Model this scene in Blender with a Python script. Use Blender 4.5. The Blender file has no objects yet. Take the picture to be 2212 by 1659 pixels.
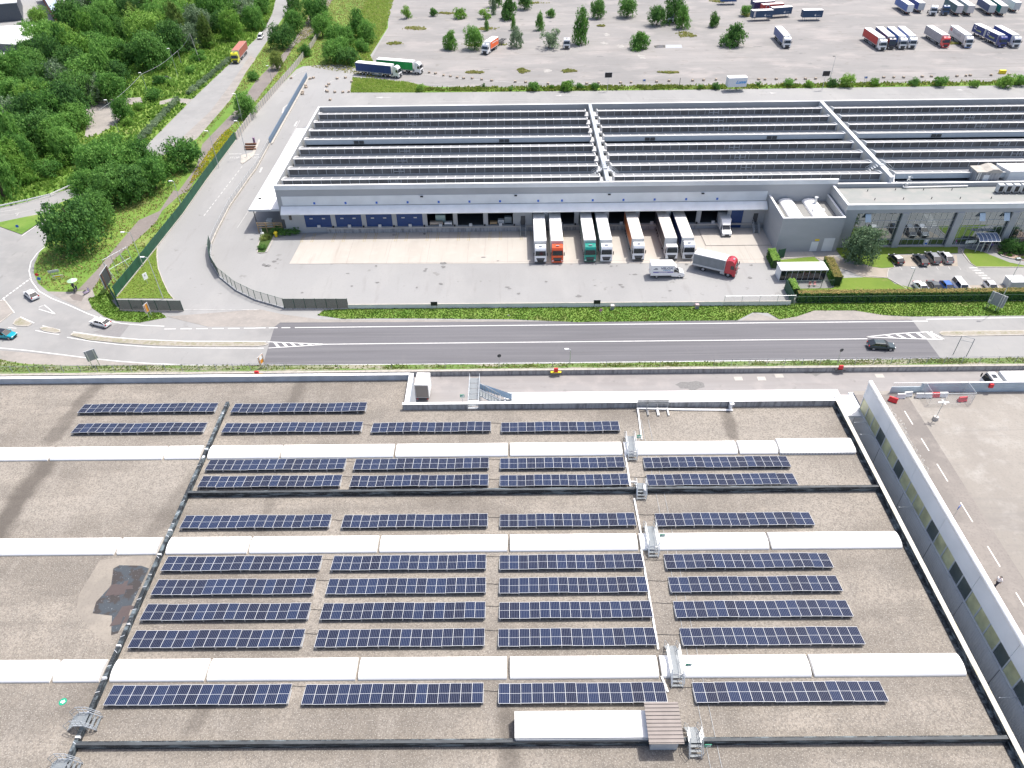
import bpy, math, random
from mathutils import Vector, Matrix
from math import radians as R, sin, cos, pi
random.seed(7)
SC = bpy.context.scene
COL = SC.collection
# ---------------------------------------------------------------- camera model (photo measured on a 2212x1659 raster)
FPX, CX, CY, H = 1570.0, 1106.0, 829.5, 80.0
_d = Vector((-3.5, 1329.5, FPX)).normalized()
_x = Vector((1, .00972, -.0060)); _x -= _d*_x.dot(_d); _x.normalize()
_z = _x.cross(_d)
if _z.y < 0: _z = -_z
def G(vx, vy, z=0.0):
    "point of the horizontal plane at height z that the photo shows at raster position vx, vy"
    c = Vector((vx-CX, CY-vy, FPX))
    r = Vector((_x.dot(c), _d.dot(c), _z.dot(c)))
    t = (z-H)/r.z
    return (r.x*t, r.y*t)
# ---------------------------------------------------------------- objects
def tag(o, label=None, cat=None, group=None, kind=None):
    if label: o['label'] = label
    if cat: o['category'] = cat
    if group: o['group'] = group
    if kind: o['kind'] = kind
    return o
def thing(name, label, cat, loc=(0, 0, 0), rz=0.0, group=None):
    o = bpy.data.objects.new(name, None); COL.objects.link(o)
    o.empty_display_size = .5
    o.location = loc; o.rotation_euler = (0, 0, rz)
    return tag(o, label, cat, group)
class MB:
    def __init__(s): s.v = []; s.f = []; s.m = []
    def add(s, vs, fs, mi=0):
        b = len(s.v); s.v += [tuple(p) for p in vs]
        for f in fs: s.f.append(tuple(b+i for i in f)); s.m.append(mi)
        return s
    def box(s, x0, x1, y0, y1, z0, z1, mi=0):
        return s.add([(x0,y0,z0),(x1,y0,z0),(x1,y1,z0),(x0,y1,z0),(x0,y0,z1),(x1,y0,z1),(x1,y1,z1),(x0,y1,z1)],
            [(0,3,2,1),(4,5,6,7),(0,1,5,4),(1,2,6,5),(2,3,7,6),(3,0,4,7)], mi)
    def cbox(s, x0, x1, y0, y1, z0, z1, c=.05, mi=0):
        "box with its upper edges chamfered"
        v = [(x0,y0,z0),(x1,y0,z0),(x1,y1,z0),(x0,y1,z0),(x0,y0,z1-c),(x1,y0,z1-c),(x1,y1,z1-c),(x0,y1,z1-c),
             (x0+c,y0+c,z1),(x1-c,y0+c,z1),(x1-c,y1-c,z1),(x0+c,y1-c,z1)]
        return s.add(v, [(0,3,2,1),(0,1,5,4),(1,2,6,5),(2,3,7,6),(3,0,4,7),(4,5,9,8),(5,6,10,9),(6,7,11,10),(7,4,8,11),(8,9,10,11)], mi)
    def prism(s, poly, z0, z1, mi=0, side=None):
        n = len(poly)
        a = sum(poly[i][0]*poly[(i+1)%n][1]-poly[(i+1)%n][0]*poly[i][1] for i in range(n))
        if a < 0: poly = poly[::-1]
        s.add([(p[0],p[1],z1) for p in poly], [tuple(range(n))], mi)
        s.add([(p[0],p[1],z0) for p in poly], [tuple(range(n-1,-1,-1))], mi)
        s.add([(p[0],p[1],z0) for p in poly]+[(p[0],p[1],z1) for p in poly],
              [(i,(i+1)%n,n+(i+1)%n,n+i) for i in range(n)], mi if side is None else side)
        return s
    def xprism(s, prof, y0, y1, mi=0, taper=None):
        "profile in x,z extruded along y; taper(z) scales the half width"
        n = len(prof); yc = (y0+y1)/2; hw = (y1-y0)/2
        t = taper or (lambda z: 1)
        v = [(p[0], yc-hw*t(p[1]), p[1]) for p in prof]+[(p[0], yc+hw*t(p[1]), p[1]) for p in prof]
        return s.add(v, [tuple(range(n)), tuple(range(2*n-1,n-1,-1))]+[(i,i+n,(i+1)%n+n,(i+1)%n) for i in range(n)], mi)
    def yprism(s, prof, x0, x1, mi=0):
        "profile in y,z extruded along x"
        n = len(prof)
        v = [(x0,p[0],p[1]) for p in prof]+[(x1,p[0],p[1]) for p in prof]
        return s.add(v, [tuple(range(n)), tuple(range(2*n-1,n-1,-1))]+[(i,(i+1)%n,(i+1)%n+n,i+n) for i in range(n)], mi)
    def tube(s, p0, p1, r0, r1=None, n=8, mi=0):
        p0, p1 = Vector(p0), Vector(p1); r1 = r0 if r1 is None else r1
        d = (p1-p0)
        if d.length < 1e-6: return s
        d.normalize(); u = d.orthogonal().normalized(); w = d.cross(u)
        v = [p0+(u*cos(2*pi*i/n)+w*sin(2*pi*i/n))*r0 for i in range(n)]+[p1+(u*cos(2*pi*i/n)+w*sin(2*pi*i/n))*r1 for i in range(n)]
        return s.add(v, [(i,(i+1)%n,n+(i+1)%n,n+i) for i in range(n)]+[tuple(range(n-1,-1,-1)), tuple(range(n,2*n))], mi)
    def path(s, pts, r, n=5, mi=0):
        for a, b in zip(pts, pts[1:]): s.tube(a, b, r, r, n, mi)
        return s
    def sheet(s, poly, z, mi=0):
        n = len(poly)
        a = sum(poly[i][0]*poly[(i+1)%n][1]-poly[(i+1)%n][0]*poly[i][1] for i in range(n))
        if a < 0: poly = poly[::-1]
        return s.add([(p[0],p[1],z) for p in poly], [tuple(range(n))], mi)
    def ribbon(s, pts, w, z, mi=0, z1=None):
        "flat strip of width w following pts (2D); a kerb when z1 is given"
        n = len(pts); L = []; Rr = []
        for i in range(n):
            a = Vector(pts[max(i-1,0)]); b = Vector(pts[min(i+1,n-1)]); d = (b-a).normalized(); nn = Vector((-d.y,d.x))*w/2
            p = Vector(pts[i]); L.append(p+nn); Rr.append(p-nn)
        for i in range(n-1):
            q = [Rr[i], Rr[i+1], L[i+1], L[i]]
            if z1 is None: s.add([(p.x,p.y,z) for p in q], [(0,1,2,3)], mi)
            else:
                s.add([(p.x,p.y,z) for p in q]+[(p.x,p.y,z1) for p in q],
                    [(4,5,6,7),(0,1,5,4),(2,3,7,6)]+([(3,0,4,7)] if i==0 else [])+([(1,2,6,5)] if i==n-2 else []), mi)
        return s
    def build(s, name, mats, parent=None, loc=None, rz=None, smooth=False):
        me = bpy.data.meshes.new(name); me.from_pydata(s.v, [], s.f)
        if not isinstance(mats, (list, tuple)): mats = [mats]
        for m in mats: me.materials.append(m)
        if len(mats) > 1: me.polygons.foreach_set('material_index', s.m)
        if smooth: me.polygons.foreach_set('use_smooth', [True]*len(s.f))
        me.update()
        return put(name, me, parent, loc, rz)
def put(name, me, parent=None, loc=None, rz=None):
    o = bpy.data.objects.new(name, me); COL.objects.link(o)
    if parent: o.parent = parent
    if loc: o.location = loc
    if rz: o.rotation_euler = (0, 0, rz)
    return o
KIDS = {}
def copy_tree(o, parent=None):
    c = o.copy(); COL.objects.link(c)
    if parent: c.parent = parent
    for ch in list(o.children): copy_tree(ch, c)
    return c
def world_thing(name, label, cat, origin, group=None):
    "thing whose parts are meshed in world coordinates: part() shifts them to the origin"
    return thing(name, label, cat, (origin[0], origin[1], origin[2] if len(origin) > 2 else 0), 0, group)
def part(t, mb, name, mats, smooth=False):
    L = t.location
    mb.v = [(p[0]-L.x, p[1]-L.y, p[2]-L.z) for p in mb.v]
    return mb.build(name, mats, t, smooth=smooth)
def solo(mb, name, mats, label, cat, origin, group=None, kind=None, smooth=False):
    "single-mesh thing from world coordinates, origin set at its base"
    ox, oy = origin[0], origin[1]; oz = origin[2] if len(origin) > 2 else 0
    mb.v = [(p[0]-ox, p[1]-oy, p[2]-oz) for p in mb.v]
    o = mb.build(name, mats, None, (ox, oy, oz), smooth=smooth)
    return tag(o, label, cat, group, kind)
def struct(mb, name, mats):
    o = mb.build(name, mats); o['kind'] = 'structure'; return o
def text_mesh(name, body, size, mat, parent, loc, rot, align='CENTER', ext=.01, shear=0, sx=1.0, bold=0.0):
    cu = bpy.data.curves.new(name, 'FONT'); cu.body = body; cu.size = size; cu.align_x = align; cu.align_y = 'CENTER'
    cu.extrude = ext; cu.shear = shear; cu.offset = bold
    t = bpy.data.objects.new(name, cu); COL.objects.link(t)
    dg = bpy.context.evaluated_depsgraph_get()
    me = bpy.data.meshes.new_from_object(t.evaluated_get(dg)); me.name = name
    bpy.data.objects.remove(t); bpy.data.curves.remove(cu)
    me.materials.clear(); me.materials.append(mat)
    o = bpy.data.objects.new(name, me); COL.objects.link(o); o.parent = parent
    o.location = loc; o.rotation_euler = rot; o.scale = (sx, 1, 1)
    return o
def inside(p, poly):
    x, y = p; c = False; n = len(poly); j = n-1
    for i in range(n):
        xi, yi = poly[i]; xj, yj = poly[j]
        if (yi > y) != (yj > y) and x < (xj-xi)*(y-yi)/(yj-yi)+xi: c = not c
        j = i
    return c
def GP(pts, z=0): return [G(a, b, z) for a, b in pts]
# ---------------------------------------------------------------- materials
def newmat(name):
    m = bpy.data.materials.new(name); m.use_nodes = True
    return m, m.node_tree, m.node_tree.nodes['Principled BSDF']
def flat(name, c, rough=.6, metal=0, spec=.5, var=.06, scale=3.0, coat=0):
    m, nt, b = newmat(name)
    b.inputs['Roughness'].default_value = rough; b.inputs['Metallic'].default_value = metal
    b.inputs['Specular IOR Level'].default_value = spec
    if coat: b.inputs['Coat Weight'].default_value = coat; b.inputs['Coat Roughness'].default_value = .08
    if var:
        n = nt.nodes.new('ShaderNodeTexNoise'); n.inputs['Scale'].default_value = scale; n.inputs['Detail'].default_value = 4
        tc = nt.nodes.new('ShaderNodeTexCoord'); nt.links.new(tc.outputs['Object'], n.inputs['Vector'])
        cr = nt.nodes.new('ShaderNodeValToRGB')
        cr.color_ramp.elements[0].position = .3; cr.color_ramp.elements[1].position = .7
        cr.color_ramp.elements[0].color = (*[max(0,k*(1-var)) for k in c], 1); cr.color_ramp.elements[1].color = (*[min(1,k*(1+var)) for k in c], 1)
        nt.links.new(n.outputs['Fac'], cr.inputs['Fac']); nt.links.new(cr.outputs['Color'], b.inputs['Base Color'])
    else: b.inputs['Base Color'].default_value = (*c, 1)
    return m
def ground_mat(name, base, layers, rough=.9, bump=0, bscale=8):
    """layers: (scale xyz, contrast lo, hi, colour, strength, detail) mixed over base by world noise"""
    m, nt, b = newmat(name); b.inputs['Roughness'].default_value = rough; b.inputs['Specular IOR Level'].default_value = .25
    geo = nt.nodes.new('ShaderNodeNewGeometry'); prev = None
    for i, (sc, lo, hi, colr, st, det) in enumerate(layers):
        mp = nt.nodes.new('ShaderNodeMapping'); mp.inputs['Scale'].default_value = sc if isinstance(sc, tuple) else (sc,)*3
        mp.inputs['Location'].default_value = (i*13.1+3, i*7.7, 0)
        nt.links.new(geo.outputs['Position'], mp.inputs['Vector'])
        n = nt.nodes.new('ShaderNodeTexNoise'); n.inputs['Scale'].default_value = 1; n.inputs['Detail'].default_value = det; n.inputs['Roughness'].default_value = .6
        nt.links.new(mp.outputs['Vector'], n.inputs['Vector'])
        mr = nt.nodes.new('ShaderNodeMapRange'); mr.inputs['From Min'].default_value = lo; mr.inputs['From Max'].default_value = hi
        mr.inputs['To Max'].default_value = st
        nt.links.new(n.outputs['Fac'], mr.inputs['Value'])
        mx = nt.nodes.new('ShaderNodeMix'); mx.data_type = 'RGBA'
        if prev is None: mx.inputs['A'].default_value = (*base, 1)
        else: nt.links.new(prev, mx.inputs['A'])
        mx.inputs['B'].default_value = (*colr, 1); nt.links.new(mr.outputs['Result'], mx.inputs['Factor'])
        prev = mx.outputs['Result']
    nt.links.new(prev, b.inputs['Base Color'])
    if bump:
        n = nt.nodes.new('ShaderNodeTexNoise'); n.inputs['Scale'].default_value = bscale; n.inputs['Detail'].default_value = 3
        nt.links.new(geo.outputs['Position'], n.inputs['Vector'])
        bp = nt.nodes.new('ShaderNodeBump'); bp.inputs['Strength'].default_value = bump; bp.inputs['Distance'].default_value = .05
        nt.links.new(n.outputs['Fac'], bp.inputs['Height']); nt.links.new(bp.outputs['Normal'], b.inputs['Normal'])
    return m
def leaf_mat(name, c0, c1, c2, trans=.25):
    m, nt, b = newmat(name); b.inputs['Roughness'].default_value = .7; b.inputs['Specular IOR Level'].default_value = .2
    geo = nt.nodes.new('ShaderNodeNewGeometry'); oi = nt.nodes.new('ShaderNodeObjectInfo')
    n = nt.nodes.new('ShaderNodeTexNoise'); n.inputs['Scale'].default_value = .55; n.inputs['Detail'].default_value = 3
    nt.links.new(geo.outputs['Position'], n.inputs['Vector'])
    a = nt.nodes.new('ShaderNodeMath'); a.operation = 'MULTIPLY_ADD'; a.inputs[1].default_value = .55; a.inputs[2].default_value = -.27
    nt.links.new(geo.outputs['Random Per Island'], a.inputs[0])
    a2 = nt.nodes.new('ShaderNodeMath'); a2.operation = 'ADD'; nt.links.new(a.outputs[0], a2.inputs[0]); nt.links.new(n.outputs['Fac'], a2.inputs[1])
    a3 = nt.nodes.new('ShaderNodeMath'); a3.operation = 'MULTIPLY_ADD'; a3.inputs[1].default_value = .5; nt.links.new(oi.outputs['Random'], a3.inputs[0]); nt.links.new(a2.outputs[0], a3.inputs[2])
    cr = nt.nodes.new('ShaderNodeValToRGB'); e = cr.color_ramp.elements
    e[0].position = .3; e[0].color = (*c0, 1); e[1].position = 1.1 if False else 1.0; e[1].color = (*c2, 1)
    k = e.new(.65); k.color = (*c1, 1)
    nt.links.new(a3.outputs[0], cr.inputs['Fac']); nt.links.new(cr.outputs['Color'], b.inputs['Base Color'])
    tr = nt.nodes.new('ShaderNodeBsdfTranslucent'); nt.links.new(cr.outputs['Color'], tr.inputs['Color'])
    ms = nt.nodes.new('ShaderNodeMixShader'); ms.inputs[0].default_value = trans
    nt.links.new(b.outputs[0], ms.inputs[1]); nt.links.new(tr.outputs[0], ms.inputs[2])
    nt.links.new(ms.outputs[0], nt.nodes['Material Output'].inputs['Surface'])
    return m
def mesh_fence_mat(name, c, cover, rough=.5):
    "wire netting: too fine to model at this distance, a surface with even holes"
    m, nt, b = newmat(name); b.inputs['Base Color'].default_value = (*c, 1); b.inputs['Roughness'].default_value = rough
    tr = nt.nodes.new('ShaderNodeBsdfTransparent'); ms = nt.nodes.new('ShaderNodeMixShader'); ms.inputs[0].default_value = cover
    nt.links.new(tr.outputs[0], ms.inputs[1]); nt.links.new(b.outputs[0], ms.inputs[2])
    nt.links.new(ms.outputs[0], nt.nodes['Material Output'].inputs['Surface'])
    return m
def streak_mat(name, base, dark, sx, lo, hi, rough=.7, sz=.3):
    return ground_mat(name, base, [((sx, sx, sz), lo, hi, dark, 1, 6)], rough)
M = {}
M['white'] = flat('white_paint', (.80,.80,.79), .45, var=.04)
M['white_roof'] = flat('white_tarpaulin', (.82,.81,.79), .5, var=.05, scale=.6)
M['lightgrey'] = flat('light_grey_paint', (.50,.52,.53), .5, var=.05)
M['grey'] = flat('grey_paint', (.26,.28,.30), .5)
M['steel'] = flat('galvanised_steel', (.55,.58,.60), .4, .6, var=.1)
M['darkgrey'] = flat('dark_grey', (.06,.065,.07), .55)
M['black'] = flat('black_plastic', (.015,.016,.018), .5, var=0)
M['tyre'] = flat('tyre_rubber', (.02,.02,.02), .85, var=0)
M['rim'] = flat('wheel_rim', (.42,.43,.45), .4, .5, var=0)
M['glass'] = flat('dark_glass', (.012,.016,.02), .06, 0, .8, var=0)
M['lamp'] = flat('headlight_glass', (.75,.78,.8), .15, var=0)
M['redlamp'] = flat('tail_light', (.45,.02,.02), .25, var=0)
M['concrete'] = ground_mat('concrete', (.46,.44,.41), [(.3,.35,.65,(.36,.345,.32),.7,6),(4,.5,.8,(.28,.27,.25),.4,4)])
M['rust'] = flat('rusty_metal', (.22,.10,.05), .8, var=.3)
M['wood'] = flat('weathered_wood', (.38,.27,.15), .8, var=.2)
M['bark'] = flat('tree_bark', (.11,.085,.06), .9, var=.3)
M['green'] = flat('green_fence_paint', (.012,.07,.045), .5)
M['red'] = flat('red_plastic', (.60,.02,.03), .4)
M['yellow'] = flat('yellow_plastic', (.80,.60,.02), .5)
M['blue'] = flat('blue_enamel', (.02,.12,.50), .4)
M['signgreen'] = flat('emergency_green', (.0,.30,.17), .5, var=0)
M['signwhite'] = flat('sign_white', (.85,.85,.85), .5, var=0)
M['skin'] = flat('skin', (.45,.28,.2), .6, var=0)
CAR = {}
def paint(c, key=None):
    k = key or tuple(c)
    if k not in CAR: CAR[k] = flat('car_paint', c, .28, .15, .5, var=0, coat=.6)
    return CAR[k]
CURT = {}
def curtain(c):
    if tuple(c) not in CURT: CURT[tuple(c)] = flat('side_curtain', c, .5, 0, .4, var=.12, scale=.9)
    return CURT[tuple(c)]
# ================================================================ near building: gravel roof with the solar arrays
ZR = 8.5
M['roofgravel'] = ground_mat('roof_gravel', (.290,.260,.222), [
    ((.05,.09,.1),.40,.58,(.182,.163,.140),.9,6),
    (.22,.45,.70,(.155,.142,.126),.6,6),
    ((.07,.45,.1),.48,.64,(.165,.148,.128),.7,6),
    ((.03,.05,.1),.50,.62,(.30,.275,.24),.6,6),
    ((.5,.12,.1),.52,.74,(.275,.252,.222),.65,4),
    (5.0,.44,.62,(.125,.113,.10),.7,5),
    (8.0,.56,.68,(.40,.38,.345),.8,2)], .95, .6, 6)
def add_stains(m, segs):
    "dirt tracks with a shape of their own: soft dark bands along world segments"
    nt = m.node_tree; b = nt.nodes['Principled BSDF']; N = nt.nodes.new; Lk = nt.links.new
    src = b.inputs['Base Color'].links[0].from_socket
    geo = N('ShaderNodeNewGeometry'); no = N('ShaderNodeTexNoise'); no.inputs['Scale'].default_value = .35; no.inputs['Detail'].default_value = 5
    Lk(geo.outputs['Position'], no.inputs['Vector'])
    ds = N('ShaderNodeVectorMath'); ds.operation = 'MULTIPLY_ADD'; Lk(no.outputs['Color'], ds.inputs[0]); ds.inputs[1].default_value = (2.6,2.6,0); ds.inputs[2].default_value = (-1.3,-1.3,0)
    ps = N('ShaderNodeVectorMath'); ps.operation = 'ADD'; Lk(geo.outputs['Position'], ps.inputs[0]); Lk(ds.outputs[0], ps.inputs[1])
    fl = N('ShaderNodeVectorMath'); fl.operation = 'MULTIPLY'; Lk(ps.outputs[0], fl.inputs[0]); fl.inputs[1].default_value = (1,1,0)
    acc = None
    for (ax, ay), (bx, by), w, st in segs:
        pa = N('ShaderNodeVectorMath'); pa.operation = 'SUBTRACT'; Lk(fl.outputs[0], pa.inputs[0]); pa.inputs[1].default_value = (ax,ay,0)
        d = (bx-ax, by-ay, 0); L2 = d[0]**2+d[1]**2
        dt = N('ShaderNodeVectorMath'); dt.operation = 'DOT_PRODUCT'; Lk(pa.outputs[0], dt.inputs[0]); dt.inputs[1].default_value = (d[0]/L2, d[1]/L2, 0)
        cl_ = N('ShaderNodeClamp'); Lk(dt.outputs['Value'], cl_.inputs['Value'])
        sc = N('ShaderNodeVectorMath'); sc.operation = 'SCALE'; sc.inputs[0].default_value = d; Lk(cl_.outputs[0], sc.inputs['Scale'])
        di = N('ShaderNodeVectorMath'); di.operation = 'DISTANCE'; Lk(pa.outputs[0], di.inputs[0]); Lk(sc.outputs[0], di.inputs[1])
        mr = N('ShaderNodeMapRange'); mr.interpolation_type = 'SMOOTHSTEP'; Lk(di.outputs['Value'], mr.inputs['Value'])
        mr.inputs['From Min'].default_value = w; mr.inputs['From Max'].default_value = w*.25; mr.inputs['To Max'].default_value = st
        if acc is None: acc = mr.outputs['Result']
        else:
            mx_ = N('ShaderNodeMath'); mx_.operation = 'MAXIMUM'; Lk(acc, mx_.inputs[0]); Lk(mr.outputs['Result'], mx_.inputs[1]); acc = mx_.outputs[0]
    mx = N('ShaderNodeMix'); mx.data_type = 'RGBA'; Lk(src, mx.inputs['A']); mx.inputs['B'].default_value = (.085,.075,.066,1); Lk(acc, mx.inputs['Factor']); Lk(mx.outputs['Result'], b.inputs['Base Color'])
def SG_(a, b, w, st): return (G(*a, ZR), G(*b, ZR), w, st)
add_stains(M['roofgravel'], [SG_((200,838),(112,948),1.6,.55), SG_((108,985),(48,1070),2.2,.75), SG_((42,1075),(-10,1165),2.2,.8), SG_((652,832),(636,868),1.4,.5),
  SG_((1566,893),(1586,942),1.3,.6), SG_((1100,1545),(1104,1665),1.6,.55), SG_((590,1045),(565,1150),1.0,.35), SG_((420,1030),(330,1150),1.8,.35), SG_((230,1470),(150,1530),1.5,.3), SG_((440,1530),(415,1560),1.5,.45), SG_((930,1080),(1100,1110),1.8,.25)])
M['membrane_white'] = flat('white_aluminium_sheet', (.72,.75,.78), .38, .25, var=.05)
M['wallgrey'] = flat('parapet_grey_blue', (.40,.43,.46), .55, var=.08, scale=1.2)
def stain_mat(name, dark, light, sx):
    return ground_mat(name, dark, [((sx,1,3),.48,.62,light,.85,8),(8,.55,.75,(.5,.52,.54),.35,4)], .6)
M['bitumen'] = stain_mat('bitumen_with_aluminium_paint', (.022,.028,.034), (.16,.20,.22), .5)
M['bitcap'] = flat('dark_bitumen_cap', (.055,.062,.068), .7, var=.3, scale=.6)
M['skylight'] = flat('white_translucent_vault', (.88,.88,.87), .45, 0, .3, var=.02, scale=.4)
b1 = world_thing('gravel_roof_warehouse', 'low foreground warehouse whose gravel roof carries the solar arrays and white skylight strips', 'warehouse', (0, 40, 0))
XS, XP = -42.7, 46.4
Y0 = 10
m = MB()
m.sheet([(-130,Y0),(XP,Y0),(XP,78.9),(-16.3,78.9),(-16.3,85.6),(-130,85.6)], ZR)
part(b1, m, 'roof', M['roofgravel'])
m = MB().prism([(-130,Y0),(XP+.6,Y0),(XP+.6,79.3),(-15.9,79.3),(-15.9,86.0),(-130,86.0)], 0, ZR-.05)
part(b1, m, 'wall', M['wallgrey'])
# parapets with white coping (two meshes each: upstand, coping)
def parapet(name, x0, x1, y0, y1, h, up, cop, c=.06):
    m = MB().box(x0, x1, y0, y1, ZR, ZR+h-.06, 0)
    m.box(x0-c, x1+c, y0-c, y1+c, ZR+h-.06, ZR+h, 1)
    return part(b1, m, name, [up, cop])
M['pw'] = flat('painted_upstand', (.42,.47,.52), .6, var=.12, scale=.8)
M['pstain'] = ground_mat('weathered_concrete_upstand', (.36,.37,.38), [((2.2,2.2,.35),.42,.66,(.15,.15,.155),.8,6)])
parapet('parapet', -130, -16.3, 85.6, 86.0, 1.1, M['pw'], M['white'])
parapet('parapet', -16.3, -15.75, 79.3, 85.9, 1.1, M['pw'], M['white'])
parapet('parapet', -16.6, -7.15, 78.8, 79.15, 1.1, M['pstain'], M['white'])
parapet('parapet', -5.6, XP-.2, 78.8, 79.15, 1.1, M['pstain'], M['white'])
M['cream'] = ground_mat('cream_coping', (.60,.585,.52), [((2,.5,1),.5,.7,(.45,.40,.25),.6,5)])
parapet('parapet', XP, XP+.42, Y0, 79.2, 1.0, M['bitumen'], M['cream'])
m = MB().box(XP-.34, XP-.02, Y0, 78.7, ZR, ZR+.16); part(b1, m, 'gutter', M['bitumen'])
# expansion joints and fire walls (black upstands)
def upstand(x0, x1, y0, y1, h, bump=True):
    m = MB(); rnd = random.Random(int(x0*10+y0))
    m.box(x0, x1, y0, y1, ZR, ZR+h, 0)
    return part(b1, m, 'expansion_joint', [M['bitumen'], M['membrane_white']])
jm = MB().box(XS-.19, XS+.22, Y0, 80.3, ZR, ZR+.65, 0)
rr = random.Random(3)
for i in range(44):
    y = 79.5-i*1.56+rr.uniform(-.3,.3); l = rr.uniform(.2,.75); a = rr.uniform(-.4,.5)
    if rr.random() < .8: jm.add([(XS-.20,y,ZR+.67),(XS+.23,y+a,ZR+.67),(XS+.23,y+a+.05,ZR+.67),(XS-.20,y+.05,ZR+.67)], [(0,1,2,3)], 1)
    if rr.random() < .25: jm.box(XS-.05, XS+.235, y, y+l*.6, ZR+.5, ZR+.66, 1)
for y in (28.9, 37.5, 52.9, 41.1, 31.5, 56.5, 70.4):
    jm.box(XS-.21, XS+.24, y, y+.2, ZR+.4, ZR+.66, 1)
part(b1, jm, 'expansion_joint', [M['bitumen'], M['membrane_white']])
for yy, x1 in ((62.4, XP-.05), (30.75, XP-.05)):
    m = MB().box(XS+.25, x1, yy-.05, yy+.35, ZR, ZR+.82, 0); m.box(XS+.25, x1, yy-.04, yy+.22, ZR+.82, ZR+.86, 1)
    part(b1, m, 'fire_wall', [M['bitumen'], M['bitcap']])
# skylights
def vault(x0, x1, yc, name='skylight'):
    m = MB(); w = 1.22; prof = [(yc-w,ZR), (yc-w,ZR+.12)]
    for i in range(9):
        a = pi*i/8; prof.append((yc-w*cos(a)*1.0, ZR+.16+.44*sin(a)**1.1))
    prof += [(yc+w,ZR+.12), (yc+w,ZR)]
    m.yprism(prof, x0, x1, 0)
    m.box(x0, x1, yc-w-.05, yc-w-.005, ZR, ZR+.08, 1)
    o = part(b1, m, name, [M['skylight'], M['grey']]); return o
PX = 15.62
for yc in (70.35, 54.6, 38.65):
    xs = [-32.35+PX*k for k in range(5)]
    edges = [-95.3,-79.6,-64.0,-48.3,XS-.45]
    for a, b in zip(edges, edges[1:]): vault(a+.2, b-.2, yc)
    ed = [XS+.3]+xs+[XP-.45]
    if yc > 70: ed = ed[:-1]+[35.6]
    for a, b in zip(ed, ed[1:]): vault(a+.17, b-.17, yc)
# corrugated cover over the last skylight
m = MB(); x = 35.7
m.yprism([(69.0,ZR),(69.0,ZR+.4),(69.5,ZR+.62),(71.3,ZR+.66),(71.7,ZR+.45),(71.7,ZR)], x, XP-.5, 0)
for i in range(24): m.box(x+.1+i*.42, x+.22+i*.42, 68.96, 69.02, ZR+.1, ZR+.4, 1)
part(b1, m, 'skylight_cover', [M['white'], M['lightgrey']])
# ---------------------------------------------------------------- solar arrays
def module_mats():
    m, nt, b = newmat('solar_cells'); b.inputs['Roughness'].default_value = .2; b.inputs['Specular IOR Level'].default_value = .2
    tc = nt.nodes.new('ShaderNodeTexCoord'); sp = nt.nodes.new('ShaderNodeSeparateXYZ'); nt.links.new(tc.outputs['Object'], sp.inputs[0])
    def lines(sock, period, width, off=0.0):
        a = nt.nodes.new('ShaderNodeMath'); a.operation = 'MULTIPLY_ADD'; a.inputs[1].default_value = 1/period; a.inputs[2].default_value = off+50; nt.links.new(sock, a.inputs[0])
        f = nt.nodes.new('ShaderNodeMath'); f.operation = 'FRACT'; nt.links.new(a.outputs[0], f.inputs[0])
        g = nt.nodes.new('ShaderNodeMath'); g.operation = 'LESS_THAN'; g.inputs[1].default_value = width; nt.links.new(f.outputs[0], g.inputs[0])
        return g.outputs[0]
    lx = lines(sp.outputs['X'], 1.10/6, .13, .065); 
    oi = nt.nodes.new('ShaderNodeObjectInfo'); cr = nt.nodes.new('ShaderNodeValToRGB')
    cr.color_ramp.elements[0].color = (.008,.010,.026,1); cr.color_ramp.elements[1].color = (.012,.022,.060,1)
    nt.links.new(oi.outputs['Random'], cr.inputs['Fac'])
    mx = nt.nodes.new('ShaderNodeMix'); mx.data_type = 'RGBA'; mx.inputs['B'].default_value = (.15,.17,.22,1)
    nt.links.new(cr.outputs['Color'], mx.inputs['A']); nt.links.new(lx, mx.inputs['Factor']); nt.links.new(mx.outputs['Result'], b.inputs['Base Color'])
    return m
M['cells'] = module_mats()
M['alu'] = flat('white_aluminium_frame', (.56,.58,.60), .4, .1, var=0)
TILT = R(8.5); ML = 2.28; MW = 1.134; PITCH = 1.155
mm = MB()
w = MW/2
mm.box(-w, w, 0, ML, 0, .03, 0)
for a, b, c, d in ((-w,w,0,.035),(-w,w,ML-.035,ML),(-w,-w+.022,.035,ML-.035),(w-.022,w,.035,ML-.035)): mm.box(a, b, c, d, .03, .045, 1)
mm.box(-w+.022, w-.022, ML/2-.014, ML/2+.014, .03, .036, 1)
module_me = None
ARR = {
 'A': (892.1,888, [(166,459.3),(497.7,787.3)]),
 'B': (936,930, [(152,435),(477.7,778),(800.6,1059.6),(1082.3,1340)]),
 'C': (1019,1008, [(441.7,741.3),(762.3,1055),(1080,1351.3),(1394,1710.7)]),
 'D': (1055,1047, [(426,731.7),(754.6,1054),(1079.6,1360),(1401.3,1725.7)]),
 'E': (1144,1134, [(387.3,708.3),(736.3,1052.6),(1079.6,1375.6),(1420.6,1762.4)]),
 'F': (1236,1226, [(346.7,687.3),(713.3,1049),(1079,1392.3),(1440.6,1803)]),
 'G': (1288,1277, [(325,673.3),(702.7,1048.3),(1078.3,1401.3),(1450.6,1823)]),
 'H': (1343,1332, [(301,661.7),(690,1047.3),(1078.3,1411.3),(1462.3,1845.7)]),
 'I': (1402,1392.5, [(275,648.3),(678.3,1045.6),(1076.3,1420.6),(1476.4,1871.4)]),
 'J': (1526,1516, [(222.7,618.3),(650,1043),(1076.6,1443),(1504.7,1922)]),
}
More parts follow.
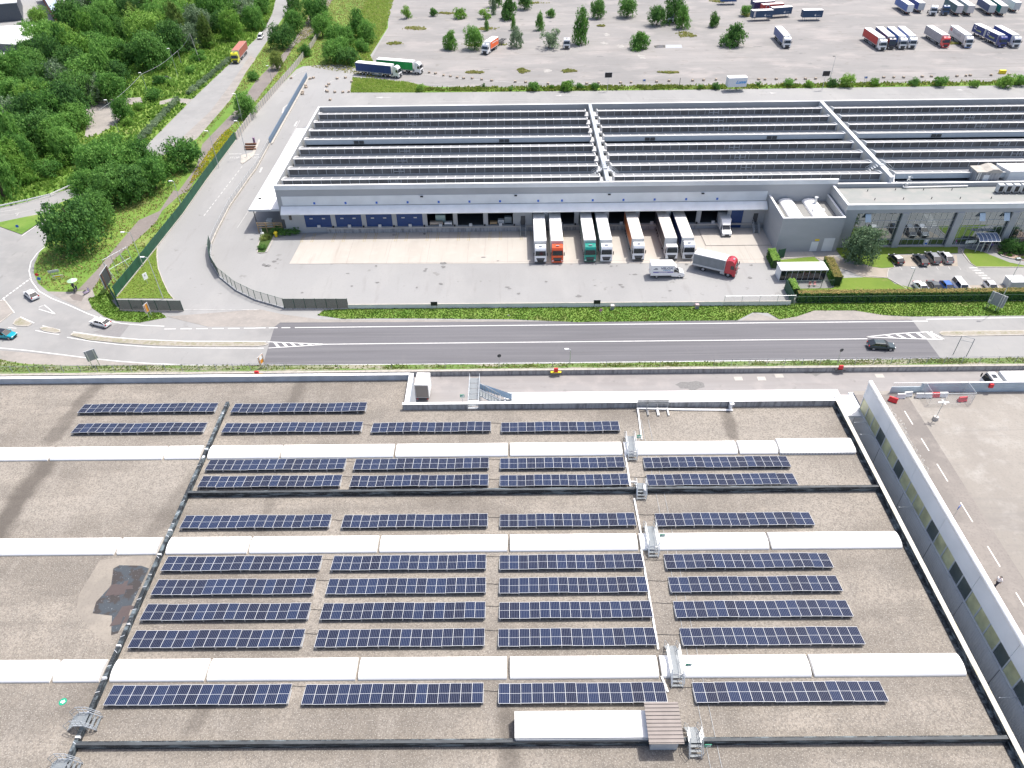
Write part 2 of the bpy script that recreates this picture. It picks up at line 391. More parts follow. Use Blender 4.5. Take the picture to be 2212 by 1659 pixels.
ROWTXT = {'A':'in the short row nearest the road','B':'in the second row from the road','C':'in the row just below the farthest skylight strip','D':'in the row right above the black fire wall',
 'E':'in the single row between fire wall and middle skylight strip','F':'in the row just below the middle skylight strip','G':'in the second row below the middle skylight strip',
 'H':'in the third row below the middle skylight strip','I':'in the row just above the nearest skylight strip','J':'in the front row below the nearest skylight strip'}
ORD = {2:['left','right'],4:['leftmost','second from left','second from right','rightmost']}
ZF = ZR+.18                                # far, low edge
ZN = ZF+ML*sin(TILT)                       # near, high edge
cable = []
CT = {'A':'nearest the road','B':'in the second row from the road','C':'just below the farthest skylight','D':'right above the black fire wall','E':'right above the middle skylight','F':'just below the middle skylight','G':'two rows below the middle skylight','H':'three rows below the middle skylight','I':'just above the nearest skylight','J':'in the nearest row'}
for key, (yl, yr, spans) in ARR.items():
    for k, (xa, xb) in enumerate(spans):
        f = ((xa+xb)/2)/2000; yv = yl+(yr-yl)*f
        xw0, yw = G(xa, yv, ZN+.03); xw1, _ = G(xb, yv, ZN+.03)
        n = max(13, round((xw1-xw0)/PITCH)); pw = (xw1-xw0)/n
        wd = ORD[len(spans)][k]
        t = thing('solar_array', '%s solar array %s' % (wd, ROWTXT[key]), 'solar array', (xw0, yw, ZR), 0, 'solar arrays on the gravel roof')
        for i in range(n):
            if module_me is None:
                o = mm.build('solar_module', [M['cells'], M['alu']], t); module_me = o.data
            else: o = put('solar_module', module_me, t)
            # slight unevenness of the roof from module to module, as on the real rows
            dz = .05*sin(i*.75+xw0)+.02*sin(i*1.9+yw)
            o.location = ((i+.5)*pw, 0, ZN-ZR+dz); o.rotation_euler = (-TILT, 0, 0); o.scale = (pw/PITCH, 1, 1)
        fr = MB()
        for yy in (.35, 1.85): fr.box(.05, n*pw-.05, yy-.03, yy+.03, (ZN-ZR)-yy*math.tan(TILT)-.09, (ZN-ZR)-yy*math.tan(TILT)-.05, 0)
        for i in range(0, n+1, 2):
            x = min(max(i*pw, .1), n*pw-.1)
            fr.box(x-.06, x+.06, .1, .45, 0, ZN-ZR-.1, 1); fr.box(x-.06, x+.06, 1.9, 2.2, 0, .1, 1)
        fr.build('mounting_frame', [M['steel'], M['concrete']], t)
        for x in (-.03, n*pw+.03):
            e = MB(); hN = ZN-ZR; y0, y1 = .15, 1.7
            e.add([(x-.012,y0,.06),(x-.012,y1,.06),(x-.012,y1,hN-y1*math.tan(TILT)-.06),(x-.012,y0,hN-y0*math.tan(TILT)-.06),
                   (x+.012,y0,.06),(x+.012,y1,.06),(x+.012,y1,hN-y1*math.tan(TILT)-.06),(x+.012,y0,hN-y0*math.tan(TILT)-.06)],
                  [(0,1,2,3),(7,6,5,4),(0,3,7,4),(1,5,6,2),(3,2,6,7),(0,4,5,1)], 0)
            e.build('end_plate', M['alu'], t)
        if k < len(spans)-1:
            xn = G(spans[k+1][0], yv, ZN)[0]
            if key != 'B' or k != 0: cable.append((key, wd, xw0+n*pw, xn, yw+1.5+.3*((k*7+ord(key))%3)))
for key, wd, a, b, y in cable:
    if a < XS < b: continue
    m = MB(); q = [(a-.1,y,ZR+.15)]
    for i in range(1, 7): q.append((a+(b-a)*i/6, y+.04*sin(i*1.1), ZR+.05))
    m.path(q, .022)
    solo(m, 'cable', M['black'], 'black cable right of the %s array %s' % (wd, CT[key]), 'cable', (a, y, ZR), 'cables linking the solar arrays')
# ---------------------------------------------------------------- cable trays
M['tray'] = flat('cable_tray_white', (.78,.79,.80), .4, .1)
def tray(pts, label, w=.19):
    m = MB(); 
    m.ribbon([(p[0],p[1]) for p in pts], w, ZR+.08, 0, ZR+.2)
    for i in range(len(pts)-1):
        a = Vector(pts[i]); b = Vector(pts[i+1]); L = (b-a).length; n = int(L/2)
        for k in range(n):
            p = a.lerp(b, (k+.5)/max(n,1)); m.box(p.x-.12, p.x+.12, p.y-.1, p.y+.1, ZR, ZR+.08, 1)
    return solo(m, 'cable_tray', [M['tray'], M['concrete']], label, 'cable tray', (pts[0][0], pts[0][1], ZR), 'white cable trays on the gravel roof')
tray([G(1378,882,ZR+.2), G(1386,948,ZR+.2)], 'straight white cable tray running from the far parapet to the farthest skylight strip')
tray([G(1349,972,ZR+.2), G(1362,1050,ZR+.2)], 'white cable tray between the farthest skylight strip and the black fire wall')
tray([G(1363,1040,ZR+.2), G(1373,1040,ZR+.2)], 'stub of white cable tray beside the steel crossover on the black fire wall')
tray([G(1370,1076,ZR+.2), G(1385,1153,ZR+.2)], 'white cable tray between the black fire wall and the middle skylight strip')
tray([G(1385,1185,ZR+.2), G(1422,1402,ZR+.2)], 'long white cable tray passing the array rows below the middle skylight strip')
tray([G(1429,1460,ZR+.2), G(1443,1494,ZR+.2)], 'short white cable tray beside the front row of solar arrays')
tray([G(1378,881,ZR+.2), G(1474,884,ZR+.2), G(1583,885,ZR+.2)], 'white cable tray running along the foot of the far parapet', .3)
m = MB(); a = G(1368,1042,ZR+.2); b = G(1366,1074,ZR+.2)
m.box(a[0]+1.0, a[0]+1.25, 62.0, 63.0, ZR+1.0, ZR+1.12); m.box(a[0]+1.0, a[0]+1.25, 61.9, 62.05, ZR, ZR+1.12); m.box(a[0]+1.0, a[0]+1.25, 62.9, 63.05, ZR, ZR+1.12)
solo(m, 'cable_duct', M['tray'], 'white cable duct bent over the black fire wall beside the steel crossover', 'cable duct', (a[0]+1.1, 62.5, ZR))
# thin safety lines along the walkway
for dx, nm in ((0, 'left'), (1.05, 'right')):
    m = MB(); x = G(1405,1010,ZR)[0]+dx
    m.path([(x, 76.2, ZR+.05), (x+.05, 60, ZR+.05), (x-.05, 45, ZR+.05), (x, 24, ZR+.05)], .02)
    solo(m, 'guide_line', M['lightgrey'], '%s of the two thin white lines marking the roof walkway' % nm, 'guide line', (x, 50, ZR), 'white lines of the roof walkway')
# ---------------------------------------------------------------- steel crossovers over skylights and walls
def crossover(x, yc, span, h, label, w=1.15, along='y'):
    t = thing('roof_crossover', label, 'access bridge', (x, yc, ZR), 0 if along == 'y' else pi/2, 'galvanised crossovers on the gravel roof')
    half = span/2; st = .95
    tr = MB()
    prof = [(-half-st, .12), (-half, h), (half, h), (half+st, .12)]
    tr.box(-w/2, w/2, -half, half, h-.05, h, 0)
    for i in range(3):
        f = (i+.6)/3.2
        for s in (-1, 1): tr.box(-w/2, w/2, s*(half+st*f)-.13, s*(half+st*f)+.13, h-(h-.1)*f-.03, h-(h-.1)*f, 0)
    tr.build('treads', M['grate'], t)
    fr = MB()
    for sx in (-1, 1):
        X = sx*w/2
        pts = [(X,a,b) for a, b in prof]; fr.path(pts, .05)
        for a, b in prof[1:3]: fr.tube((X,a,0), (X,a,b), .035)
    fr.tube((-w/2,-half,.1), (w/2,-half,h*.8), .02); fr.tube((w/2,-half,.1), (-w/2,-half,h*.8), .02)
    fr.build('frame', M['steel'], t)
    for sx in (-1, 1):
        X = sx*(w/2+.03); hr = MB()
        for up in (.55, 1.05): hr.path([(X,a*1.02,b+up) for a, b in prof], .03)
        for a, b in prof: hr.tube((X,a,b), (X,a*1.02,b+1.05), .03)
        hr.tube((X,0,h), (X,0,h+1.05), .03)
        hr.build('handrail', M['steel'], t)
    return t
M['grate'] = mesh_fence_mat('steel_grating', (.24,.27,.29), .62)
M['steelw'] = M['steel']
def exit_sign(x, y, z, label, h=1.6):
    t = thing('exit_sign', label, 'sign', (x, y, z), 0, 'green emergency exit signs on the roof')
    MB().tube((0,0,0), (0,0,h), .03).build('post', M['steel'], t)
    MB().box(-.32,.32,-.02,.02,h-.15,h+.38,0).build('sign_plate', M['signgreen'], t)
    g = MB()   # running figure towards a door, with an arrow
    g.box(.12,.26,-.03,-.022,h-.05,h+.3); g.box(-.26,-.1,-.03,-.022,h+.08,h+.14)
    g.add([(-.26,-.03,h+.2),(-.3,-.03,h+.11),(-.26,-.03,h+.02)], [(0,1,2)])
    g.box(-.03,.03,-.03,-.022,h+.22,h+.28); g.add([(-.06,-.03,h+.2),(.05,-.03,h+.2),(.08,-.03,h-.04),(.0,-.03,h+.05),(-.09,-.03,h-.04)], [(0,4,3,2,1)])
    g.build('pictogram', M['signwhite'], t)
xw = lambda vx, vy: G(vx, vy, ZR+.8)[0]
crossover(xw(1363,962), 70.35, 2.7, 1.05, 'steel crossover with handrails bridging the farthest skylight strip')
crossover(xw(1384,1056), 62.55, .9, 1.1, 'steel crossover with handrails bridging the black fire wall')
crossover(xw(1408,1168), 54.6, 2.7, 1.05, 'steel crossover with handrails bridging the middle skylight strip')
crossover(xw(1457,1435), 38.65, 2.7, 1.05, 'steel crossover with handrails bridging the nearest skylight strip')
crossover(xw(1499,1600), 30.9, 1.0, 1.2, 'steel crossover beside the brown shed, bridging the lower black wall')
crossover(XS-.1, 33.1, 1.0, 1.1, 'steel crossover with handrails bridging the long expansion joint at the lower left', 1.3, 'x')
crossover(XS-.1, 28.7, 1.0, 1.1, 'steel crossover cut off by the lower left edge of the picture', 1.3, 'x')
for vx, vy, lb in ((1378,962,'farthest skylight strip'),(1427,1176,'middle skylight strip'),(1482,1455,'nearest skylight strip'),(1523,1628,'lower black fire wall')):
    p = G(vx, vy, ZR); exit_sign(p[0], p[1], ZR, 'small green emergency sign on a post at the crossover of the %s' % lb)
p = G(805,920,ZR) if False else G(1006,874,ZR); exit_sign(-7.9, 79.6, ZR-.2, 'small green emergency sign beside the steel gangway to the stair tower', 2.0)
m = MB(); p = G(136,1516,ZR)
m.tube((p[0],p[1],ZR+.02), (p[0],p[1],ZR+.03), .38, n=20)
o = solo(m, 'floor_sign', M['signgreen'], 'round green exit marker lying on the gravel left of the expansion joint', 'sign', (p[0],p[1],ZR))
m = MB(); m.add([(-.2,-.12,.035),(.02,-.12,.035),(.02,-.25,.035),(.25,0,.035),(.02,.25,.035),(.02,.1,.035),(-.2,.1,.035)], [(0,1,2,3,4,5,6)]); m.build('arrow', M['signwhite'], o)
# ---------------------------------------------------------------- ventilation outlets on the far parapet
for i, vx in enumerate((1390, 1411, 1434)):
    x = G(vx, 876, ZR+1.3)[0]
    t = thing('rooftop_bracket', '%s of the three steel frames standing at the far parapet' % ('left','middle','right')[i], 'bracket', (x, 78.0, ZR), 0, 'steel frames at the far parapet')
    m = MB(); m.box(-.8,.8,.35,.42,1.15,1.2); m.tube((-.75,.4,0),(-.75,.4,1.9),.03); m.tube((.75,.4,0),(.75,.4,1.9),.03); m.tube((-.75,.4,1.9),(.75,.4,1.9),.03)
    m.build('rack', M['steel'], t)
    MB().box(-.78,.78,.36,.40,1.2,1.88).build('mesh_panel', M['grate'], t)
    for sx in (-.7, .7): MB().cbox(sx-.1, sx+.1, -1.1, .5, .1, .3).build('support_foot', M['white'], t)
m = MB(); x = G(1576,880,ZR)[0]; m.cbox(x-.2,x+.2,78.2,78.75,ZR,ZR+1.5); m.box(x-.3,x+.3,77.9,78.8,ZR+1.15,ZR+1.3)
solo(m, 'downpipe_box', M['white'], 'white duct box climbing the far parapet near its right end', 'duct', (x,78.5,ZR))
# ---------------------------------------------------------------- canopies beyond the parapet and stair tower
cz = 6.2
xa = G(1090,856,cz)[0]; y_b = G(1103,868,cz)[1]; y_a = G(1103,849,cz)[1]; xb = G(1815,855,cz)[0]
cn = world_thing('loading_canopy', 'long white loading canopy behind the far parapet', 'canopy', (xa, y_a, 0))
m = MB().box(xa, xb, y_b, y_a, cz-.12, cz, 0); m.box(xa, xb, y_a-.12, y_a, cz, cz+.12, 0); m.box(xa, xa+.15, y_b, y_a-.12, cz, cz+.12, 0); m.box(xb-.15, xb, y_b, y_a-.12, cz, cz+.12, 0)
part(cn, m, 'roof', M['white_roof'])
for i in range(9):
    x = xa+.3+(xb-xa-.6)*i/8; part(cn, MB().box(x-.12,x+.12,y_a-.5,y_a-.26,0,cz-.13), 'post', M['grey'])
m = MB()
for i in range(21):
    x = xa+(xb-xa)*i/20; m.box(x-.05,x+.05,y_b-.3,y_b+.05,cz-.4,cz-.13)
part(cn, m, 'bracket_row', M['steel'])
# small link roof between the parapet corner and the clad wall
p = [G(1820,856,ZR), G(1862,851,ZR), G(1838,902,ZR)]
m = MB().prism([(47.1,76.6),(49.5,76.6),(49.5,81.2),(47.1,81.2)], ZR-.3, ZR-.02)
solo(m, 'link_roof', M['white_roof'], 'small white flat roof filling the corner beside the clad wall', 'roof', (48,82,0))
# stair tower
sx0 = G(1010,850,ZR)[0]; t = thing('stair_tower', 'galvanised steel stair with mesh sides and gangway rising behind the far parapet', 'stairs', (-7.1, 80.0, 0), 0)
g = MB()
for i in range(5): g.box(-.05+.0,1.55,-.6+i*1.25,.55+i*1.25,ZR-.02+(.28 if i else 0.1),ZR+.03+(.28 if i else .1),0)
g.build('gangway', M['grate'], t)
hr = MB()
for X in (0, 1.5):
    for up in (.4,.8,1.2): hr.tube((X,-.9,ZR+up),(X,5.6,ZR+up),.03)
    for k in range(6): hr.tube((X,-.8+k*1.25,ZR),(X,-.8+k*1.25,ZR+1.2),.035)
for Y in (0.1,2.6,5.6):
    for X in (0,1.5): hr.tube((X,Y,0),(X,Y,ZR+.3),.07)
hr.build('gangway_rails', M['steel'], t)
MB().box(.05,1.5,-1.25,-.65,ZR+1.0,ZR+1.2).build('threshold', M['white'], t)
fl = MB(); x0, x1 = 1.6, 4.6
for k in range(12):
    f = k/11; fl.box(x0+(x1-x0)*f-.14, x0+(x1-x0)*f+.14, 2.0, 3.4, ZR-2.2*f-.04, ZR-2.2*f, 0)
fl.build('upper_flight', M['grate'], t)
st = MB()
for Y in (2.0, 3.4): st.tube((x0,Y,ZR-.1),(x1,Y,ZR-2.3),.11)
for Y in (2.0, 3.4):
    for k in range(8):
        f = k/7; st.tube((x0+(x1-x0)*f,Y,ZR-2.2*f),(x0+(x1-x0)*f,Y,ZR-2.2*f+1.1),.05)
    st.tube((x0,Y,ZR+1.1),(x1,Y,ZR-1.1),.06)
for X in (x1, x1+.9, x1+1.8):
    for Y in (0.6, 3.6): st.tube((X,Y,0),(X,Y,ZR-1.1),.08)
for Y in (.6,3.6): st.tube((x1,Y,3.4),(x1+1.8,Y,3.4),.06); st.tube((x1,Y,ZR-1.2),(x1+1.8,Y,ZR-1.2),.06)
for X in (x1,x1+1.8): st.tube((X,.6,ZR-1.2),(X,3.6,ZR-1.2),.06)
for k in range(9):
    st.tube((x0+.6+k*.65,.6,0.2),(x0+.6+k*.65,.6,3.0-k*.2),.035)
st.build('steel_frame', M['steel'], t)
lf = MB()
for k in range(16):
    f = k/15; lf.box(x1-(x1-x0)*f-.14, x1-(x1-x0)*f+.14, .5, 1.8, 3.3-3.2*f-.04, 3.3-3.2*f, 0)
lf.box(x1, x1+1.8, .6, 3.5, ZR-2.3, ZR-2.24, 0)
lf.build('lower_flight', M['grate'], t)
bl = MB(); bl.add([(x0,3.5,ZR-.2),(x1+1.8,3.5,ZR-2.4),(x1+1.8,3.5,ZR-1.2),(x0,3.5,ZR+1.0)],[(0,1,2,3)],0); bl.build('blue_panel', flat('light_blue_panel',(.45,.60,.74),.5), t)
# white trailer body parked beyond the jog
# ---------------------------------------------------------------- brown shed and white box on the lower fire wall
xa, xb = G(1112,1600,ZR+1.6)[0], G(1402,1596,ZR+1.6)[0]
wb = world_thing('skylight_housing', 'long low white sloped housing standing on the lower black wall', 'housing', (xa, 31.4, ZR))
m = MB().yprism([(30.9,ZR),(30.9,ZR+1.35),(33.3,ZR+1.7),(33.3,ZR)], xa, xb, 0); m.box(xa+.1, xb, 30.82, 30.88, ZR+.2, ZR+1.15, 1)
part(wb, m, 'housing_body', [M['white_roof'], M['lightgrey']])
m = MB()
for i in range(28): m.box(xa+.2+i*.58, xa+.26+i*.58, 30.95, 33.2, ZR+1.36, ZR+1.37)
M['brown'] = flat('brown_corrugated_sheet', (.15,.128,.122), .5, .1, var=.15, scale=.8)
xs0, xs1 = G(1397,1560,ZR+2.5)[0], G(1472,1560,ZR+2.5)[0]
sh = world_thing('roof_shed', 'small shed with a brown corrugated roof at the end of the white housing', 'shed', (xs0, 31, ZR))
m = MB().box(xs0+.35, xs1-.35, 30.3, 33.2, ZR, ZR+2.05, 0); part(sh, m, 'wall', M['lightgrey'])
m = MB(); n = 11; y0, y1 = 29.9, 33.7
zf = lambda y: ZR+2.1+(y-y0)/(y1-y0)*.35
m.add([(xs0,y0,zf(y0)),(xs1,y0,zf(y0)),(xs1,y1,zf(y1)),(xs0,y1,zf(y1)),(xs0,y0,zf(y0)+.06),(xs1,y0,zf(y0)+.06),(xs1,y1,zf(y1)+.06),(xs0,y1,zf(y1)+.06)],
      [(0,3,2,1),(4,5,6,7),(0,1,5,4),(1,2,6,5),(2,3,7,6),(3,0,4,7)])
for i in range(n):
    y = y0+.15+(y1-y0-.3)*i/(n-1); m.box(xs0, xs1, y-.05, y+.05, zf(y)+.06, zf(y)+.14)
part(sh, m, 'roof', M['brown'])
# worn patch with puddles left of the seam
M['puddle'] = ground_mat('wet_bitumen', (.062,.072,.082), [(.5,.50,.54,(.055,.048,.045),.9,3),(5,.66,.7,(.3,.32,.34),.6,2)], .35)
pm = MB()
poly = GP([(245,1228),(258,1221),(305,1222),(322,1228),(255,1368),(240,1372),(242,1330),(200,1325),(208,1300),(240,1265)], ZR)
pm.sheet(poly, ZR+.008)
o = solo(pm, 'roof_patch', M['puddle'], 'dark wet bitumen patch worn through the gravel beside the expansion joint', 'roof patch', (poly[0][0], poly[0][1], ZR))
pr = random.Random(5); TS = flat('torn_reddish_sheet',(.085,.066,.062),.4)
for i in range(9):
    vx, vy = pr.uniform(240,285), pr.uniform(1255,1345); x, y = G(vx, vy, ZR); a, b = pr.uniform(.3,.8), pr.uniform(.2,.9)
    pc = MB().add([(x-a,y-b,ZR+.012+i*.002),(x+a,y-b*.6,ZR+.012+i*.002),(x+a*.8,y+b,ZR+.012+i*.002),(x-a*.7,y+b*.8,ZR+.012+i*.002)], [(0,1,2,3)])
    pc.v = [(p[0]-poly[0][0], p[1]-poly[0][1], p[2]-ZR) for p in pc.v]
    pc.build('torn_sheet', TS, o)
m = MB(); m.sheet(GP([(216,1210),(330,1195),(322,1228),(258,1221),(240,1265),(200,1325),(242,1330),(240,1395),(200,1365),(165,1320),(170,1285)], ZR), ZR+.004)
M['sand'] = ground_mat('pale_washed_gravel', (.285,.257,.22), [(.4,.35,.6,(.22,.20,.175),.9,5),(4,.5,.7,(.17,.15,.125),.5,4)])
o = solo(m, 'washed_gravel', M['sand'], 'pale washed-out gravel around the wet patch', 'gravel', (G(230,1290,ZR)[0],G(230,1290,ZR)[1],ZR), kind='stuff')
# rust stain
m = MB(); m.sheet(GP([(1690,925),(1722,905),(1765,903),(1768,925),(1740,940),(1700,938)], ZR), ZR+.004)
M['ruststain'] = ground_mat('rusty_gravel', (.34,.27,.22), [(.5,.4,.6,(.30,.19,.13),.8,5),(4,.5,.7,(.24,.2,.17),.6,4)])
# ================================================================ clad wall and parking deck on the right
M['clad'] = flat('ribbed_metal_cladding', (.74,.76,.78), .45, .15, var=.05, scale=.5)
M['fascia'] = flat('pale_fascia_panel', (.74,.77,.80), .45, .0, var=.05, scale=.4)
M['winglass'] = flat('dusty_yellow_glass', (.50,.49,.28), .4, var=.3, scale=.6)
XW = 49.6; ZT = 13.5
dk = world_thing('parking_deck_building', 'building on the right with grey clad window wall and concrete parking deck on top', 'building', (XW, 45, 0))
m = MB().box(XW+.02, 140, 5, 82.0, 0, ZR-.2); part(dk, m, 'wall', M['clad'])
M['deck'] = ground_mat('worn_deck_concrete', (.298,.277,.248), [((.09,.03,.1),.40,.60,(.24,.222,.20),.9,6),(.35,.5,.7,(.34,.325,.30),.8,6),((.05,.3,.1),.55,.68,(.185,.172,.163),.6,5),((.02,.5,.1),.57,.66,(.20,.19,.18),.5,4),(3.5,.5,.72,(.20,.19,.175),.6,4)])
M['deckdark'] = ground_mat('worn_deck_asphalt', (.232,.212,.194), [((.09,.05,.1),.40,.60,(.175,.162,.152),.9,6),(.35,.5,.7,(.265,.243,.222),.8,6),(3.5,.5,.72,(.15,.138,.13),.6,4)])
m = MB(); m.sheet([(XW+.6,5),(140,5),(140,82.0),(XW+.6,82.0)], ZR); part(dk, m, 'deck_slab', M['deck'])
xl = [G(1906+(2212-1906)*0, 854, ZR)[0]]
m = MB(); xe = G(2040,980,ZR)[0]; m.sheet([(XW+.61,5.1),(xe,5.1),(xe,81.2),(XW+.61,81.2)], ZR+.008); part(dk, m, 'asphalt_strip', M['deckdark'])
m = MB()
dx_ = G(1954,888,ZR)[0]
ys = [G(1950,vy,ZR)[1] for vy in (888,917,950,975,1003,1040,1085,1127,1180,1223,1280,1325)]
for vx0, vy0, vx1, vy1 in ((1950,888,1972,917),(1985,947,2006,974),(2022,1002,2048,1040),(2072,1085,2100,1128),(2129,1180,2158,1224),(2190,1280,2215,1320)):
    ya = G(vx0,vy0,ZR)[1]; yb = G(vx1,vy1,ZR)[1]; m.box(dx_-.07, dx_+.07, yb, ya, ZR+.010, ZR+.016)
part(dk, m, 'lane_marking', flat('worn_white_line',(.62,.61,.58),.7,var=.15))
m = MB(); nseg = 9
for i in range(nseg):
    ya, yb = 78.1-i*8.0, 78.1-(i+1)*8.0; m.box(XW-.02, XW+.5, yb+.02, ya-.02, 10.9, ZT-.05)
part(dk, m, 'fascia', M['fascia'])
m = MB().tube((XW+.24, 78.2, ZT), (XW+.24, 5, ZT), .34, n=12); part(dk, m, 'coping', M['white'], True)
m = MB().box(XW+.05, XW+.42, 5, 78.08, ZR-.15, 8.6); m.box(XW, XW+.48, 5, 78.1, 3.0, 8.55)
for i in range(nseg):
    m.box(XW-.03, XW, 78.1-i*8.0-.04, 78.1-i*8.0+.04, 3, 8.55, 1)
for i in range(260):
    y = 78-i*.28; m.box(XW-.025, XW+.0, y-.05, y+.05, 3.0, 8.5, 0)
part(dk, m, 'lower_cladding', [M['clad'], M['grey']])
m = MB().box(XW-.12, XW+.45, 5, 78.1, 8.6, 8.7); part(dk, m, 'sill', M['lightgrey'])
M['darkwin'] = flat('grey_green_window', (.085,.105,.10), .2, var=.2, scale=.5)
dark = {3,6,11,14,15,19,21,22,27,31,32}
for i in range(36):
    ya = 78.0-i*2.0; a = MB(); 
    wm = M['darkwin'] if i in dark else M['winglass']
    a.box(XW+.1, XW+.2, ya-1.9, ya-.1, 8.72, 10.88, 0); part(dk, a, 'window', wm)
    part(dk, MB().box(XW+.05, XW+.3, ya-.08, ya+.08, 8.7, 10.9), 'mullion', M['lightgrey'])
for yv in (911, 937, 1095, 1508):
    y = G(1890,yv,9)[1]
    m = MB().tube((XW-1.9,y,8.9), (XW,y,8.9), .05); solo(m, 'wall_strut', M['steel'], 'steel strut between roof edge and clad wall, %s' % {911:'farthest one',937:'second farthest one',1095:'second nearest one',1508:'nearest one'}[yv], 'strut', (XW-1,y,8.5), 'struts to the clad wall')
# barrier fence at the back of the deck
yf = 81.6
bf = world_thing('deck_balustrade', 'blue-grey sheet balustrade along the back edge of the parking deck', 'balustrade', (56, yf, ZR))
x0, x1, x2, x3 = G(1922,830,ZR+1)[0], G(1985,830,ZR+1)[0], G(2080,830,ZR+1)[0], 120
m = MB().box(x0,x1,yf,yf+.1,ZR,ZR+1.1); m.box(x1,x3,yf,yf+.12,ZR,ZR+1.75)
for k in range(5): m.box(x1,x3,yf-.03,yf,ZR+.25+.32*k,ZR+.31+.32*k)
part(bf, m, 'sheet_panel', flat('blue_grey_sheet',(.45,.54,.60),.45,.1,var=.08,scale=.6))
m = MB().box(x1,x3,yf-.04,yf+.16,ZR+1.75,ZR+1.85); m.tube((x0,yf,ZR+1.9),(x1,yf,ZR+1.9),.04)
for k in range(30): xx = x0+(x1-x0)*k/29; m.tube((xx,yf,ZR+1.1),(xx,yf,ZR+1.9),.018)
part(bf, m, 'rail', M['white'])
# mesh cage
xc0, xc1 = x1+.3, x2
cg = world_thing('mesh_cage', 'wire mesh cage standing in front of the deck balustrade over plastic barriers', 'cage', (xc0, 80, ZR))
m = MB()
for X in (xc0, xc1):
    for Y in (78.9, 81.4): m.tube((X,Y,ZR),(X,Y,ZR+2.1),.025)
    m.tube((X,78.9,ZR+2.1),(X,81.4,ZR+2.1),.025)
for Y in (78.9, 81.4): m.tube((xc0,Y,ZR+2.1),(xc1,Y,ZR+2.1),.025)
part(cg, m, 'frame', M['steel'])
m = MB(); m.add([(xc0,78.9,ZR),(xc1,78.9,ZR),(xc1,78.9,ZR+2.1),(xc0,78.9,ZR+2.1),(xc1,81.4,ZR),(xc1,81.4,ZR+2.1),(xc0,81.4,ZR+2.1),(xc0,81.4,ZR)], [(0,1,2,3),(1,4,5,2),(7,0,3,6)])
part(cg, m, 'mesh_panel', mesh_fence_mat('cage_mesh',(.6,.66,.7),.22))
def barrier(vx, vy, rz, mat, label):
    x, y = G(vx, vy, ZR+.3)
    t = thing('plastic_barrier', label, 'barrier', (x, y, ZR), rz, 'water-filled plastic barriers on the deck')
    m = MB().yprism([(-.27,0),(-.27,.2),(-.14,.45),(-.1,.8),(.1,.8),(.14,.45),(.27,.2),(.27,0)], -.6, .6)
    m.build('barrier_body', mat, t)
    MB().box(-.5,-.25,-.3,.3,.0,.1).box(.25,.5,-.3,.3,0,.1).build('foot', M['darkgrey'], t)
M['wplastic'] = flat('white_plastic_barrier', (.68,.68,.68), .5)
barrier(1929,864,-.55,M['red'],'red plastic barrier lying askew beside the clad wall')
barrier(1946,856,.0,M['wplastic'],'left one of the two loose white plastic barriers near the clad wall')
barrier(1961,852,.1,M['wplastic'],'right one of the two loose white plastic barriers near the clad wall')
for k, vx in enumerate((1987,2003)): barrier(vx,855,0,M['wplastic'],'white plastic barrier in the caged row, %s place from the left' % ('first','second')[k])
barrier(2020,853.5,0,M['red'],'red plastic barrier inside the mesh cage between white ones')
barrier(2037,853,0,M['wplastic'],'white plastic barrier in the cage right of the red one')
barrier(2079,863,.1,M['red'],'red plastic barrier standing alone to the right of the cage')
rb = random.Random(11); m = MB()
for i in range(420):
    f = rb.random(); vx = 1915+(1998-1915)*f**.9+rb.gauss(0,4); vy = 880+(1022-880)*f**.9+rb.gauss(0,4)
    if f < .75 and rb.random() < .0: continue
    x, y = G(vx, vy, ZR); s = rb.uniform(.12,.40)
    if x < XW+.8: x = XW+.8+rb.random()*.6
    a = rb.random()*3; ca, sa = cos(a)*s, sin(a)*s
    m.add([(x-ca,y-sa,ZR),(x+sa,y-ca,ZR),(x+ca,y+sa,ZR),(x-sa,y+ca,ZR),(x+rb.uniform(-.05,.05),y,ZR+s*.9)], [(0,1,4),(1,2,4),(2,3,4),(3,0,4)])
solo(m, 'rubble', M['concrete'], 'broken pale stones strewn along the foot of the clad wall', 'rubble', (56,70,ZR), kind='stuff')
# deck lamp with round base
x, y = G(2020,906,ZR)
t = thing('deck_lamp', 'slim lamp post with white cross heads and a round concrete foot on the parking deck', 'lamp', (x,y,ZR), 0)
MB().tube((0,0,0),(0,0,.55),.42,.36,n=14).build('foot', M['concrete'], t)
MB().tube((0,0,.5),(0,0,4.2),.05).build('pole', M['steel'], t)
m = MB(); m.box(-.75,.75,-.1,.1,3.2,3.3); m.box(-.1,.1,-.5,.5,3.3,3.36); m.build('lamp_head', M['white'], t)
x, y = G(2066,1112,ZR)
t = thing('deck_arrow_sign', 'small blue sign on a thin post on the parking deck', 'sign', (x-.5,y-.3,ZR), .6)
MB().tube((0,0,0),(0,0,1.9),.03).build('post', M['steel'], t); MB().box(-.25,.25,-.02,.02,1.5,2.1).build('sign_plate', M['blue'], t)
x, y = G(2140,838,ZR+1)
MBX = MB().cbox(-.3,.3,-.25,0,1.0,1.7); o = MBX.build('hose_box', M['red'], None, (x, 81.5, ZR)); tag(o, 'red hose box fixed to the deck balustrade', 'hose box')
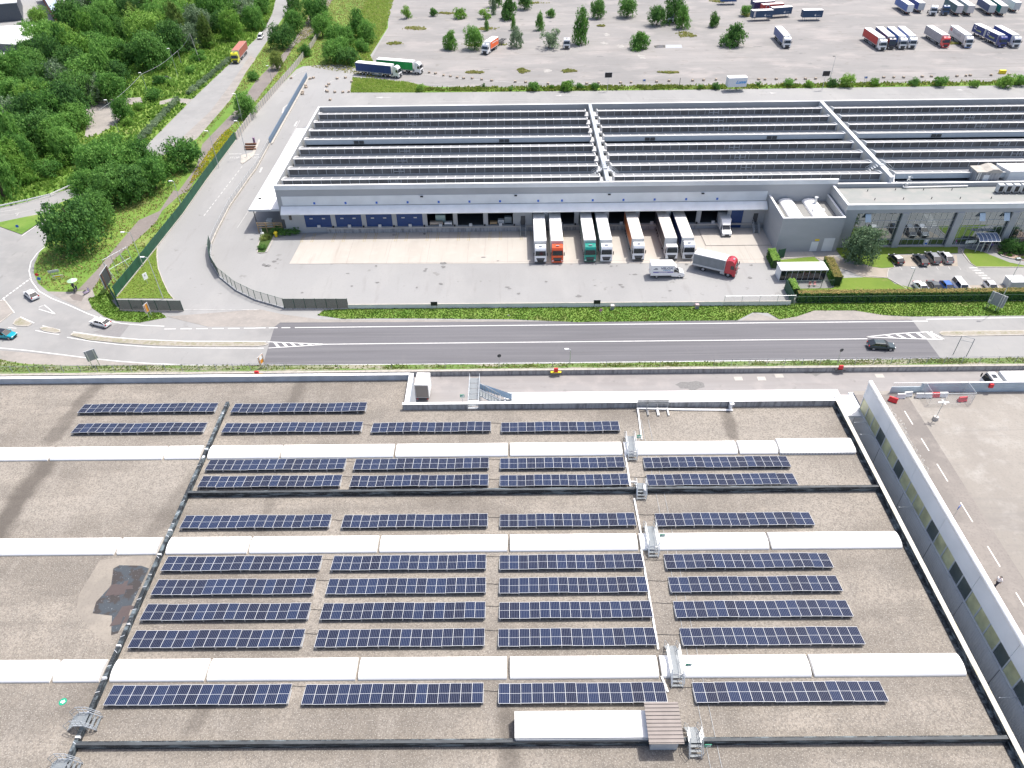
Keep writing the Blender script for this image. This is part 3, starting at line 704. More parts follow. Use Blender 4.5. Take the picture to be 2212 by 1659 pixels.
# ================================================================ ground sheets
ASPH = (.282,.283,.281)
M['asphalt'] = ground_mat('old_asphalt', ASPH, [((.02,.02,.1),.40,.60,(.252,.252,.250),.9,5),((.12,.05,.1),.48,.7,(.308,.306,.300),.75,6),((.5,.08,.1),.58,.72,(.22,.214,.21),.45,5),((.35),.66,.70,(.17,.165,.16),.5,3),((2.5),.55,.8,(.19,.185,.18),.35,4)])
M['lorrypark'] = ground_mat('weathered_lorry_park', (.262,.253,.246), [((.018,.03,.1),.40,.58,(.214,.210,.206),.95,6),((.07,.12,.1),.50,.66,(.305,.286,.275),.85,6),((.04,.35,.1),.56,.68,(.19,.18,.172),.6,6),((.02,.9,.1),.60,.68,(.17,.16,.15),.5,5),((.25),.60,.70,(.165,.155,.14),.5,6),((.9),.66,.72,(.36,.34,.32),.5,4)])
M['newroad'] = ground_mat('dark_road_asphalt', (.140,.139,.150), [((.03,.6,.1),.42,.62,(.120,.119,.128),.9,3),((.02,1.3,.1),.5,.65,(.163,.162,.172),.7,2),((.2,.06,.1),.6,.75,(.17,.166,.168),.4,4),(2.5,.5,.8,(.11,.108,.113),.35,4)])
M['oldroad'] = ground_mat('pale_road_asphalt', (.268,.268,.265), [((.05,.05,.1),.42,.62,(.225,.225,.223),.9,4),((.3,.3,.1),.45,.7,(.30,.295,.287),.6,5),((.9,.3,.1),.62,.72,(.175,.172,.17),.5,5)])
M['pad'] = ground_mat('dock_concrete_pad', (.405,.38,.345), [((.12,.02,.1),.42,.62,(.37,.345,.31),.8,4),((.4),.5,.7,(.43,.405,.37),.6,5),((1.2,.06,.1),.56,.72,(.27,.235,.205),.4,4)])
M['dirt'] = ground_mat('pinkish_dirt', (.285,.265,.245), [((.2,.3,.1),.42,.62,(.23,.217,.203),.9,6),(1.5,.5,.75,(.36,.325,.295),.5,4)])
M['gravelpath'] = ground_mat('gravel_path', (.20,.178,.166), [((.2,.12,.1),.42,.64,(.165,.146,.136),.9,6),(1.5,.5,.75,(.26,.235,.22),.5,4)])
M['grass'] = ground_mat('grass', (.105,.20,.032), [((.06),.40,.62,(.17,.25,.05),.8,4),((.35),.50,.68,(.075,.15,.024),.8,5),((1.8),.5,.75,(.20,.24,.07),.5,4),((.12),.58,.70,(.28,.25,.12),.65,5)])
M['lawn'] = ground_mat('mown_lawn', (.135,.20,.030), [((.15),.42,.62,(.105,.17,.024),.9,4),((.5),.58,.7,(.20,.20,.065),.7,5),((3),.5,.75,(.085,.14,.02),.45,3)])
M['scrub'] = ground_mat('scrub_floor', (.045,.085,.02), [((.12),.45,.62,(.09,.14,.03),.8,5),((.5),.5,.7,(.03,.055,.015),.85,5)])
M['drygrass'] = ground_mat('dry_grass', (.27,.25,.20), [((.5),.45,.62,(.19,.19,.11),.7,5),((1.8),.46,.62,(.31,.29,.255),.95,4)])
M['paint'] = flat('road_marking_white', (.62,.62,.61), .6, var=.10, scale=2)
M['wornpaint'] = ground_mat('worn_road_marking', (.48,.48,.47), [((1.5),.45,.6,(.33,.325,.32),.8,5)])
M['yline'] = ground_mat('worn_yellow_line', (.38,.30,.12), [((1.2),.45,.6,(.36,.32,.24),.9,5)])
M['kerb'] = ground_mat('concrete_kerb', (.42,.395,.355), [((1.0),.45,.65,(.32,.30,.27),.8,5)])
def gsheet(name, poly, z, mat, world=False):
    p = poly if world else GP(poly)
    return struct(MB().sheet(p, z), name, mat)
struct(MB().sheet([(-1500,-1500),(1500,-1500),(1500,1500),(-1500,1500)], 0), 'ground', M['asphalt'])
gsheet('lorry_park', [(822,175),(800,130),(840,60),(850,-60),(2600,-60),(2600,185),(2212,183),(1106,190),(912,185)], .02, M['lorrypark'])
WOOD = [(-500,150),(0,150),(35,138),(48,118),(110,108),(140,60),(120,20),(300,8),(420,-20),(600,-20),(588,30),(572,62),(553,84),(495,139),(416,214),(310,321),(270,352),(235,385),(190,402),(150,408),(60,435),(0,449),(-300,480)]
gsheet('wood_floor', WOOD, .02, M['grass'])
gsheet('verge', [(600,55),(650,-20),(840,-20),(838,60),(800,120),(815,150),(775,150),(742,139),(688,141),(655,143),(640,150),(560,232),(510,302),(450,378),(345,520),(245,648),(190,645),(152,632),(104,630),(82,612),(73,590),(74,572),(84,548),(98,527),(104,500),(101,470),(118,443),(160,425),(230,408),(290,372),(355,334),(425,300),(497,217),(532,155),(575,92)], .03, M['grass'])
gsheet('far_lane', [(640,150),(688,168),(742,141),(770,140),(822,175),(912,185),(1106,190),(1106,225),(682,232),(560,232)], .012, M['asphalt'])
gsheet('forecourt', [(112,150),(150,130),(260,60),(300,8),(120,20),(140,60),(110,108),(48,118)], .015, M['asphalt'])
PATHL = [(167,628),(212,581),(240,546),(300,476),(345,456),(375,411),(385,414),(425,360),(437,312),(510,237),(553,175),(615,112),(653,62),(690,-15),(728,-15),(690,45),(678,70),(635,100),(598,160),(553,218),(490,282),(462,320),(442,355),(405,415),(390,420),(350,456),(337,481),(295,519),(252,556),(225,591),(200,626)]
gsheet('gravel_path', PATHL, .05, M['gravelpath'])
gsheet('path_mouth', [(150,631),(200,626),(205,640),(190,648),(200,668),(186,672),(120,640),(104,630)], .045, M['dirt'])
gsheet('manhole_patch', [(150,640),(163,634),(182,641),(176,651),(158,648)], .055, M['gravelpath'])
gsheet('clearing', [(180,222),(232,215),(305,210),(308,222),(260,230),(262,262),(215,290),(182,300),(188,268),(172,240)], .035, M['dirt'])
gsheet('track', [(372,212),(416,214),(404,226),(385,222),(345,226),(345,219)], .04, M['dirt'])
gsheet('sloping_road', [(588,30),(600,-20),(650,-20),(606,40),(575,92),(532,155),(497,217),(425,300),(355,334),(290,372),(230,408),(160,425),(118,443),(101,470),(104,500),(60,560),(0,570),(-300,600),(-300,480),(0,455),(60,438),(150,411),(192,404),(238,386),(272,353),(311,321),(416,214),(495,140),(553,85)], .02, M['oldroad'])
gsheet('road_shoulder', [(553,127),(532,155),(497,217),(425,300),(355,334),(395,296),(455,240),(500,180),(540,120)], .035, M['dirt'])
# junction and the dark main road
Y_TOP, Y_C, Y_BOT = 111.5, 106.2, 100.15
gsheet('junction', [(-300,570),(0,560),(60,555),(84,548),(74,572),(73,590),(82,612),(104,630),(152,655),(225,684),(250,695),(302,702),(400,706),(640,706),(640,790),(250,785),(100,765),(0,755),(-300,735)], .025, M['oldroad'])
RD = [G(605,697), G(593,706), G(568,787.5)]
xr0, xr1 = G(1969,690)[0], G(2030,772)[0]
struct(MB().sheet([RD[0], RD[1], RD[2], (xr1,Y_BOT-.15), (xr0,Y_TOP+.5)], .035), 'main_road', M['newroad'])
struct(MB().sheet([(xr0-.1,Y_TOP+1.8),(xr1-.1,Y_BOT-.6),(260,Y_BOT-.6),(260,Y_TOP+2.5)], .03), 'pale_road', M['oldroad'])
gsheet('road_patch', [(283,698),(262,697),(200,718),(258,730)], .035, flat('dark_patch_asphalt',(.20,.195,.195),.9,var=.08))
gsheet('road_edge_dirt', [(560,668),(615,680),(690,690),(800,691),(1106,692),(1250,697),(1600,694),(1630,676),(1684,690),(1760,671),(1846,671),(1909,681),(1972,686),(1972,694),(1106,704),(640,706),(450,706),(360,684)], .028, M['dirt'])
# markings
m = MB()
def line(mb, y, x0, x1, w=.16, z=.045): mb.box(x0, x1, y-w/2, y+w/2, z-.004, z)
xl0 = G(638,706)[0]; line(m, Y_TOP, xl0, G(2001,690)[0], .22)
line(m, Y_BOT, RD[2][0]-2, xr1+2, .22)
line(m, Y_C, G(698,744)[0], G(1871,728)[0], .2)
for vx0, vx1 in ((553,575),(582,601),(609,628)): x0 = G(vx0,706)[0]; line(m, Y_TOP, x0, G(vx1,706)[0], .22)
for i in range(6):
    x0 = G(360+i*34,703)[0]; line(m, Y_TOP-.05, x0, x0+2.2, .2, .05)
def dline(mb, pts, w=.18, z=.045):
    mb.ribbon(GP(pts), w, z)
dline(m, [(578,738.5),(620,740.5),(698,743.5)]); dline(m, [(580,752),(640,748.5),(698,744.5)])
for i in range(6):
    vx = 590+i*18; h = (698-vx)/118*6.2
    p = GP([(vx,744.8-h),(vx+6,744.8-h),(vx+16,744.9+h),(vx+9,744.9+h)]); m.sheet(p, .044)
dline(m, [(1871,728),(1935,721),(2014,716.5)]); dline(m, [(1871,728),(1950,731.5),(2039,733.5)]); dline(m, [(2006,716.5),(2039,733.5)], .4)
for i in range(5):
    vx = 1912+i*22; h0 = (vx-1871)/145*11.5; 
    m.sheet(GP([(vx,728-h0),(vx+7,728-h0-.3),(vx+26,730+h0*.33),(vx+18,730+h0*.33)]), .044)
# junction curves
dline(m, [(101,530),(80,548),(67,566),(63,585),(68,607),(84,629),(112,645),(150,660),(190,678),(228,692),(262,699),(310,703),(355,705)], .2)
dline(m, [(-200,738),(0,752),(60,757.5),(130,766),(200,775),(260,781),(330,786),(420,789),(568,790)], .2)
dline(m, [(2001,690),(2212,686)], .2)
for i in range(9):
    vx = 6+i*7.2; vy = 646-i*5.3; dline(m, [(vx,vy),(vx+5,vy-3.6)], .3)
dline(m, [(0,650),(8,646),(31,676)], .2)
for a in ([(84,664),(96,659),(120,679)],[(120,679),(84,668)],): dline(m, a, .16)
dline(m, [(18,708),(36,709.5)], .14); dline(m, [(44,685),(74,698)], .2); dline(m, [(77,714),(100,719),(128,723)], .16); dline(m, [(92,704),(130,713)], .16)
dline(m, [(145,729),(200,738),(260,745),(330,750),(440,752),(570,752.5)], .18); dline(m, [(158,717),(225,727),(300,733.5),(400,737.5),(575,738)], .18)
dline(m, [(0,481),(60,468),(106,456)], .14); dline(m, [(47,510),(110,466)], .16); dline(m, [(0,458),(40,452)], .1)
dline(m, [(280,688),(400,697)], .0001)
struct(m, 'road_markings', M['paint'])
m = MB()
dline(m, [(0,465),(30,463),(83,450)], .12); dline(m, [(30,463),(41,459),(36,466)], .3)
# entrance lane dashes & stop line
for i in range(14):
    f = i/13; vx = 523+(444-523)*f; vy = 360+(462-360)*f; dline(m, [(vx,vy),(vx-3.6,vy+4.8)], .22)
dline(m, [(495,333),(522,333)], .45); dline(m, [(542,335),(562,334)], .45)
dline(m, [(648,260),(560,420),(513,492)], .12, .03)
dline(m, [(340,552),(338,560),(341,580),(350,607),(362,630),(377,649)], .2)
dline(m, [(397,669),(480,669),(560,669.5)], .16)
dline(m, [(622,174),(640,160),(668,150),(690,146)], .2, .05)
dline(m, [(700,200),(703,188),(715,176),(740,169),(766,167),(800,170),(880,178),(950,184),(1030,190)], .18)
dline(m, [(912,160),(945,165),(1010,171),(1106,178),(1300,182),(1560,182),(1800,178),(2212,168)], .2)
dline(m, [(905,221),(1106,218),(1500,213)], .16); dline(m, [(1900,204),(2100,203)], .14)
def arrow(vx0, vx1, vy, back=False):
    x0, y = G(vx0, vy); x1, _ = G(vx1, vy); s = 1 if x1 > x0 else -1
    m.sheet([(x0+s*2.2,y-.15),(x1,y-.15),(x1,y+.15),(x0+s*2.2,y+.15)], .04); m.sheet([(x0,y),(x0+s*2.4,y-.7),(x0+s*2.4,y+.7)], .04)
arrow(1197,1250,206.5); arrow(810,845,211); arrow(1680,1640,201) ; arrow(2062,2092,194.5)
dline(m, [(610,245),(613,233),(622,226)], .5); dline(m, [(636,273),(642,262)], .5); dline(m, [(561,373),(566,362)], .5)
struct(m, 'lane_markings', M['wornpaint'])
def ground_text(body, vx, vy, size, rz, sx=1):
    x, y = G(vx, vy); o = text_mesh('painted_lettering', body, size, M['wornpaint'], None, (x, y, .045), (0,0,rz), ext=.002, sx=sx, bold=.04); o['kind'] = 'structure'; return o
ground_text('STOP', 506, 341.5, 1.75, 0, .62); ground_text('STOP', 553, 341, 1.75, 0, .62)
# yellow dock guide lines
m = MB()
for k in range(9):
    x0 = -44.4+7.0*k
    for dx in (-1.3,-.9,1.0,1.4): m.ribbon([(x0+dx-2.1,147.9),(x0+dx-2.1,143.9)], .1, .048)
struct(m, 'dock_guide_lines', M['yline'])
# yard
pad = [G(655,514), G(625,570), (63.8,132.8), (63.8,148.3), (-41.2,148.3)]
pad[0] = (G(655,514)[0], G(655,514)[1])
struct(MB().sheet(pad, .03), 'dock_concrete_pad', M['pad'])
m = MB()
for k in range(12): x = -36+8.6*k; m.box(x-.03,x+.03,134.4,147.9,.036,.04)
m.box(-46,63,134.6,134.7,.036,.04)
struct(m, 'pad_joints', flat('pad_joint',(.30,.27,.25),.9))
# grass strips & lawns
GS = [(685,681),(700,671),(760,667.5),(1106,665.5),(1659,659),(1700,657),(1712,655),(2212,650),(2400,648),(2400,680),(2212,682),(1971,684),(1909,681),(1846,671),(1759,671),(1721,684),(1684,690),(1659,676),(1626,675),(1593,692),(1246,696),(1106,690),(900,688),(803,688),(740,689)]
gsheet('grass_strip', GS, .05, M['grass'])
LS = [(-300,770),(0,778),(60,787),(150,790),(300,790),(568,789.5),(1106,787),(1659,780),(2100,774),(2600,768),(2600,787),(2212,790),(1106,801),(0,806),(-300,808)]
gsheet('lower_verge', [(-300,745),(0,757),(130,768),(260,783),(568,793),(1106,787),(1659,780),(2212,773),(2600,768),(2600,788),(2212,790),(1106,801),(0,806),(-300,808)], .03, M['dirt'])
M['patchy'] = ground_mat('patchy_verge', (.115,.19,.045), [((.12,.5,.1),.46,.58,(.29,.265,.22),.9,6),((.5),.50,.66,(.09,.15,.03),.7,5),((2),.5,.7,(.24,.25,.12),.5,4)])
gsheet('lower_grass', LS, .045, M['patchy'])
LAWN3 = [(346,522),(340,535),(339,555),(342,580),(352,607),(364,632),(376,645),(252,645),(250,643)]
gsheet('lawn', LAWN3, .06, M['lawn'])
G4 = [(232,631),(190,646),(200,666),(225,684),(250,693),(302,697),(360,686),(348,676),(262,672),(245,655)]
gsheet('verge_corner', G4, .06, M['grass'])
gsheet('traffic_triangle', [(-60,492),(0,481),(105,459),(110,466),(47,507),(0,490)], .14, M['grass'])
# parking side
q = lambda *p: [(1659+a/4, 384+b/4) for a, b in p]
gsheet('car_park', q((600,690),(1640,660),(2600,600),(2600,985),(1230,985),(1030,870),(640,830)), .03, M['oldroad'])
M['beige'] = ground_mat('beige_paving', (.33,.29,.25), [((.4),.45,.65,(.27,.245,.20),.8,4)])
gsheet('parking_bays', q((1085,765),(1045,668),(1630,668),(1640,765)), .04, M['beige'])
gsheet('parking_bays_south', q((1300,985),(1280,930),(2212,930),(2260,985)), .04, M['beige'])
gsheet('lawn', q((640,868),(830,862),(1030,870),(1100,920),(1240,950),(1300,985),(1300,1010),(200,1010),(250,960),(560,955)), .07, M['lawn'])
gsheet('lawn', q((60,715),(400,683),(450,726),(110,742)), .07, M['lawn'])
gsheet('lawn', q((570,605),(1640,598),(1640,652),(1040,662),(1090,775),(980,782),(900,770),(640,690)), .07, M['lawn'])
gsheet('lawn', q((1690,645),(1700,612),(1850,640),(2090,735),(2300,775),(1805,775),(1775,762)), .07, M['lawn'])
gsheet('footpath', q((400,683),(570,672),(690,740),(980,785),(1090,778),(1030,800),(1030,868),(830,860),(600,770)), .06, M['beige'])
gsheet('entrance_paving', q((1000,590),(2400,585),(2400,640),(2212,745),(2090,735),(1850,640),(1690,610),(1640,600)), .05, M['oldroad'])
M['redgravel'] = ground_mat('red_planting_gravel', (.38,.27,.215), [((1.0),.45,.65,(.29,.20,.16),.8,4)])
gsheet('flower_bed', q((1965,625),(2030,602),(2450,600),(2450,740),(2212,722),(2090,695),(2000,660)), .09, M['redgravel'])
m = MB()
def kerb(mb, pts, w=.16, h=.13): mb.ribbon(GP(pts), w, 0, z1=h)
kerb(m, q((1240,985),(1030,868),(1030,830),(1040,790),(1095,775),(1040,662)))
kerb(m, q((1640,600),(1670,625),(1685,660),(1740,735),(1800,772),(2600,778)))
kerb(m, q((120,700),(400,683),(450,726),(600,780),(830,845),(1035,868)))
kerb(m, [(a,b) for a,b in ((346,520),(340,535),(339,555),(342,580),(352,607),(364,632),(377,648))])
kerb(m, q((1965,610),(1970,640),(2020,680),(2100,702),(2300,725)), .2, .25)
kerb(m, q((600,632),(560,610)), .1)
kerb(m, [(566,506),(558,530),(556,546),(565,548),(577,545),(592,513)])
struct(m, 'kerbs', M['kerb'])
gsheet('planted_island', [(566,490),(558,530),(557,545),(572,546),(588,515),(598,488)], .06, M['scrub'])
# zebra crossing + bays
m = MB()
for i in range(6): 
    a = q((1730+i*27.5, 773+i*22.5),(1805+i*27.5, 773+i*22.5),(1815+i*27.5,785+i*22.5),(1742+i*27.5,785+i*22.5)); m.sheet(GP(a), .05)
for a in q((1080,668),(1180,668),(1280,668),(1395,668),(1500,668),(1590,668)):
    b = (a[0]+14, a[1]+25); c = (a[0]+19, a[1]+32); m.ribbon(GP([b, c]), .12, .052)
for i in range(9): a = q((1270+i*115, 925),(1290+i*115, 955)); m.ribbon(GP(a), .12, .052)
struct(m, 'parking_markings', M['wornpaint'])
# median islands
def island(pts, z=.14, fill='drygrass'):
    m = MB().prism(GP(pts), 0, z, 0); struct(m, 'median_island', M['kerb'])
    c = [sum(p[0] for p in pts)/len(pts), sum(p[1] for p in pts)/len(pts)]
    P = GP(pts); cx = sum(p[0] for p in P)/len(P); cy = sum(p[1] for p in P)/len(P)
    L = max(abs(p[0]-cx) for p in P); W = max(abs(p[1]-cy) for p in P)
    struct(MB().sheet([(cx+(x-cx)*(1-.25/L), cy+(y-cy)*(1-.3/W)) for x, y in P], z+.01), 'median_planting', M[fill])
island([(152,724),(158,719.5),(190,723),(225,729),(300,735.5),(400,739.5),(553,740),(572,740.5),(580,743.5),(574,747),(553,749),(440,749.5),(340,747.5),(260,742),(190,735)])
island([(86,710),(95,706),(115,709),(130,714),(131,719),(118,720),(95,716)])
island([(28,701),(34,691),(44,686),(60,694),(70,701),(60,706),(36,705)])
island([(-60,655),(0,650),(12,650),(30,675),(0,698),(-60,705)], .14, 'dirt')
island([(2029,719),(2034,716.5),(2060,716),(2400,712),(2400,722),(2060,727),(2036,726),(2029,722)])
# retaining wall south of the verge (yard lane runs lower behind it)
xa, xb = -110, 130
t = world_thing('retaining_wall', 'long low concrete retaining wall with a pale coping below the roadside verge', 'wall', (0, 97.1, 0))
m = MB().box(xa, xb, 96.9, 97.3, 0, .95, 0); part(t, m, 'wall', M['pstain'])
m = MB()
for i in range(60): m.box(xa+i*4+.02, xa+i*4+3.98, 96.84, 97.36, .95, 1.03)
part(t, m, 'coping', M['kerb'])
struct(MB().sheet([(-200,86),(160,86),(160,96.9),(-200,96.9)], .016), 'service_lane', ground_mat('service_lane_asphalt', (.262,.252,.248), [((.04,.5,.1),.42,.62,(.235,.222,.218),.9,4),((.25),.5,.66,(.31,.29,.28),.7,5),((.5),.62,.70,(.17,.162,.158),.6,6)]))
# bank: raises verge surface behind the wall
struct(MB().add([(xa,97.3,.93),(xb,97.3,.93),(xb,99.2,.05),(xa,99.2,.05)], [(0,1,2,3)]), 'verge_bank', M['patchy'])
# ---------------------------------------------------------------- tufts (uncountable growth)
M['tuft'] = leaf_mat('grass_blades', (.08,.17,.022), (.15,.28,.04), (.34,.36,.12), .4)
M['tuftdry'] = leaf_mat('dry_grass_blades', (.13,.21,.03), (.26,.33,.07), (.46,.43,.18), .4)
M['meadow'] = leaf_mat('meadow_blades', (.14,.25,.03), (.26,.40,.06), (.42,.50,.14), .4)
M['weed'] = leaf_mat('weed_leaves', (.08,.18,.025), (.15,.29,.045), (.27,.40,.09), .4)
def tufts(name, polys, n, h, wdt, mat, label, cat='grass', seed=1, z0=.05, clump=0.0, world=False, zf=None, holes=()):
    rnd = random.Random(seed); m = MB()
    for poly in polys:
        P = poly if world else GP(poly)
        x0, x1 = min(p[0] for p in P), max(p[0] for p in P); y0, y1 = min(p[1] for p in P), max(p[1] for p in P)
        k = 0; tries = 0; cx = cy = None
        while k < n and tries < n*20:
            tries += 1
            if clump and cx is not None and rnd.random() < clump: x, y = cx+rnd.gauss(0,1.0), cy+rnd.gauss(0,1.0)
            else: x, y = rnd.uniform(x0,x1), rnd.uniform(y0,y1)
            if not inside((x,y), P) or any(inside((x,y), q) for q in holes): continue
            if not clump or cx is None or rnd.random() < .12: cx, cy = x, y
            k += 1; hh = h*rnd.uniform(.4,1.2); zz = z0+(zf(x,y) if zf else 0)
            for j in range(2):
                a = rnd.random()*pi; ww = wdt*rnd.uniform(.5,1.1); dx, dy = cos(a)*ww/2, sin(a)*ww/2
                lx, ly = rnd.uniform(-.5,.5)*hh, rnd.uniform(-.5,.5)*hh
                m.add([(x-dx,y-dy,zz),(x+dx,y+dy,zz),(x+dx*.5+lx,y+dy*.5+ly,zz+hh),(x-dx*.7+lx,y-dy*.7+ly,zz+hh*.9)], [(0,1,2,3)])
    o = m.build(name, mat); return tag(o, label, cat, kind='stuff')
tufts('grass_tufts', [GS], 17000, .17, .24, M['tuft'], 'tall green grass in the verge between the yard and the main road', seed=2)
tufts('grass_tufts', [LS], 7000, .2, .26, M['tuftdry'], 'rough grass and weeds on the verge above the retaining wall', seed=3, zf=lambda x, y: max(0,.93*(99.2-y)/1.9), clump=.6)
tufts('grass_tufts', [G4], 1500, .2, .26, M['tuft'], 'long dry-tipped grass at the corner outside the green gate', seed=4)
tufts('grass_tufts', [LAWN3], 2500, .1, .2, M['tuftdry'], 'short lawn grass in the triangle beside the curved driveway', seed=5)
VG = [(600,60),(640,0),(835,0),(835,60),(800,120),(815,170),(700,150),(640,140),(555,225),(512,296),(450,372),(345,512),(250,636),(205,640),(200,626),(252,556),(337,481),(390,420),(442,355),(490,282),(553,218),(598,160),(635,100),(653,62),(615,112),(553,172),(500,225),(430,310),(385,400),(345,450),(300,476),(212,581),(150,628),(104,628),(82,610),(75,575),(100,527),(105,500),(200,440),(330,350),(425,302),(497,219),(532,158),(575,95)]
tufts('grass_tufts', [VG], 19000, .33, .36, M['tuftdry'], 'patchy green and straw-coloured grass between the sloping road and the yard fence', seed=6)
tufts('undergrowth', [WOOD], 30000, .8, .8, M['weed'], 'weeds and brambles covering the ground under and around the wood', 'undergrowth', seed=8, holes=[GP([(180,222),(232,215),(305,210),(308,222),(260,230),(262,262),(215,290),(182,300),(188,268),(172,240)]), GP([(372,212),(416,214),(404,226),(385,222),(345,226),(345,219)])])
tufts('grass_tufts', [[(757,200),(762,168),(800,170),(880,178),(920,188),(918,199)]], 3500, .4, .4, M['meadow'], 'pale tall grass in the wedge-shaped island by the two lorries', seed=9)
tufts('grass_tufts', [[(700,138),(742,120),(790,0),(850,0),(835,60),(800,120),(815,150),(760,142)]], 5000, .5, .6, M['meadow'], 'bright meadow grass between the trees left of the lorry park', seed=10)
tufts('hedgerow_weeds', [[(910,198),(918,190),(1106,188),(1560,184),(2400,172),(2400,180),(1560,193),(1106,198)]], 5500, .6, .5, M['tuftdry'], 'straggling weeds along the verge between the lorry park and the lane', 'weeds', seed=11, clump=.7)
WP = [[(985,97),(1100,92),(1103,97),(985,102)],[(830,93),(870,90),(875,96),(835,98)],[(1105,5),(1190,5),(1190,10),(1105,10)],[(1530,0),(1590,0),(1590,6),(1530,6)],[(1448,68),(1510,72),(1515,82),(1450,80)],[(1600,28),(1648,28),(1648,40),(1600,40)],[(1000,155),(1050,153),(1050,160),(1000,160)],[(1200,150),(1255,152),(1255,157),(1200,157)],[(1400,156),(1490,155),(1490,159),(1400,159)],[(925,28),(1010,26),(1010,31),(925,31)],[(1290,54),(1310,54),(1310,59),(1290,59)],[(780,158),(820,140),(850,160),(830,175)],[(1150,150),(1110,148),(1108,158),(1150,160)],[(860,60),(880,56),(930,62),(920,66)],[(1020,60),(1090,62),(1060,66)],[(2035,92),(2080,92),(2080,97),(2035,97)]]
def blob(q, k):
    P = GP(q); cx = sum(p[0] for p in P)/len(P); cy = sum(p[1] for p in P)/len(P); rx = max(abs(p[0]-cx) for p in P); ry = max(max(abs(p[1]-cy) for p in P), 1.2)
    rnd = random.Random(k); return [(cx+rx*cos(a*.5236)*rnd.uniform(.35,1), cy+ry*sin(a*.5236)*rnd.uniform(.4,1.1)) for a in range(12)]
WP = [blob(q, i) for i, q in enumerate(WP)]
tufts('weed_patches', WP, 230, .45, .5, M['tuftdry'], 'low weed patches growing through cracks of the lorry park', 'weeds', seed=12, world=True, clump=.5)
gsheet('wedge_verge', [(757,200),(762,168),(800,170),(880,178),(935,188),(1106,189),(1560,185),(2212,176),(2600,170),(2600,178),(2212,184),(1560,193),(1106,198),(920,200)], .05, M['grass'])
# ================================================================ long sawtooth warehouse
YF, YB, XWW = 148.4, 196.5, -52.3
ZP = 11.35
M['panel'] = ground_mat('facade_panel', (.38,.395,.405), [((.15,.15,.4),.4,.65,(.34,.355,.365),.8,4)], .6)
M['panel2'] = flat('light_facade_panel', (.66,.69,.70), .55, var=.06, scale=.4)
M['canopyblue'] = flat('pale_blue_canopy', (.70,.73,.74), .45, .05, var=.06, scale=.5)
wh = world_thing('sawtooth_warehouse', 'long grey warehouse with sawtooth skylight roof and a row of loading docks', 'warehouse', (15, 150, 0))
BX = [20.3, 81.8, 140]
XE = 175
# envelope walls with dock openings
docks = []                           # (x0, x1, kind)
P7 = 6.94

def wx(vx, z=3.0, Y=YF):
    "world x of raster column vx where it meets the facade plane near height z"
    lo, hi = -80, 140
    # solve along the facade
    best = None
    r = G(vx, 830, 0)
    import math as _m
    for it in range(40):
        mid = (lo+hi)/2
        v = Vector((mid, Y, z-H)); c = (v.x*_x.x+v.y*_d.x+v.z*_z.x, 0, v.x*_x.z+v.y*_d.z+v.z*_z.z)
        px = CX+FPX*c[0]/c[2]
        if px < vx: lo = mid
        else: hi = mid
    return (lo+hi)/2
ops = []
for i, (a, b) in enumerate(((412,640),(680,905),(945,1170),(1210,1435),(1475,1700),(1738,1962),(2002,2220))):
    ops.append((wx(553+a/4,4.3), wx(553+b/4,4.3), 'blue' if i < 4 else 'open'))
for a, b in ((175,275),(315,540),(580,800),(840,1065),(1105,1332),(1375,1600),(1640,1866)):
    ops.append((wx(1106+a/4,4.3), wx(1106+b/4,4.3), 'open'))
ops.append((wx(1106+1900/4,4.3), wx(1106+2005/4,4.3), 'blueground'))
ZD0, ZD1 = 1.35, 5.0
m = MB(); xc = XWW; XEND = 56.4
m.box(XWW, XEND, YF, YF+.3, ZD1, ZP-.02)
for x0, x1, k in ops:
    m.box(xc, x0, YF, YF+.3, 0, ZD1); zb = .05 if k == 'blueground' else ZD0
    m.box(x0, x1, YF, YF+.3, 0, zb); xc = x1
m.box(xc, XEND, YF, YF+.3, 0, ZD1)
m.box(XEND, 70.2, YF, YF+.3, 0, ZP-.02); m.box(70.2, XE, YF, YF+.3, 0, 10.3)
m.box(XWW, XWW+.3, YF+.3, YB, 0, ZP-.02); m.box(XE-.3, XE, YF+.3, YB, 0, ZP-.02); m.box(XWW, XE, YB, YB+.3, 0, ZP-.02)
part(wh, m, 'wall', M['panel'])
m = MB().box(XWW-.06, 70.2, YF-.09, YF+.4, ZP-.02, ZP+.1); m.box(70.2, XE, YF-.09, YF+.4, 10.3, 10.42); m.box(XWW-.06, XWW+.35, YF+.4, YB-.1, ZP-.02, ZP+.1); m.box(XWW-.06, XE, YB-.1, YB+.4, ZP-.02, ZP+.1)
part(wh, m, 'coping', M['white'])
m = MB().box(XWW+1.0, 55.4, YF-.09, YF-.01, 6.75, 8.9); part(wh, m, 'light_panel_band', M['panel2'])
m = MB().box(XWW-.02, 70.2, YF-.06, YF-.01, 10.4, ZP-.03); part(wh, m, 'upper_band', M['panel2'])
m = MB().add([(XWW+.6,146.6,5.5),(55.7,146.6,5.5),(55.7,YF-.1,6.6),(XWW+.6,YF-.1,6.6),(XWW+.6,146.6,5.3),(55.7,146.6,5.3),(55.7,YF-.1,6.3),(XWW+.6,YF-.1,6.3)],
    [(0,1,2,3),(7,6,5,4),(0,4,5,1),(1,5,6,2),(3,2,6,7),(0,3,7,4)])
part(wh, m, 'dock_canopy', M['canopyblue'])
m = MB().box(-42.5, XEND, YF-.4, YF, 1.0, 1.3); m.box(-42.5, 41, YF-.35, YF, 0, 1.0, 1); part(wh, m, 'dock_kerb', [M['concrete'], M['pstain']])
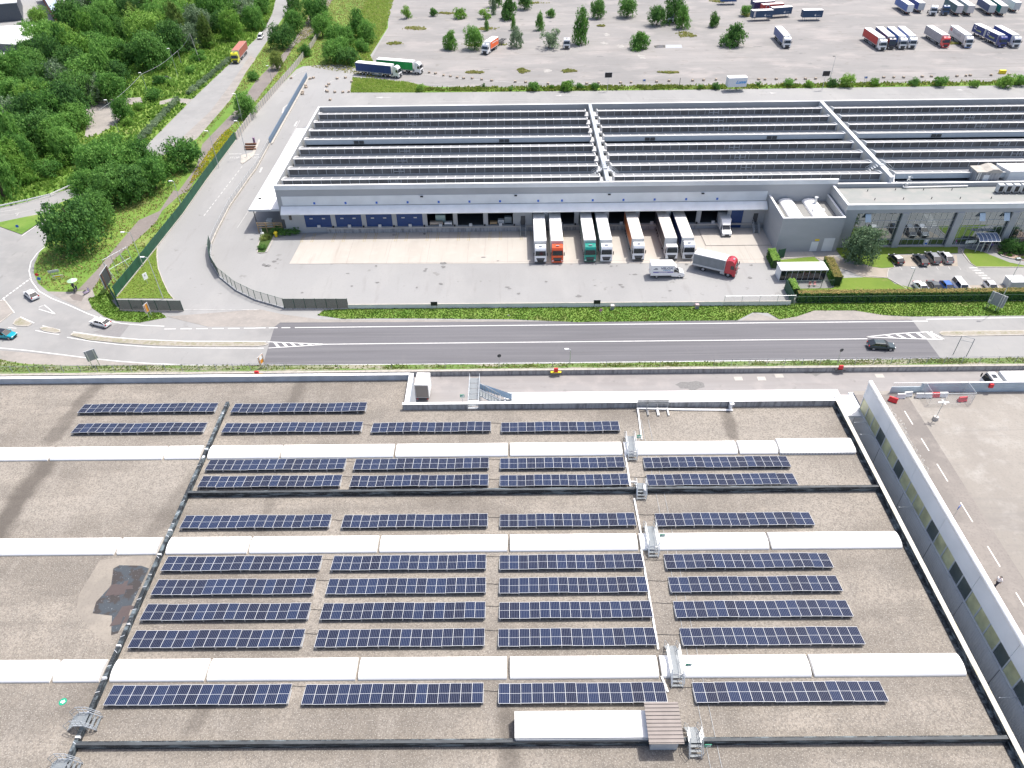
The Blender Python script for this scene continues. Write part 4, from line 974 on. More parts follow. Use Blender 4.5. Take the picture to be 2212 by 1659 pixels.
# dark interiors: floor, back wall, ceiling and goods
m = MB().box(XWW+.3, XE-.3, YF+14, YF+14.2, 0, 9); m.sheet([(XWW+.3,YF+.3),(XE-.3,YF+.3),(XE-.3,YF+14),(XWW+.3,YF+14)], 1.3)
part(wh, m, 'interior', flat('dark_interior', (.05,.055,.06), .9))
M['rollblue'] = flat('blue_roller_door', (.008,.045,.17), .5, var=.08, scale=.7)
for i, (x0, x1, k) in enumerate(ops):
    if k.startswith('blue'):
        zb = ZD0 if k == 'blue' else .06
        m = MB().box(x0, x1, YF+.12, YF+.2, zb, ZD1)
        for r_ in range(7): m.box(x0, x1, YF+.1, YF+.12, zb+.3+r_*.5, zb+.33+r_*.5)
        d = part(wh, m, 'dock_door', M['rollblue'])
        if k == 'blue':
            for fx in (.25, .72):
                w = MB().box(x0+(x1-x0)*fx-.35, x0+(x1-x0)*fx+.35, YF+.07, YF+.1, 3.3, 3.55); L = wh.location
                w.v = [(p[0]-L.x,p[1]-L.y,p[2]) for p in w.v]; w.build('window', M['lightgrey'], d)
    if i < 14:
        xm = (x0+x1)/2
        part(wh, MB().cbox(xm-.35, xm+.35, YF-.25, YF+.05, 1.3, 1.95), 'buffer_block', M['lightgrey'])
        part(wh, MB().cbox(x1+.1, x1+.45, YF-.3, YF-.0, 1.3, 1.7), 'bumper', M['black'])
    # dock number plate above canopy
    if k != 'blueground':
        xm = (x0+x1)/2; 
        part(wh, MB().box(xm-.22, xm+.22, YF-.14, YF-.10, 7.0, 7.5), 'number_plate', M['blue'])
for i, vx in enumerate((562+0, 911, 1114, 1316, 1518)):
    x = wx(vx, 8.6); part(wh, MB().cbox(x-.3, x+.3, YF-.45, YF-.1, 8.55, 8.75), 'flood_light', M['black'])
x = wx(553+295/4, 4); part(wh, MB().box(x-.3, x+.3, YF-.03, YF-.003, 3.2, 4.4), 'window', M['glass'])
x = wx(553+235/4, 3); part(wh, MB().box(x-.35, x+.35, YF-.03, YF-.003, 1.2, 3.4), 'door', M['darkgrey'])
# goods visible in the open bays
def goods(x, y, z, w, d, h, mat, label):
    m = MB().cbox(x-w/2, x+w/2, y-d/2, y+d/2, z+.14, z+h, .04); m.box(x-w/2,x-w/2+.12,y-d/2,y+d/2,z,z+.14); m.box(x+w/2-.12,x+w/2,y-d/2,y+d/2,z,z+.14)
    solo(m, 'pallet_load', mat, label, 'pallet load', (x,y,z), 'pallet loads in the open docks')
x4 = (ops[4][0]+ops[4][1])/2
goods(x4-.1, YF+2.0, 1.3, 2.2, 1.0, 1.9, flat('green_grey_wrap',(.30,.42,.40),.4), 'pale green wrapped load behind the stacked pallets in the first open dock')
goods(x4-1.0, YF+.9, 1.3, 2.9, .9, .7, flat('beige_carton',(.5,.42,.34),.7), 'long beige load lying at the left of the first open dock')
goods(x4+1.7, YF+.9, 1.3, 1.7, .9, .6, M['white'], 'low white load at the right of the first open dock')
x6 = (ops[6][0]+ops[6][1])/2
goods(x6-1.6, YF+.9, 1.3, 1.6, .9, .55, M['wood'], 'low wooden load at the left of the third open dock')
goods(x6+.1, YF+1.1, 1.3, 1.4, .9, 1.0, M['lightgrey'], 'grey stacked load in the middle of the third open dock')
goods(x6+1.7, YF+1.3, 1.3, 1.6, .9, 1.6, flat('dark_wrapped_load',(.20,.24,.26),.5), 'tall dark grey wrapped load at the right of the third open dock')
# -------- sawtooth roof
M['shedroof'] = flat('shed_roof_sheet', (.25,.255,.26), .42, .2, var=.1, scale=.5)
M['ridge'] = flat('white_ridge_cap', (.62,.61,.59), .45, .05, var=.05)
M['northglass'] = flat('shed_glazing', (.15,.15,.152), .15, 0, .5, var=.3, scale=.3)
M['lightpanel'] = flat('opaque_shed_panel', (.50,.56,.60), .5, var=.04)
M['gutterdark'] = flat('dark_gutter_membrane', (.20,.225,.245), .7, var=.1)
m = MB(); m.box(XWW+.3, XE-.3, YF+.3, YB, 8.9, 9.0); part(wh, m, 'roof_slab', M['gutterdark'])
bays = [(XWW+1.2, BX[0]-1.6), (BX[0]+1.8, BX[1]-1.4), (BX[1]+1.9, XE-1)]
for bi, (xa, xb) in enumerate(bays):
    for k in range(8):
        yr = 151.5+5.72*k
        if bi == 2 and k == 0: blank = True
        else: blank = (k == 4)
        # roof: curved sheet rising from the gutter behind to the ridge, glazing facing the road
        m = MB(); prof = []
        for j in range(7):
            f = j/6; prof.append((yr+3.55*(1-f), 10.3+.92*math.sin(f*pi/2)))
        pts = prof+[(yr,11.0)]+[(p[0],p[1]-.12) for p in prof[::-1]][1:]+[(yr+3.55,9.0),(yr+3.6,9.0),(yr+3.6,10.3)]
        m.yprism(pts, xa, xb, 0)
        sr = part(wh, m, 'shed_roof', [M['shedroof'], M['ridge']])
        m = MB().box(xa-.2, xb+.2, yr-.28, yr+.10, 11.24, 11.34)
        part(wh, m, 'ridge_cap', M['ridge'])
        m = MB(); n = int((xb-xa)/2.1)
        for j in range(1, n):
            x = xa+(xb-xa)*j/n; pass
        mm_ = MB()
        for j in range(1, n):
            x = xa+(xb-xa)*j/n
            for q_ in range(3):
                f0, f1 = q_/3, (q_+1)/3
                ya, yb_ = yr+.15+2.4*f0, yr+.15+2.4*f1
                zfun = lambda y: 10.3+.92*math.sin((1-(y-yr)/3.55)*pi/2)
                mm_.add([(x-.10,ya,zfun(ya)+.04),(x+.08,ya,zfun(ya)+.04),(x+.08,yb_,zfun(yb_)+.04),(x-.08,yb_,zfun(yb_)+.04)], [(0,1,2,3)])
        mm_.v = [(p[0]-wh.location.x, p[1]-wh.location.y, p[2]) for p in mm_.v]
        import bmesh
        bmx = bmesh.new(); bmx.from_mesh(sr.data); nv = [bmx.verts.new(v_) for v_ in mm_.v]
        for f_ in mm_.f: fc = bmx.faces.new([nv[i_] for i_ in f_]); fc.material_index = 1
        bmx.to_mesh(sr.data); bmx.free()
        m = MB().add([(xa,yr-.05,10.0),(xb,yr-.05,10.0),(xb,yr-.15,11.2),(xa,yr-.15,11.2),(xa,yr+.1,10.0),(xb,yr+.1,10.0),(xb,yr+.1,11.2),(xa,yr+.1,11.2)], [(0,1,2,3),(4,7,6,5),(0,3,7,4),(1,5,6,2)])
        g = part(wh, m, 'shed_glazing', M['lightpanel'] if blank else M['northglass'])
        L = wh.location
        f = MB(); 
        if not blank:
            for j in range(n+1):
                x = xa+(xb-xa)*j/n; f.box(x-.05, x+.05, yr-.2, yr-.1, 10.0, 11.18)
            f.box(xa, xb, yr-.2, yr-.1, 9.92, 10.0)
            f.box(xa, xb, yr-.08, yr+.05, 9.5, 9.92)
            if 1:
                x = xa+(xb-xa)*(.34 if bi==0 else .5 if bi==1 else .35); 
                for u in (0, 1.25, 2.4): f.box(x+u-.06, x+u+.06, yr-.24, yr-.12, 9.95, 11.18)
                f.box(x, x+2.4, yr-.24, yr-.12, 10.5, 10.6)
            f.v = [(p[0]-L.x,p[1]-L.y,p[2]) for p in f.v]; f.build('frame', M['lightgrey'], g)
        else:
            for fx in ((.17,.68) if bi < 2 else (.2,)):
                x = xa+(xb-xa)*fx; w = MB()
                w.box(x, x+1.15, yr-.2, yr-.12, 10.15, 10.9); w.box(x+1.3, x+2.45, yr-.2, yr-.12, 10.15, 10.9)
                w.v = [(p[0]-L.x,p[1]-L.y,p[2]) for p in w.v]; w.build('vent_window', M['darkgrey'], g)
        m = MB().box(xa, xb, yr-1.0, yr-.02, 9.0, 9.55); part(wh, m, 'shed_upstand', M['gutterdark'])
    # gable cheeks at bay ends
        for x in (xa-.25, xb+.02):
            c = MB(); pr = [(yr-.4,9.0),(yr-.4,11.45)]+[(p[0]+.05,p[1]+.22) for p in prof[::-1]]+[(yr+3.62,9.0)]
            c.yprism(pr, x, x+.22); part(wh, c, 'gable_cheek', M['ridge'] if bi < 1 or x < 30 else M['lightgrey'])
for i, bx in enumerate(BX[:2]):
    m = MB().box(bx-.35, bx+.35, YF+.4, YB-.1, 9.0, 11.5, 0); m.box(bx-.42, bx+.42, YF+.41, YB-.11, 11.5, 11.62, 1)
    part(wh, m, 'fire_wall', [M['lightgrey'], M['steel'] if i == 0 else M['white']])
    for k in range(8):
        if i == 0:
            yr = 152.0+5.72*k
            for s in (-1, 1):
                part(wh, MB().cbox(bx+s*1.15-.62, bx+s*1.15+.62, yr-1.6, yr+1.2, 9.9, 10.5, .1), 'flashing', M['ridge'])
def rooftop_stair(x, y, label, s=-1):
    t = thing('rooftop_stair', label, 'stairs', (x, y, 11.5), 0, 'small stairs over the warehouse fire walls')
    m = MB()
    for k in range(7):
        f = k/6
        for q_ in (-1, 1): m.box(q_*(.4+2.6*f)-.16, q_*(.4+2.6*f)+.16, -.5, .5, .2-1.9*f, .25-1.9*f)
    m.box(-.5,.5,-.5,.5,.2,.26); m.build('treads', M['steel'], t)
    m = MB()
    for Y in (-.5,.5):
        for up in (.5, 1.0): m.path([(-3.0,Y,-1.7+up),(-.5,Y,.2+up),(.5,Y,.2+up),(3.0,Y,-1.7+up)], .035)
        for x_, z_ in ((-3,-1.7),(-.5,.2),(.5,.2),(3,-1.7)): m.tube((x_,Y,z_),(x_,Y,z_+1.0),.035)
    m.build('handrail', M['steel'], t)
rooftop_stair(BX[0], 155.2, 'small steel stair straddling the first fire wall of the sawtooth roof')
rooftop_stair(BX[1], 155.2, 'small steel stair straddling the second fire wall of the sawtooth roof')
# white canopy on the west side
wc = world_thing('side_canopy', 'wide white flat canopy along the left side of the sawtooth warehouse', 'canopy', (-56, 150, 0))
y0c, y1c = 149.8, 201.0-3.0
m = MB().box(-59.6, XWW-.02, y0c, y1c, 4.9, 5.1, 0); part(wc, m, 'roof', M['white_roof'])
m = MB().box(-59.75, XWW, y0c-.12, y0c, 4.75, 5.18); m.box(-59.75, -59.6, y0c, y1c, 4.75, 5.18); part(wc, m, 'fascia', M['lightgrey'])
m = MB()
for k in range(6): y = y0c+.8+k*9.3; m.tube((-58.2, y, 5.1), (XWW, y, 8.4), .07)
part(wc, m, 'tie_rod', M['steel'])
m = MB()
for k in range(6): y = y0c+.6+k*9.3; m.tube((-58.9, y, 0), (-58.9, y, 4.9), .1)
part(wc, m, 'post', M['darkgrey'])
# under the canopy: timber fence, store
m = MB()
for z in (1.2,1.75,2.3): m.box(-58.2,-52.6,148.6,148.68,z,z+.18)
for x in (-58.2,-56.3,-54.4,-52.7): m.box(x-.08,x+.08,148.55,148.75,0,2.5)
solo(m, 'timber_fence', M['wood'], 'weathered timber rail fence at the corner under the white side canopy', 'fence', (-55.5,148.6,0))
goods(-56.2, 151.5, 0, 1.3, 1.2, 1.9, M['lightgrey'], 'light grey machine standing behind the timber fence under the side canopy')
# ---------------------------------------------------------------- low annexe with two barrel vaults
ax = world_thing('vaulted_annexe', 'low grey annexe with two white barrel vaults sunk behind its parapet', 'annexe', (63, 140, 0))
AX0, AX1, AY0, AY1, AZ = 55.9, 68.9, 137.6, YF-.02, 7.9
m = MB().box(AX0, AX1, AY0, AY0+.3, 0, AZ); m.box(AX0, AX0+.3, AY0+.3, AY1, 0, AZ); m.box(AX1-.3, AX1, AY0+.3, AY1, 0, AZ)
part(ax, m, 'wall', M['panel'])
m = MB().box(AX0-.06, AX1+.0, AY0-.06, AY0+.36, AZ, AZ+.1); m.box(AX0-.06, AX0+.36, AY0+.36, AY1, AZ, AZ+.1); m.box(AX1-.36, AX1, AY0+.36, AY1, AZ, AZ+.1)
part(ax, m, 'coping', M['white'])
m = MB().sheet([(AX0+.3,AY0+.3),(AX1-.3,AY0+.3),(AX1-.3,AY1),(AX0+.3,AY1)], 6.45); part(ax, m, 'roof', flat('dull_roof_membrane',(.22,.22,.21),.8,var=.1))
for xc_ in (59.6, 64.8):
    m = MB(); pr = [(xc_-1.6,6.45)]+[(xc_-1.6*cos(pi*i/8), 6.6+.75*sin(pi*i/8)) for i in range(9)]+[(xc_+1.6,6.45)]
    m.xprism(pr, AY0+.6, AY1-.3); part(ax, m, 'barrel_vault', M['white_roof'])
m = MB().tube((65.2,145.6,7.0),(65.2,145.6,8.6),.3,n=12); m.tube((65.2,145.6,8.6),(65.2,145.6,8.72),.42,n=12); part(ax, m, 'flue', M['steel'])
m = MB().box(63.7,66.2,142.0,142.9,7.2,7.42); part(ax, m, 'vault_patch', M['white'])
m = MB().box(65.7,68.0,AY0-.06,AY0-.01,.1,3.2); part(ax, m, 'door', M['panel2'])
m = MB().box(63.2,64.7,AY0-.06,AY0-.01,.1,2.4); part(ax, m, 'door', M['panel2'])
m = MB().box(63.8,64.7,AY0-.08,AY0-.03,2.6,3.0); part(ax, m, 'warning_sign', M['yellow'])
# ---------------------------------------------------------------- office
of = world_thing('office_wing', 'grey office wing with tall mirrored glass bays between sloping concrete piers', 'office building', (85, 140, 0))
OX0, OX1, OY0, OZ = 69.2, 150, 139.0, 10.0
m = MB().box(OX0, OX1, OY0, OY0+.35, 8.1, OZ); m.box(OX0, OX0+.35, OY0+.35, YF-.02, 0, OZ); m.box(OX0,OX0+2.6,OY0,OY0+.35,0,8.1)
part(of, m, 'wall', M['panel'])
m = MB().box(OX0-.06, OX1, OY0-.1, OY0+.42, OZ, OZ+.12); m.box(OX0-.06, OX0+.42, OY0+.42, YF-.1, OZ, OZ+.12); part(of, m, 'coping', M['white'])
m = MB().box(OX0, OX1, OY0-.05, OY0-.0, 8.95, OZ-.01); part(of, m, 'upper_band', M['panel2'])
M['offroof'] = ground_mat('office_roof_membrane', (.27,.275,.265), [((.12,.2,.1),.42,.62,(.23,.25,.238),.9,5),((.4),.5,.68,(.31,.30,.285),.7,5)])
m = MB().sheet([(OX0+.35,OY0+.35),(OX1,OY0+.35),(OX1,YF-.02),(OX0+.35,YF-.02)], OZ-.55); part(of, m, 'roof', M['offroof'])
pier = [wx(1659+a/4, 4.5, 139) for a in (1165,1665,2160)]
pier = [81.9, 93.4, 104.9, 116.4, 127.9]
M['mirror'] = flat('mirrored_facade_glass', (.30,.34,.36), .02, .92, .5, var=0)
xg0 = OX0+2.6
gl = MB().box(xg0, OX1, OY0+.35, OY0+.45, .3, 8.1); g = part(of, gl, 'glass_facade', M['mirror'])
L = of.location
f = MB(); x = xg0
while x < OX1: f.box(x-.03, x+.03, OY0+.27, OY0+.35, .3, 8.1); x += 1.28
for z in (.3, 1.7, 4.6, 6.2, 8.0): f.box(xg0, OX1, OY0+.26, OY0+.345, z-.03, z+.03)
f.v = [(p[0]-L.x,p[1]-L.y,p[2]) for p in f.v]; f.build('frame', M['steel'], g)
for x in pier:
    m = MB().box(x-.7, x+.7, OY0-.25, OY0+.25, 0, 8.1); part(of, m, 'pier', M['panel'])
m = MB().box(xg0, OX1, OY0-.02, OY0+.34, 0, .3); part(of, m, 'plinth', M['concrete'])
for x0, z0 in ((73.6,6.3),(97.5,6.3),(102.6,6.3),(108,6.3)):
    m = MB().add([(x0,OY0+.2,z0+1.5),(x0+1.2,OY0+.2,z0+1.5),(x0+1.2,OY0-.7,z0+.1),(x0,OY0-.7,z0+.1),(x0,OY0+.2,z0+1.56),(x0+1.2,OY0+.2,z0+1.56),(x0+1.2,OY0-.7,z0+.16),(x0,OY0-.7,z0+.16)],
        [(0,3,2,1),(4,5,6,7),(0,1,5,4),(1,2,6,5),(2,3,7,6),(3,0,4,7)])
    part(of, m, 'open_window', flat('tilted_pane', (.45,.55,.62), .2))
for a in ((860,115),(1100,105),(1343,105),(1588,105),(922,190),(1170,185),(1413,180),(1660,180),(1928,178)):
    x, y = G(1659+a[0]/4, 384+a[1]/4, OZ-.5); part(of, MB().box(x-.06,x+.06,y-.06,y+.06,OZ-.55,OZ-.1), 'roof_vent', M['darkgrey'])
# entrance canopy
cp = world_thing('entrance_canopy', 'curved glass canopy with white ribs over the office entrance', 'canopy', (99, 137.5, 0))
cxx = G(2130,512,2.6)[0]
m = MB()
for k in range(6):
    x = cxx-2.2+k*.88; pts = [(x, OY0-.1, 3.3), (x, OY0-1.2, 3.2), (x, OY0-2.0, 2.9), (x, OY0-2.4, 2.5)]; m.path(pts, .05)
for p in ((OY0-.1,3.3),(OY0-2.4,2.5)): m.tube((cxx-2.2,p[0],p[1]),(cxx+2.2,p[0],p[1]),.05)
for x in (cxx-2.2, cxx-1.0, cxx+.4): m.tube((x,OY0-2.4,2.5),(x,OY0-2.4,0),.05)
part(cp, m, 'frame', M['white'])
m = MB().add([(cxx-2.2,OY0-.1,3.26),(cxx+2.2,OY0-.1,3.26),(cxx+2.2,OY0-2.0,2.86),(cxx-2.2,OY0-2.0,2.86)], [(0,1,2,3)]); m.add([(cxx-2.2,OY0-2.0,2.86),(cxx+2.2,OY0-2.0,2.86),(cxx+2.2,OY0-2.4,2.46),(cxx-2.2,OY0-2.4,2.46)], [(0,1,2,3)])
part(cp, m, 'glass_roof', flat('blue_grey_glass',(.12,.16,.24),.1))
# rooftop plant
def RP(a, b, z): return G((3700+a*332/2203)/1.8228, (620+b*250/1659)/1.8228, z)
x0, y0 = RP(960,690,9.5); x1, _ = RP(1500,690,9.5)
pl = world_thing('rooftop_plant_room', 'weathered concrete plant room with an arched roof standing on the office roof', 'plant room', (x0, y0, 9.5))
m = MB().box(x0-.8, x1, y0, y0+3.2, 9.45, 12.0); part(pl, m, 'wall', M['pstain'])
pr = [(x0-.9,12.0),(x0-.9,12.25),(x0+1.2,12.3),(x0+2.4,12.8),(x1-1,12.8),(x1+.1,12.3),(x1+.1,12.0)]
m = MB().xprism(pr, y0-.15, y0+3.3); part(pl, m, 'roof', M['kerb'])
m = MB().box(x0+.9, x0+2.1, y0-.05, y0-.005, 9.45, 11.5); part(pl, m, 'door', M['panel2'])
m = MB(); 
for dx in (-.5,-.1): m.tube((x0+dx,y0-.2,12.1),(x0+dx,y0-.2,9.6),.12); m.tube((x0+dx,y0-.2,9.6),(x0-2.6,y0-.2,9.6),.12)
part(pl, m, 'pipe', M['steel'])
x2 = RP(1800,600,10)[0]
m = MB().prism([(x2,y0+1),(x2+30,y0+1),(x2+30,y0+5),(x2-1,y0+5)], 9.45, 11.7); m2 = world_thing('rooftop_enclosure', 'white-roofed box behind the condensers at the right edge of the office roof', 'enclosure', (x2,y0+1,9.5))
part(m2, m, 'wall', M['panel2']); part(m2, MB().prism([(x2-.1,y0+.9),(x2+30,y0+.9),(x2+30,y0+5.1),(x2-1.1,y0+5.1)], 11.7, 11.9), 'roof', M['white_roof'])
for k in range(5):
    a = 1470+k*205; x, y = RP(a, 930, 9.6)
    t = thing('condenser_unit', '%s of the condenser units lined up on the office roof' % ('leftmost','second from left','third from left','fourth from left','fifth from left')[k], 'condenser', (x+.75, y, 9.5), 0, 'condensers on the office roof')
    MB().cbox(-.62,.62,0,1.0,.25,1.9,.05).build('casing', M['lightgrey'], t)
    MB().box(-.42,.42,-.03,0,.4,1.6).build('coil_face', M['black'], t)
    MB().box(-.6,-.45,-.1,1,0,.25).box(.45,.6,-.1,1,0,.25).build('foot', M['darkgrey'], t)
def pipe(pts, r, label):
    m = MB().path(pts, r, 8); solo(m, 'roof_pipe', M['white'], label, 'pipe', pts[0], 'white ducts on the office roof')
a = [G(1937,389,10.2), G(1948,398,9.7), G(1952,405,9.7), G(2090,402,9.7)]
pipe([(p[0],p[1],9.75) for p in a], .14, 'white duct stepping down from the sawtooth roof and running right over the office roof')
a = [G(1928,387,10.2), G(1930,402,9.7)]
pipe([(a[0][0],a[0][1],11.2),(a[1][0],a[1][1],9.8)], .12, 'short white duct dropping onto the office roof at its upper left')
# cat ladder
x, y = G(1954,395,10); t = thing('cat_ladder', 'caged steel ladder from the office roof up to the sawtooth roof', 'ladder', (x, YF-.2, 9.45))
m = MB(); 
for X in (-.3,.3): m.tube((X,0,0),(X,0,2.8),.04)
for k in range(8): m.tube((-.3,0,.2+k*.33),(.3,0,.2+k*.33),.03)
m.build('ladder_frame', M['steel'], t)
m = MB(); 
for z in (1.0,1.8,2.6): m.path([(-.35,0,z),(-.4,-.6,z),(.4,-.6,z),(.35,0,z)], .03)
m.build('cage', M['steel'], t)
# dock steps
def dock_steps(vx, label):
    x = wx(vx, 1.0); t = thing('dock_steps', label, 'steps', (x, YF-.05, 0), 0, 'steel steps up to the docks')
    m = MB()
    for k in range(6): m.box(-.55,.55,-1.2-k*.3,-.95-k*.3,1.2-k*.2,1.25-k*.2)
    m.box(-.55,.55,-1.0,0,1.3,1.36); m.build('treads', M['grate'], t)
    m = MB()
    for X in (-.58,.58):
        for up in (.5,1.0): m.path([(X,0,1.35+up),(X,-1.0,1.35+up),(X,-2.9,.1+up)], .035)
        m.path([(X,0,1.3),(X,-1.0,1.3),(X,-2.9,.05)], .05)
        for Y, Z in ((0,1.3),(-1,1.3),(-2.9,0)): m.tube((X,Y,0),(X,Y,Z+1.0),.035)
    m.build('handrail', M['steel'], t)
    MB().box(-.5,.5,.0,.04,1.4,3.6).build('door', M['darkgrey'], t)
dock_steps(1106+95/4, 'steel steps up to a small door left of the docked lorries'); dock_steps(1106+2090/4, 'steel steps to the door at the right end of the docks')
# raised pad
xa, ya = G(1106+1600/4, 384+420/4); xb, yb = G(1106+1675/4, 384+590/4)
struct(MB().prism([(xa,147.9),(xb,yb),(55.9,yb),(55.9,147.9)], .03, .16), 'raised_pad', M['pad'])
# ================================================================ vehicles (local frame: forward +x, front bumper at x = 0, ground z = 0)
def wheel_me(r, w, rim=.58):
    m = MB(); n = 18
    prof = [(r*.80,-w/2,0),(r,-w/2+.04,0),(r,w/2-.04,0),(r*.80,w/2,0)]
    rings = []
    for rr, y, k in [(r*rim,-w/2+.03,1),(r*.82,-w/2,0),(r,-w/2+.05,0),(r,w/2-.05,0),(r*.82,w/2,0),(r*rim,w/2-.03,1)]:
        rings.append([(rr*cos(2*pi*i/n), y, rr*sin(2*pi*i/n)) for i in range(n)])
    for a, b in zip(rings, rings[1:]): m.add(a+b, [(i,(i+1)%n,n+(i+1)%n,n+i) for i in range(n)], 0)
    m.add(rings[0], [tuple(range(n))], 1); m.add(rings[-1], [tuple(range(n-1,-1,-1))], 1)
    me = bpy.data.meshes.new('wheel'); me.from_pydata(m.v, [], m.f); me.materials.append(M['tyre']); me.materials.append(M['rim'])
    me.polygons.foreach_set('material_index', m.m); return me
W_TRUCK, W_CAR, W_VAN = wheel_me(.5,.32), wheel_me(.33,.22,.68), wheel_me(.37,.24)
def wheels(t, xs, hw, r, me):
    for x in xs:
        for s in (-1, 1): put('wheel', me, t, (x, s*hw, r))
def lamp_pair(t, x, y, z, w=.3, h=.22, d=.04, mat=None, name='headlight'):
    for s in (-1, 1):
        MB().box(x-d, x+d, s*y-w/2, s*y+w/2, z-h/2, z+h/2).build(name, mat or M['lamp'], t)
def cab(t, col, hi=True, lower=None, x0=0.0, grille=None):
    top = 3.75 if hi else 3.15
    prof = [(x0-2.25,.85),(x0-2.25,top-.35),(x0-1.75,top),(x0-1.15,top+.02),(x0-.62,top-.32),(x0-.38,2.95),(x0-.10,1.85),(x0-.02,1.35),(x0,.48),(x0-.42,.36),(x0-.75,.85)] if hi else \
           [(x0-2.05,.85),(x0-2.05,2.95),(x0-1.8,3.1),(x0-.75,3.1),(x0-.42,2.9),(x0-.10,1.85),(x0-.02,1.35),(x0,.48),(x0-.42,.36),(x0-.75,.85)]
    pm = paint(col)
    MB().xprism(prof, -1.23, 1.23, 0, lambda z: 1 if z < 2.0 else 1-.10*(z-2.0)/1.8).build('cab', pm, t)
    w = MB(); wt = 2.88
    f = lambda z: x0-.10-(z-1.85)*.255
    w.add([(f(1.92)+.03,-1.12,1.92),(f(1.92)+.03,1.12,1.92),(f(wt)+.03,1.04,wt),(f(wt)+.03,-1.04,wt),(f(1.92)-.03,-1.12,1.92),(f(1.92)-.03,1.12,1.92),(f(wt)-.03,1.04,wt),(f(wt)-.03,-1.04,wt)],
          [(0,1,2,3),(7,6,5,4),(0,4,5,1),(1,5,6,2),(2,6,7,3),(3,7,4,0)])
    w.build('windscreen', M['glass'], t)
    for s in (-1, 1):
        MB().add([(x0-.35,s*1.245,1.95),(x0-1.15,s*1.245,1.95),(x0-1.15,s*1.185,2.75),(x0-.55,s*1.185,2.75)], [(0,1,2,3)]).build('side_window', M['glass'], t)
        MB().cbox(x0-.12,x0+.03,s*1.38-.09,s*1.38+.09,1.95,2.7,.02).build('mirror', M['black'], t)
        w_ = MB(); w_.box(x0-3.1,x0-2.2,s*1.02-.18,s*1.02+.18,.42,.95); w_.build('fuel_tank', M['steel'], t)
    MB().add([(x0+.035,-.62,.62),(x0+.035,.62,.62),(x0+.035,.9,1.42),(x0+.035,-.9,1.42),(x0-.05,-.62,.62),(x0-.05,.62,.62),(x0-.05,.9,1.42),(x0-.05,-.9,1.42)], [(0,1,2,3),(7,6,5,4),(0,4,5,1),(1,5,6,2),(2,6,7,3),(3,7,4,0)]).box(x0-.02,x0+.05,-.7,.7,1.0,1.04,1).box(x0-.02,x0+.05,-.74,.74,1.22,1.26,1).build('grille', [grille or M['black'], M['grey']], t)
    MB().box(x0-.35,x0+.045,-1.2,1.2,.34,.6).build('bumper', lower or M['darkgrey'], t)
    lamp_pair(t, x0+.01, .98, .72)
    MB().box(x0-.62,x0-.40,-1.12,1.12,2.98,3.02).build('sun_visor', M['black'], t)
    if hi: MB().box(x0-1.15,x0-.85,-.35,.35,top+.02,top+.05).build('roof_hatch', M['grey'], t)
def chassis(t, xa, xb):
    MB().box(xa, xb, -.42, .42, .78, 1.08).build('chassis', M['darkgrey'], t)
def body(t, xa, xb, z0, z1, side, roof=None, hw=1.275, name='trailer_body', rear=None):
    m = MB(); c = .05
    m.box(xa, xb, -hw, hw, z0, z1-.08, 0)
    m.add([(xa,-hw,z1-.08),(xb,-hw,z1-.08),(xb,hw,z1-.08),(xa,hw,z1-.08),(xa+c,-hw+c,z1),(xb-c,-hw+c,z1),(xb-c,hw-c,z1),(xa+c,hw-c,z1)],
          [(0,1,5,4),(1,2,6,5),(2,3,7,6),(3,0,4,7),(4,5,6,7)], 1)
    m.box(xa-.02, xb+.02, -hw-.02, hw+.02, z1-.16, z1-.09, 2)
    m.box(xa-.02, xb+.02, -hw-.015, hw+.015, z0, z0+.14, 2)
    for x in (xa, xb): m.box(x-.03, x+.03, -hw-.02, -hw+.08, z0, z1-.1, 2); m.box(x-.03, x+.03, hw-.08, hw+.02, z0, z1-.1, 2)
    b = m.build(name, [side, roof or M['white_roof'], M['lightgrey']], t)
    n = max(2, int((xb-xa)/3.2))
    for s in (-1, 1):
        mm_ = MB(); k = int((xb-xa)/.55)
        for i in range(1, k):
            x = xa+(xb-xa)*i/k; mm_.box(x-.02, x+.02, s*hw-.012, s*hw+.012, z0+.12, z0+.5)
        mm_.build('curtain_straps', M['grey'], b)
    MB().box(xb+.02, xb+.035, -hw+.03, hw-.03, z0+.05, z1-.12).build('front_wall', M['lightgrey'], b)
    MB().box(xa-.035, xa-.02, -hw+.1, hw-.1, z0+.15, z1-.2).build('rear_door', rear or M['lightgrey'], b)
    for s in (-1, 1): MB().box(xa-.06, xa-.02, s*(hw-.25)-.15, s*(hw-.25)+.15, z0-.3, z0-.12).build('tail_light', M['redlamp'], b)
    return b
def bars(parent, x0, x1, z0, z1, side, mat, n=5, hw=1.29, name='lettering'):
    m = MB(); r = random.Random(int(x0*10+z0*7)); x = x0
    w = (x1-x0)/(n*1.35)
    for i in range(n):
        a = x0+(x1-x0)*i/n; m.box(a, a+w, side*hw-.006, side*hw+.006, z0, z1 if r.random() < .6 else z0+(z1-z0)*.75)
    return m.build(name, mat, parent)
ARTG = 'lorries backed onto the docks'
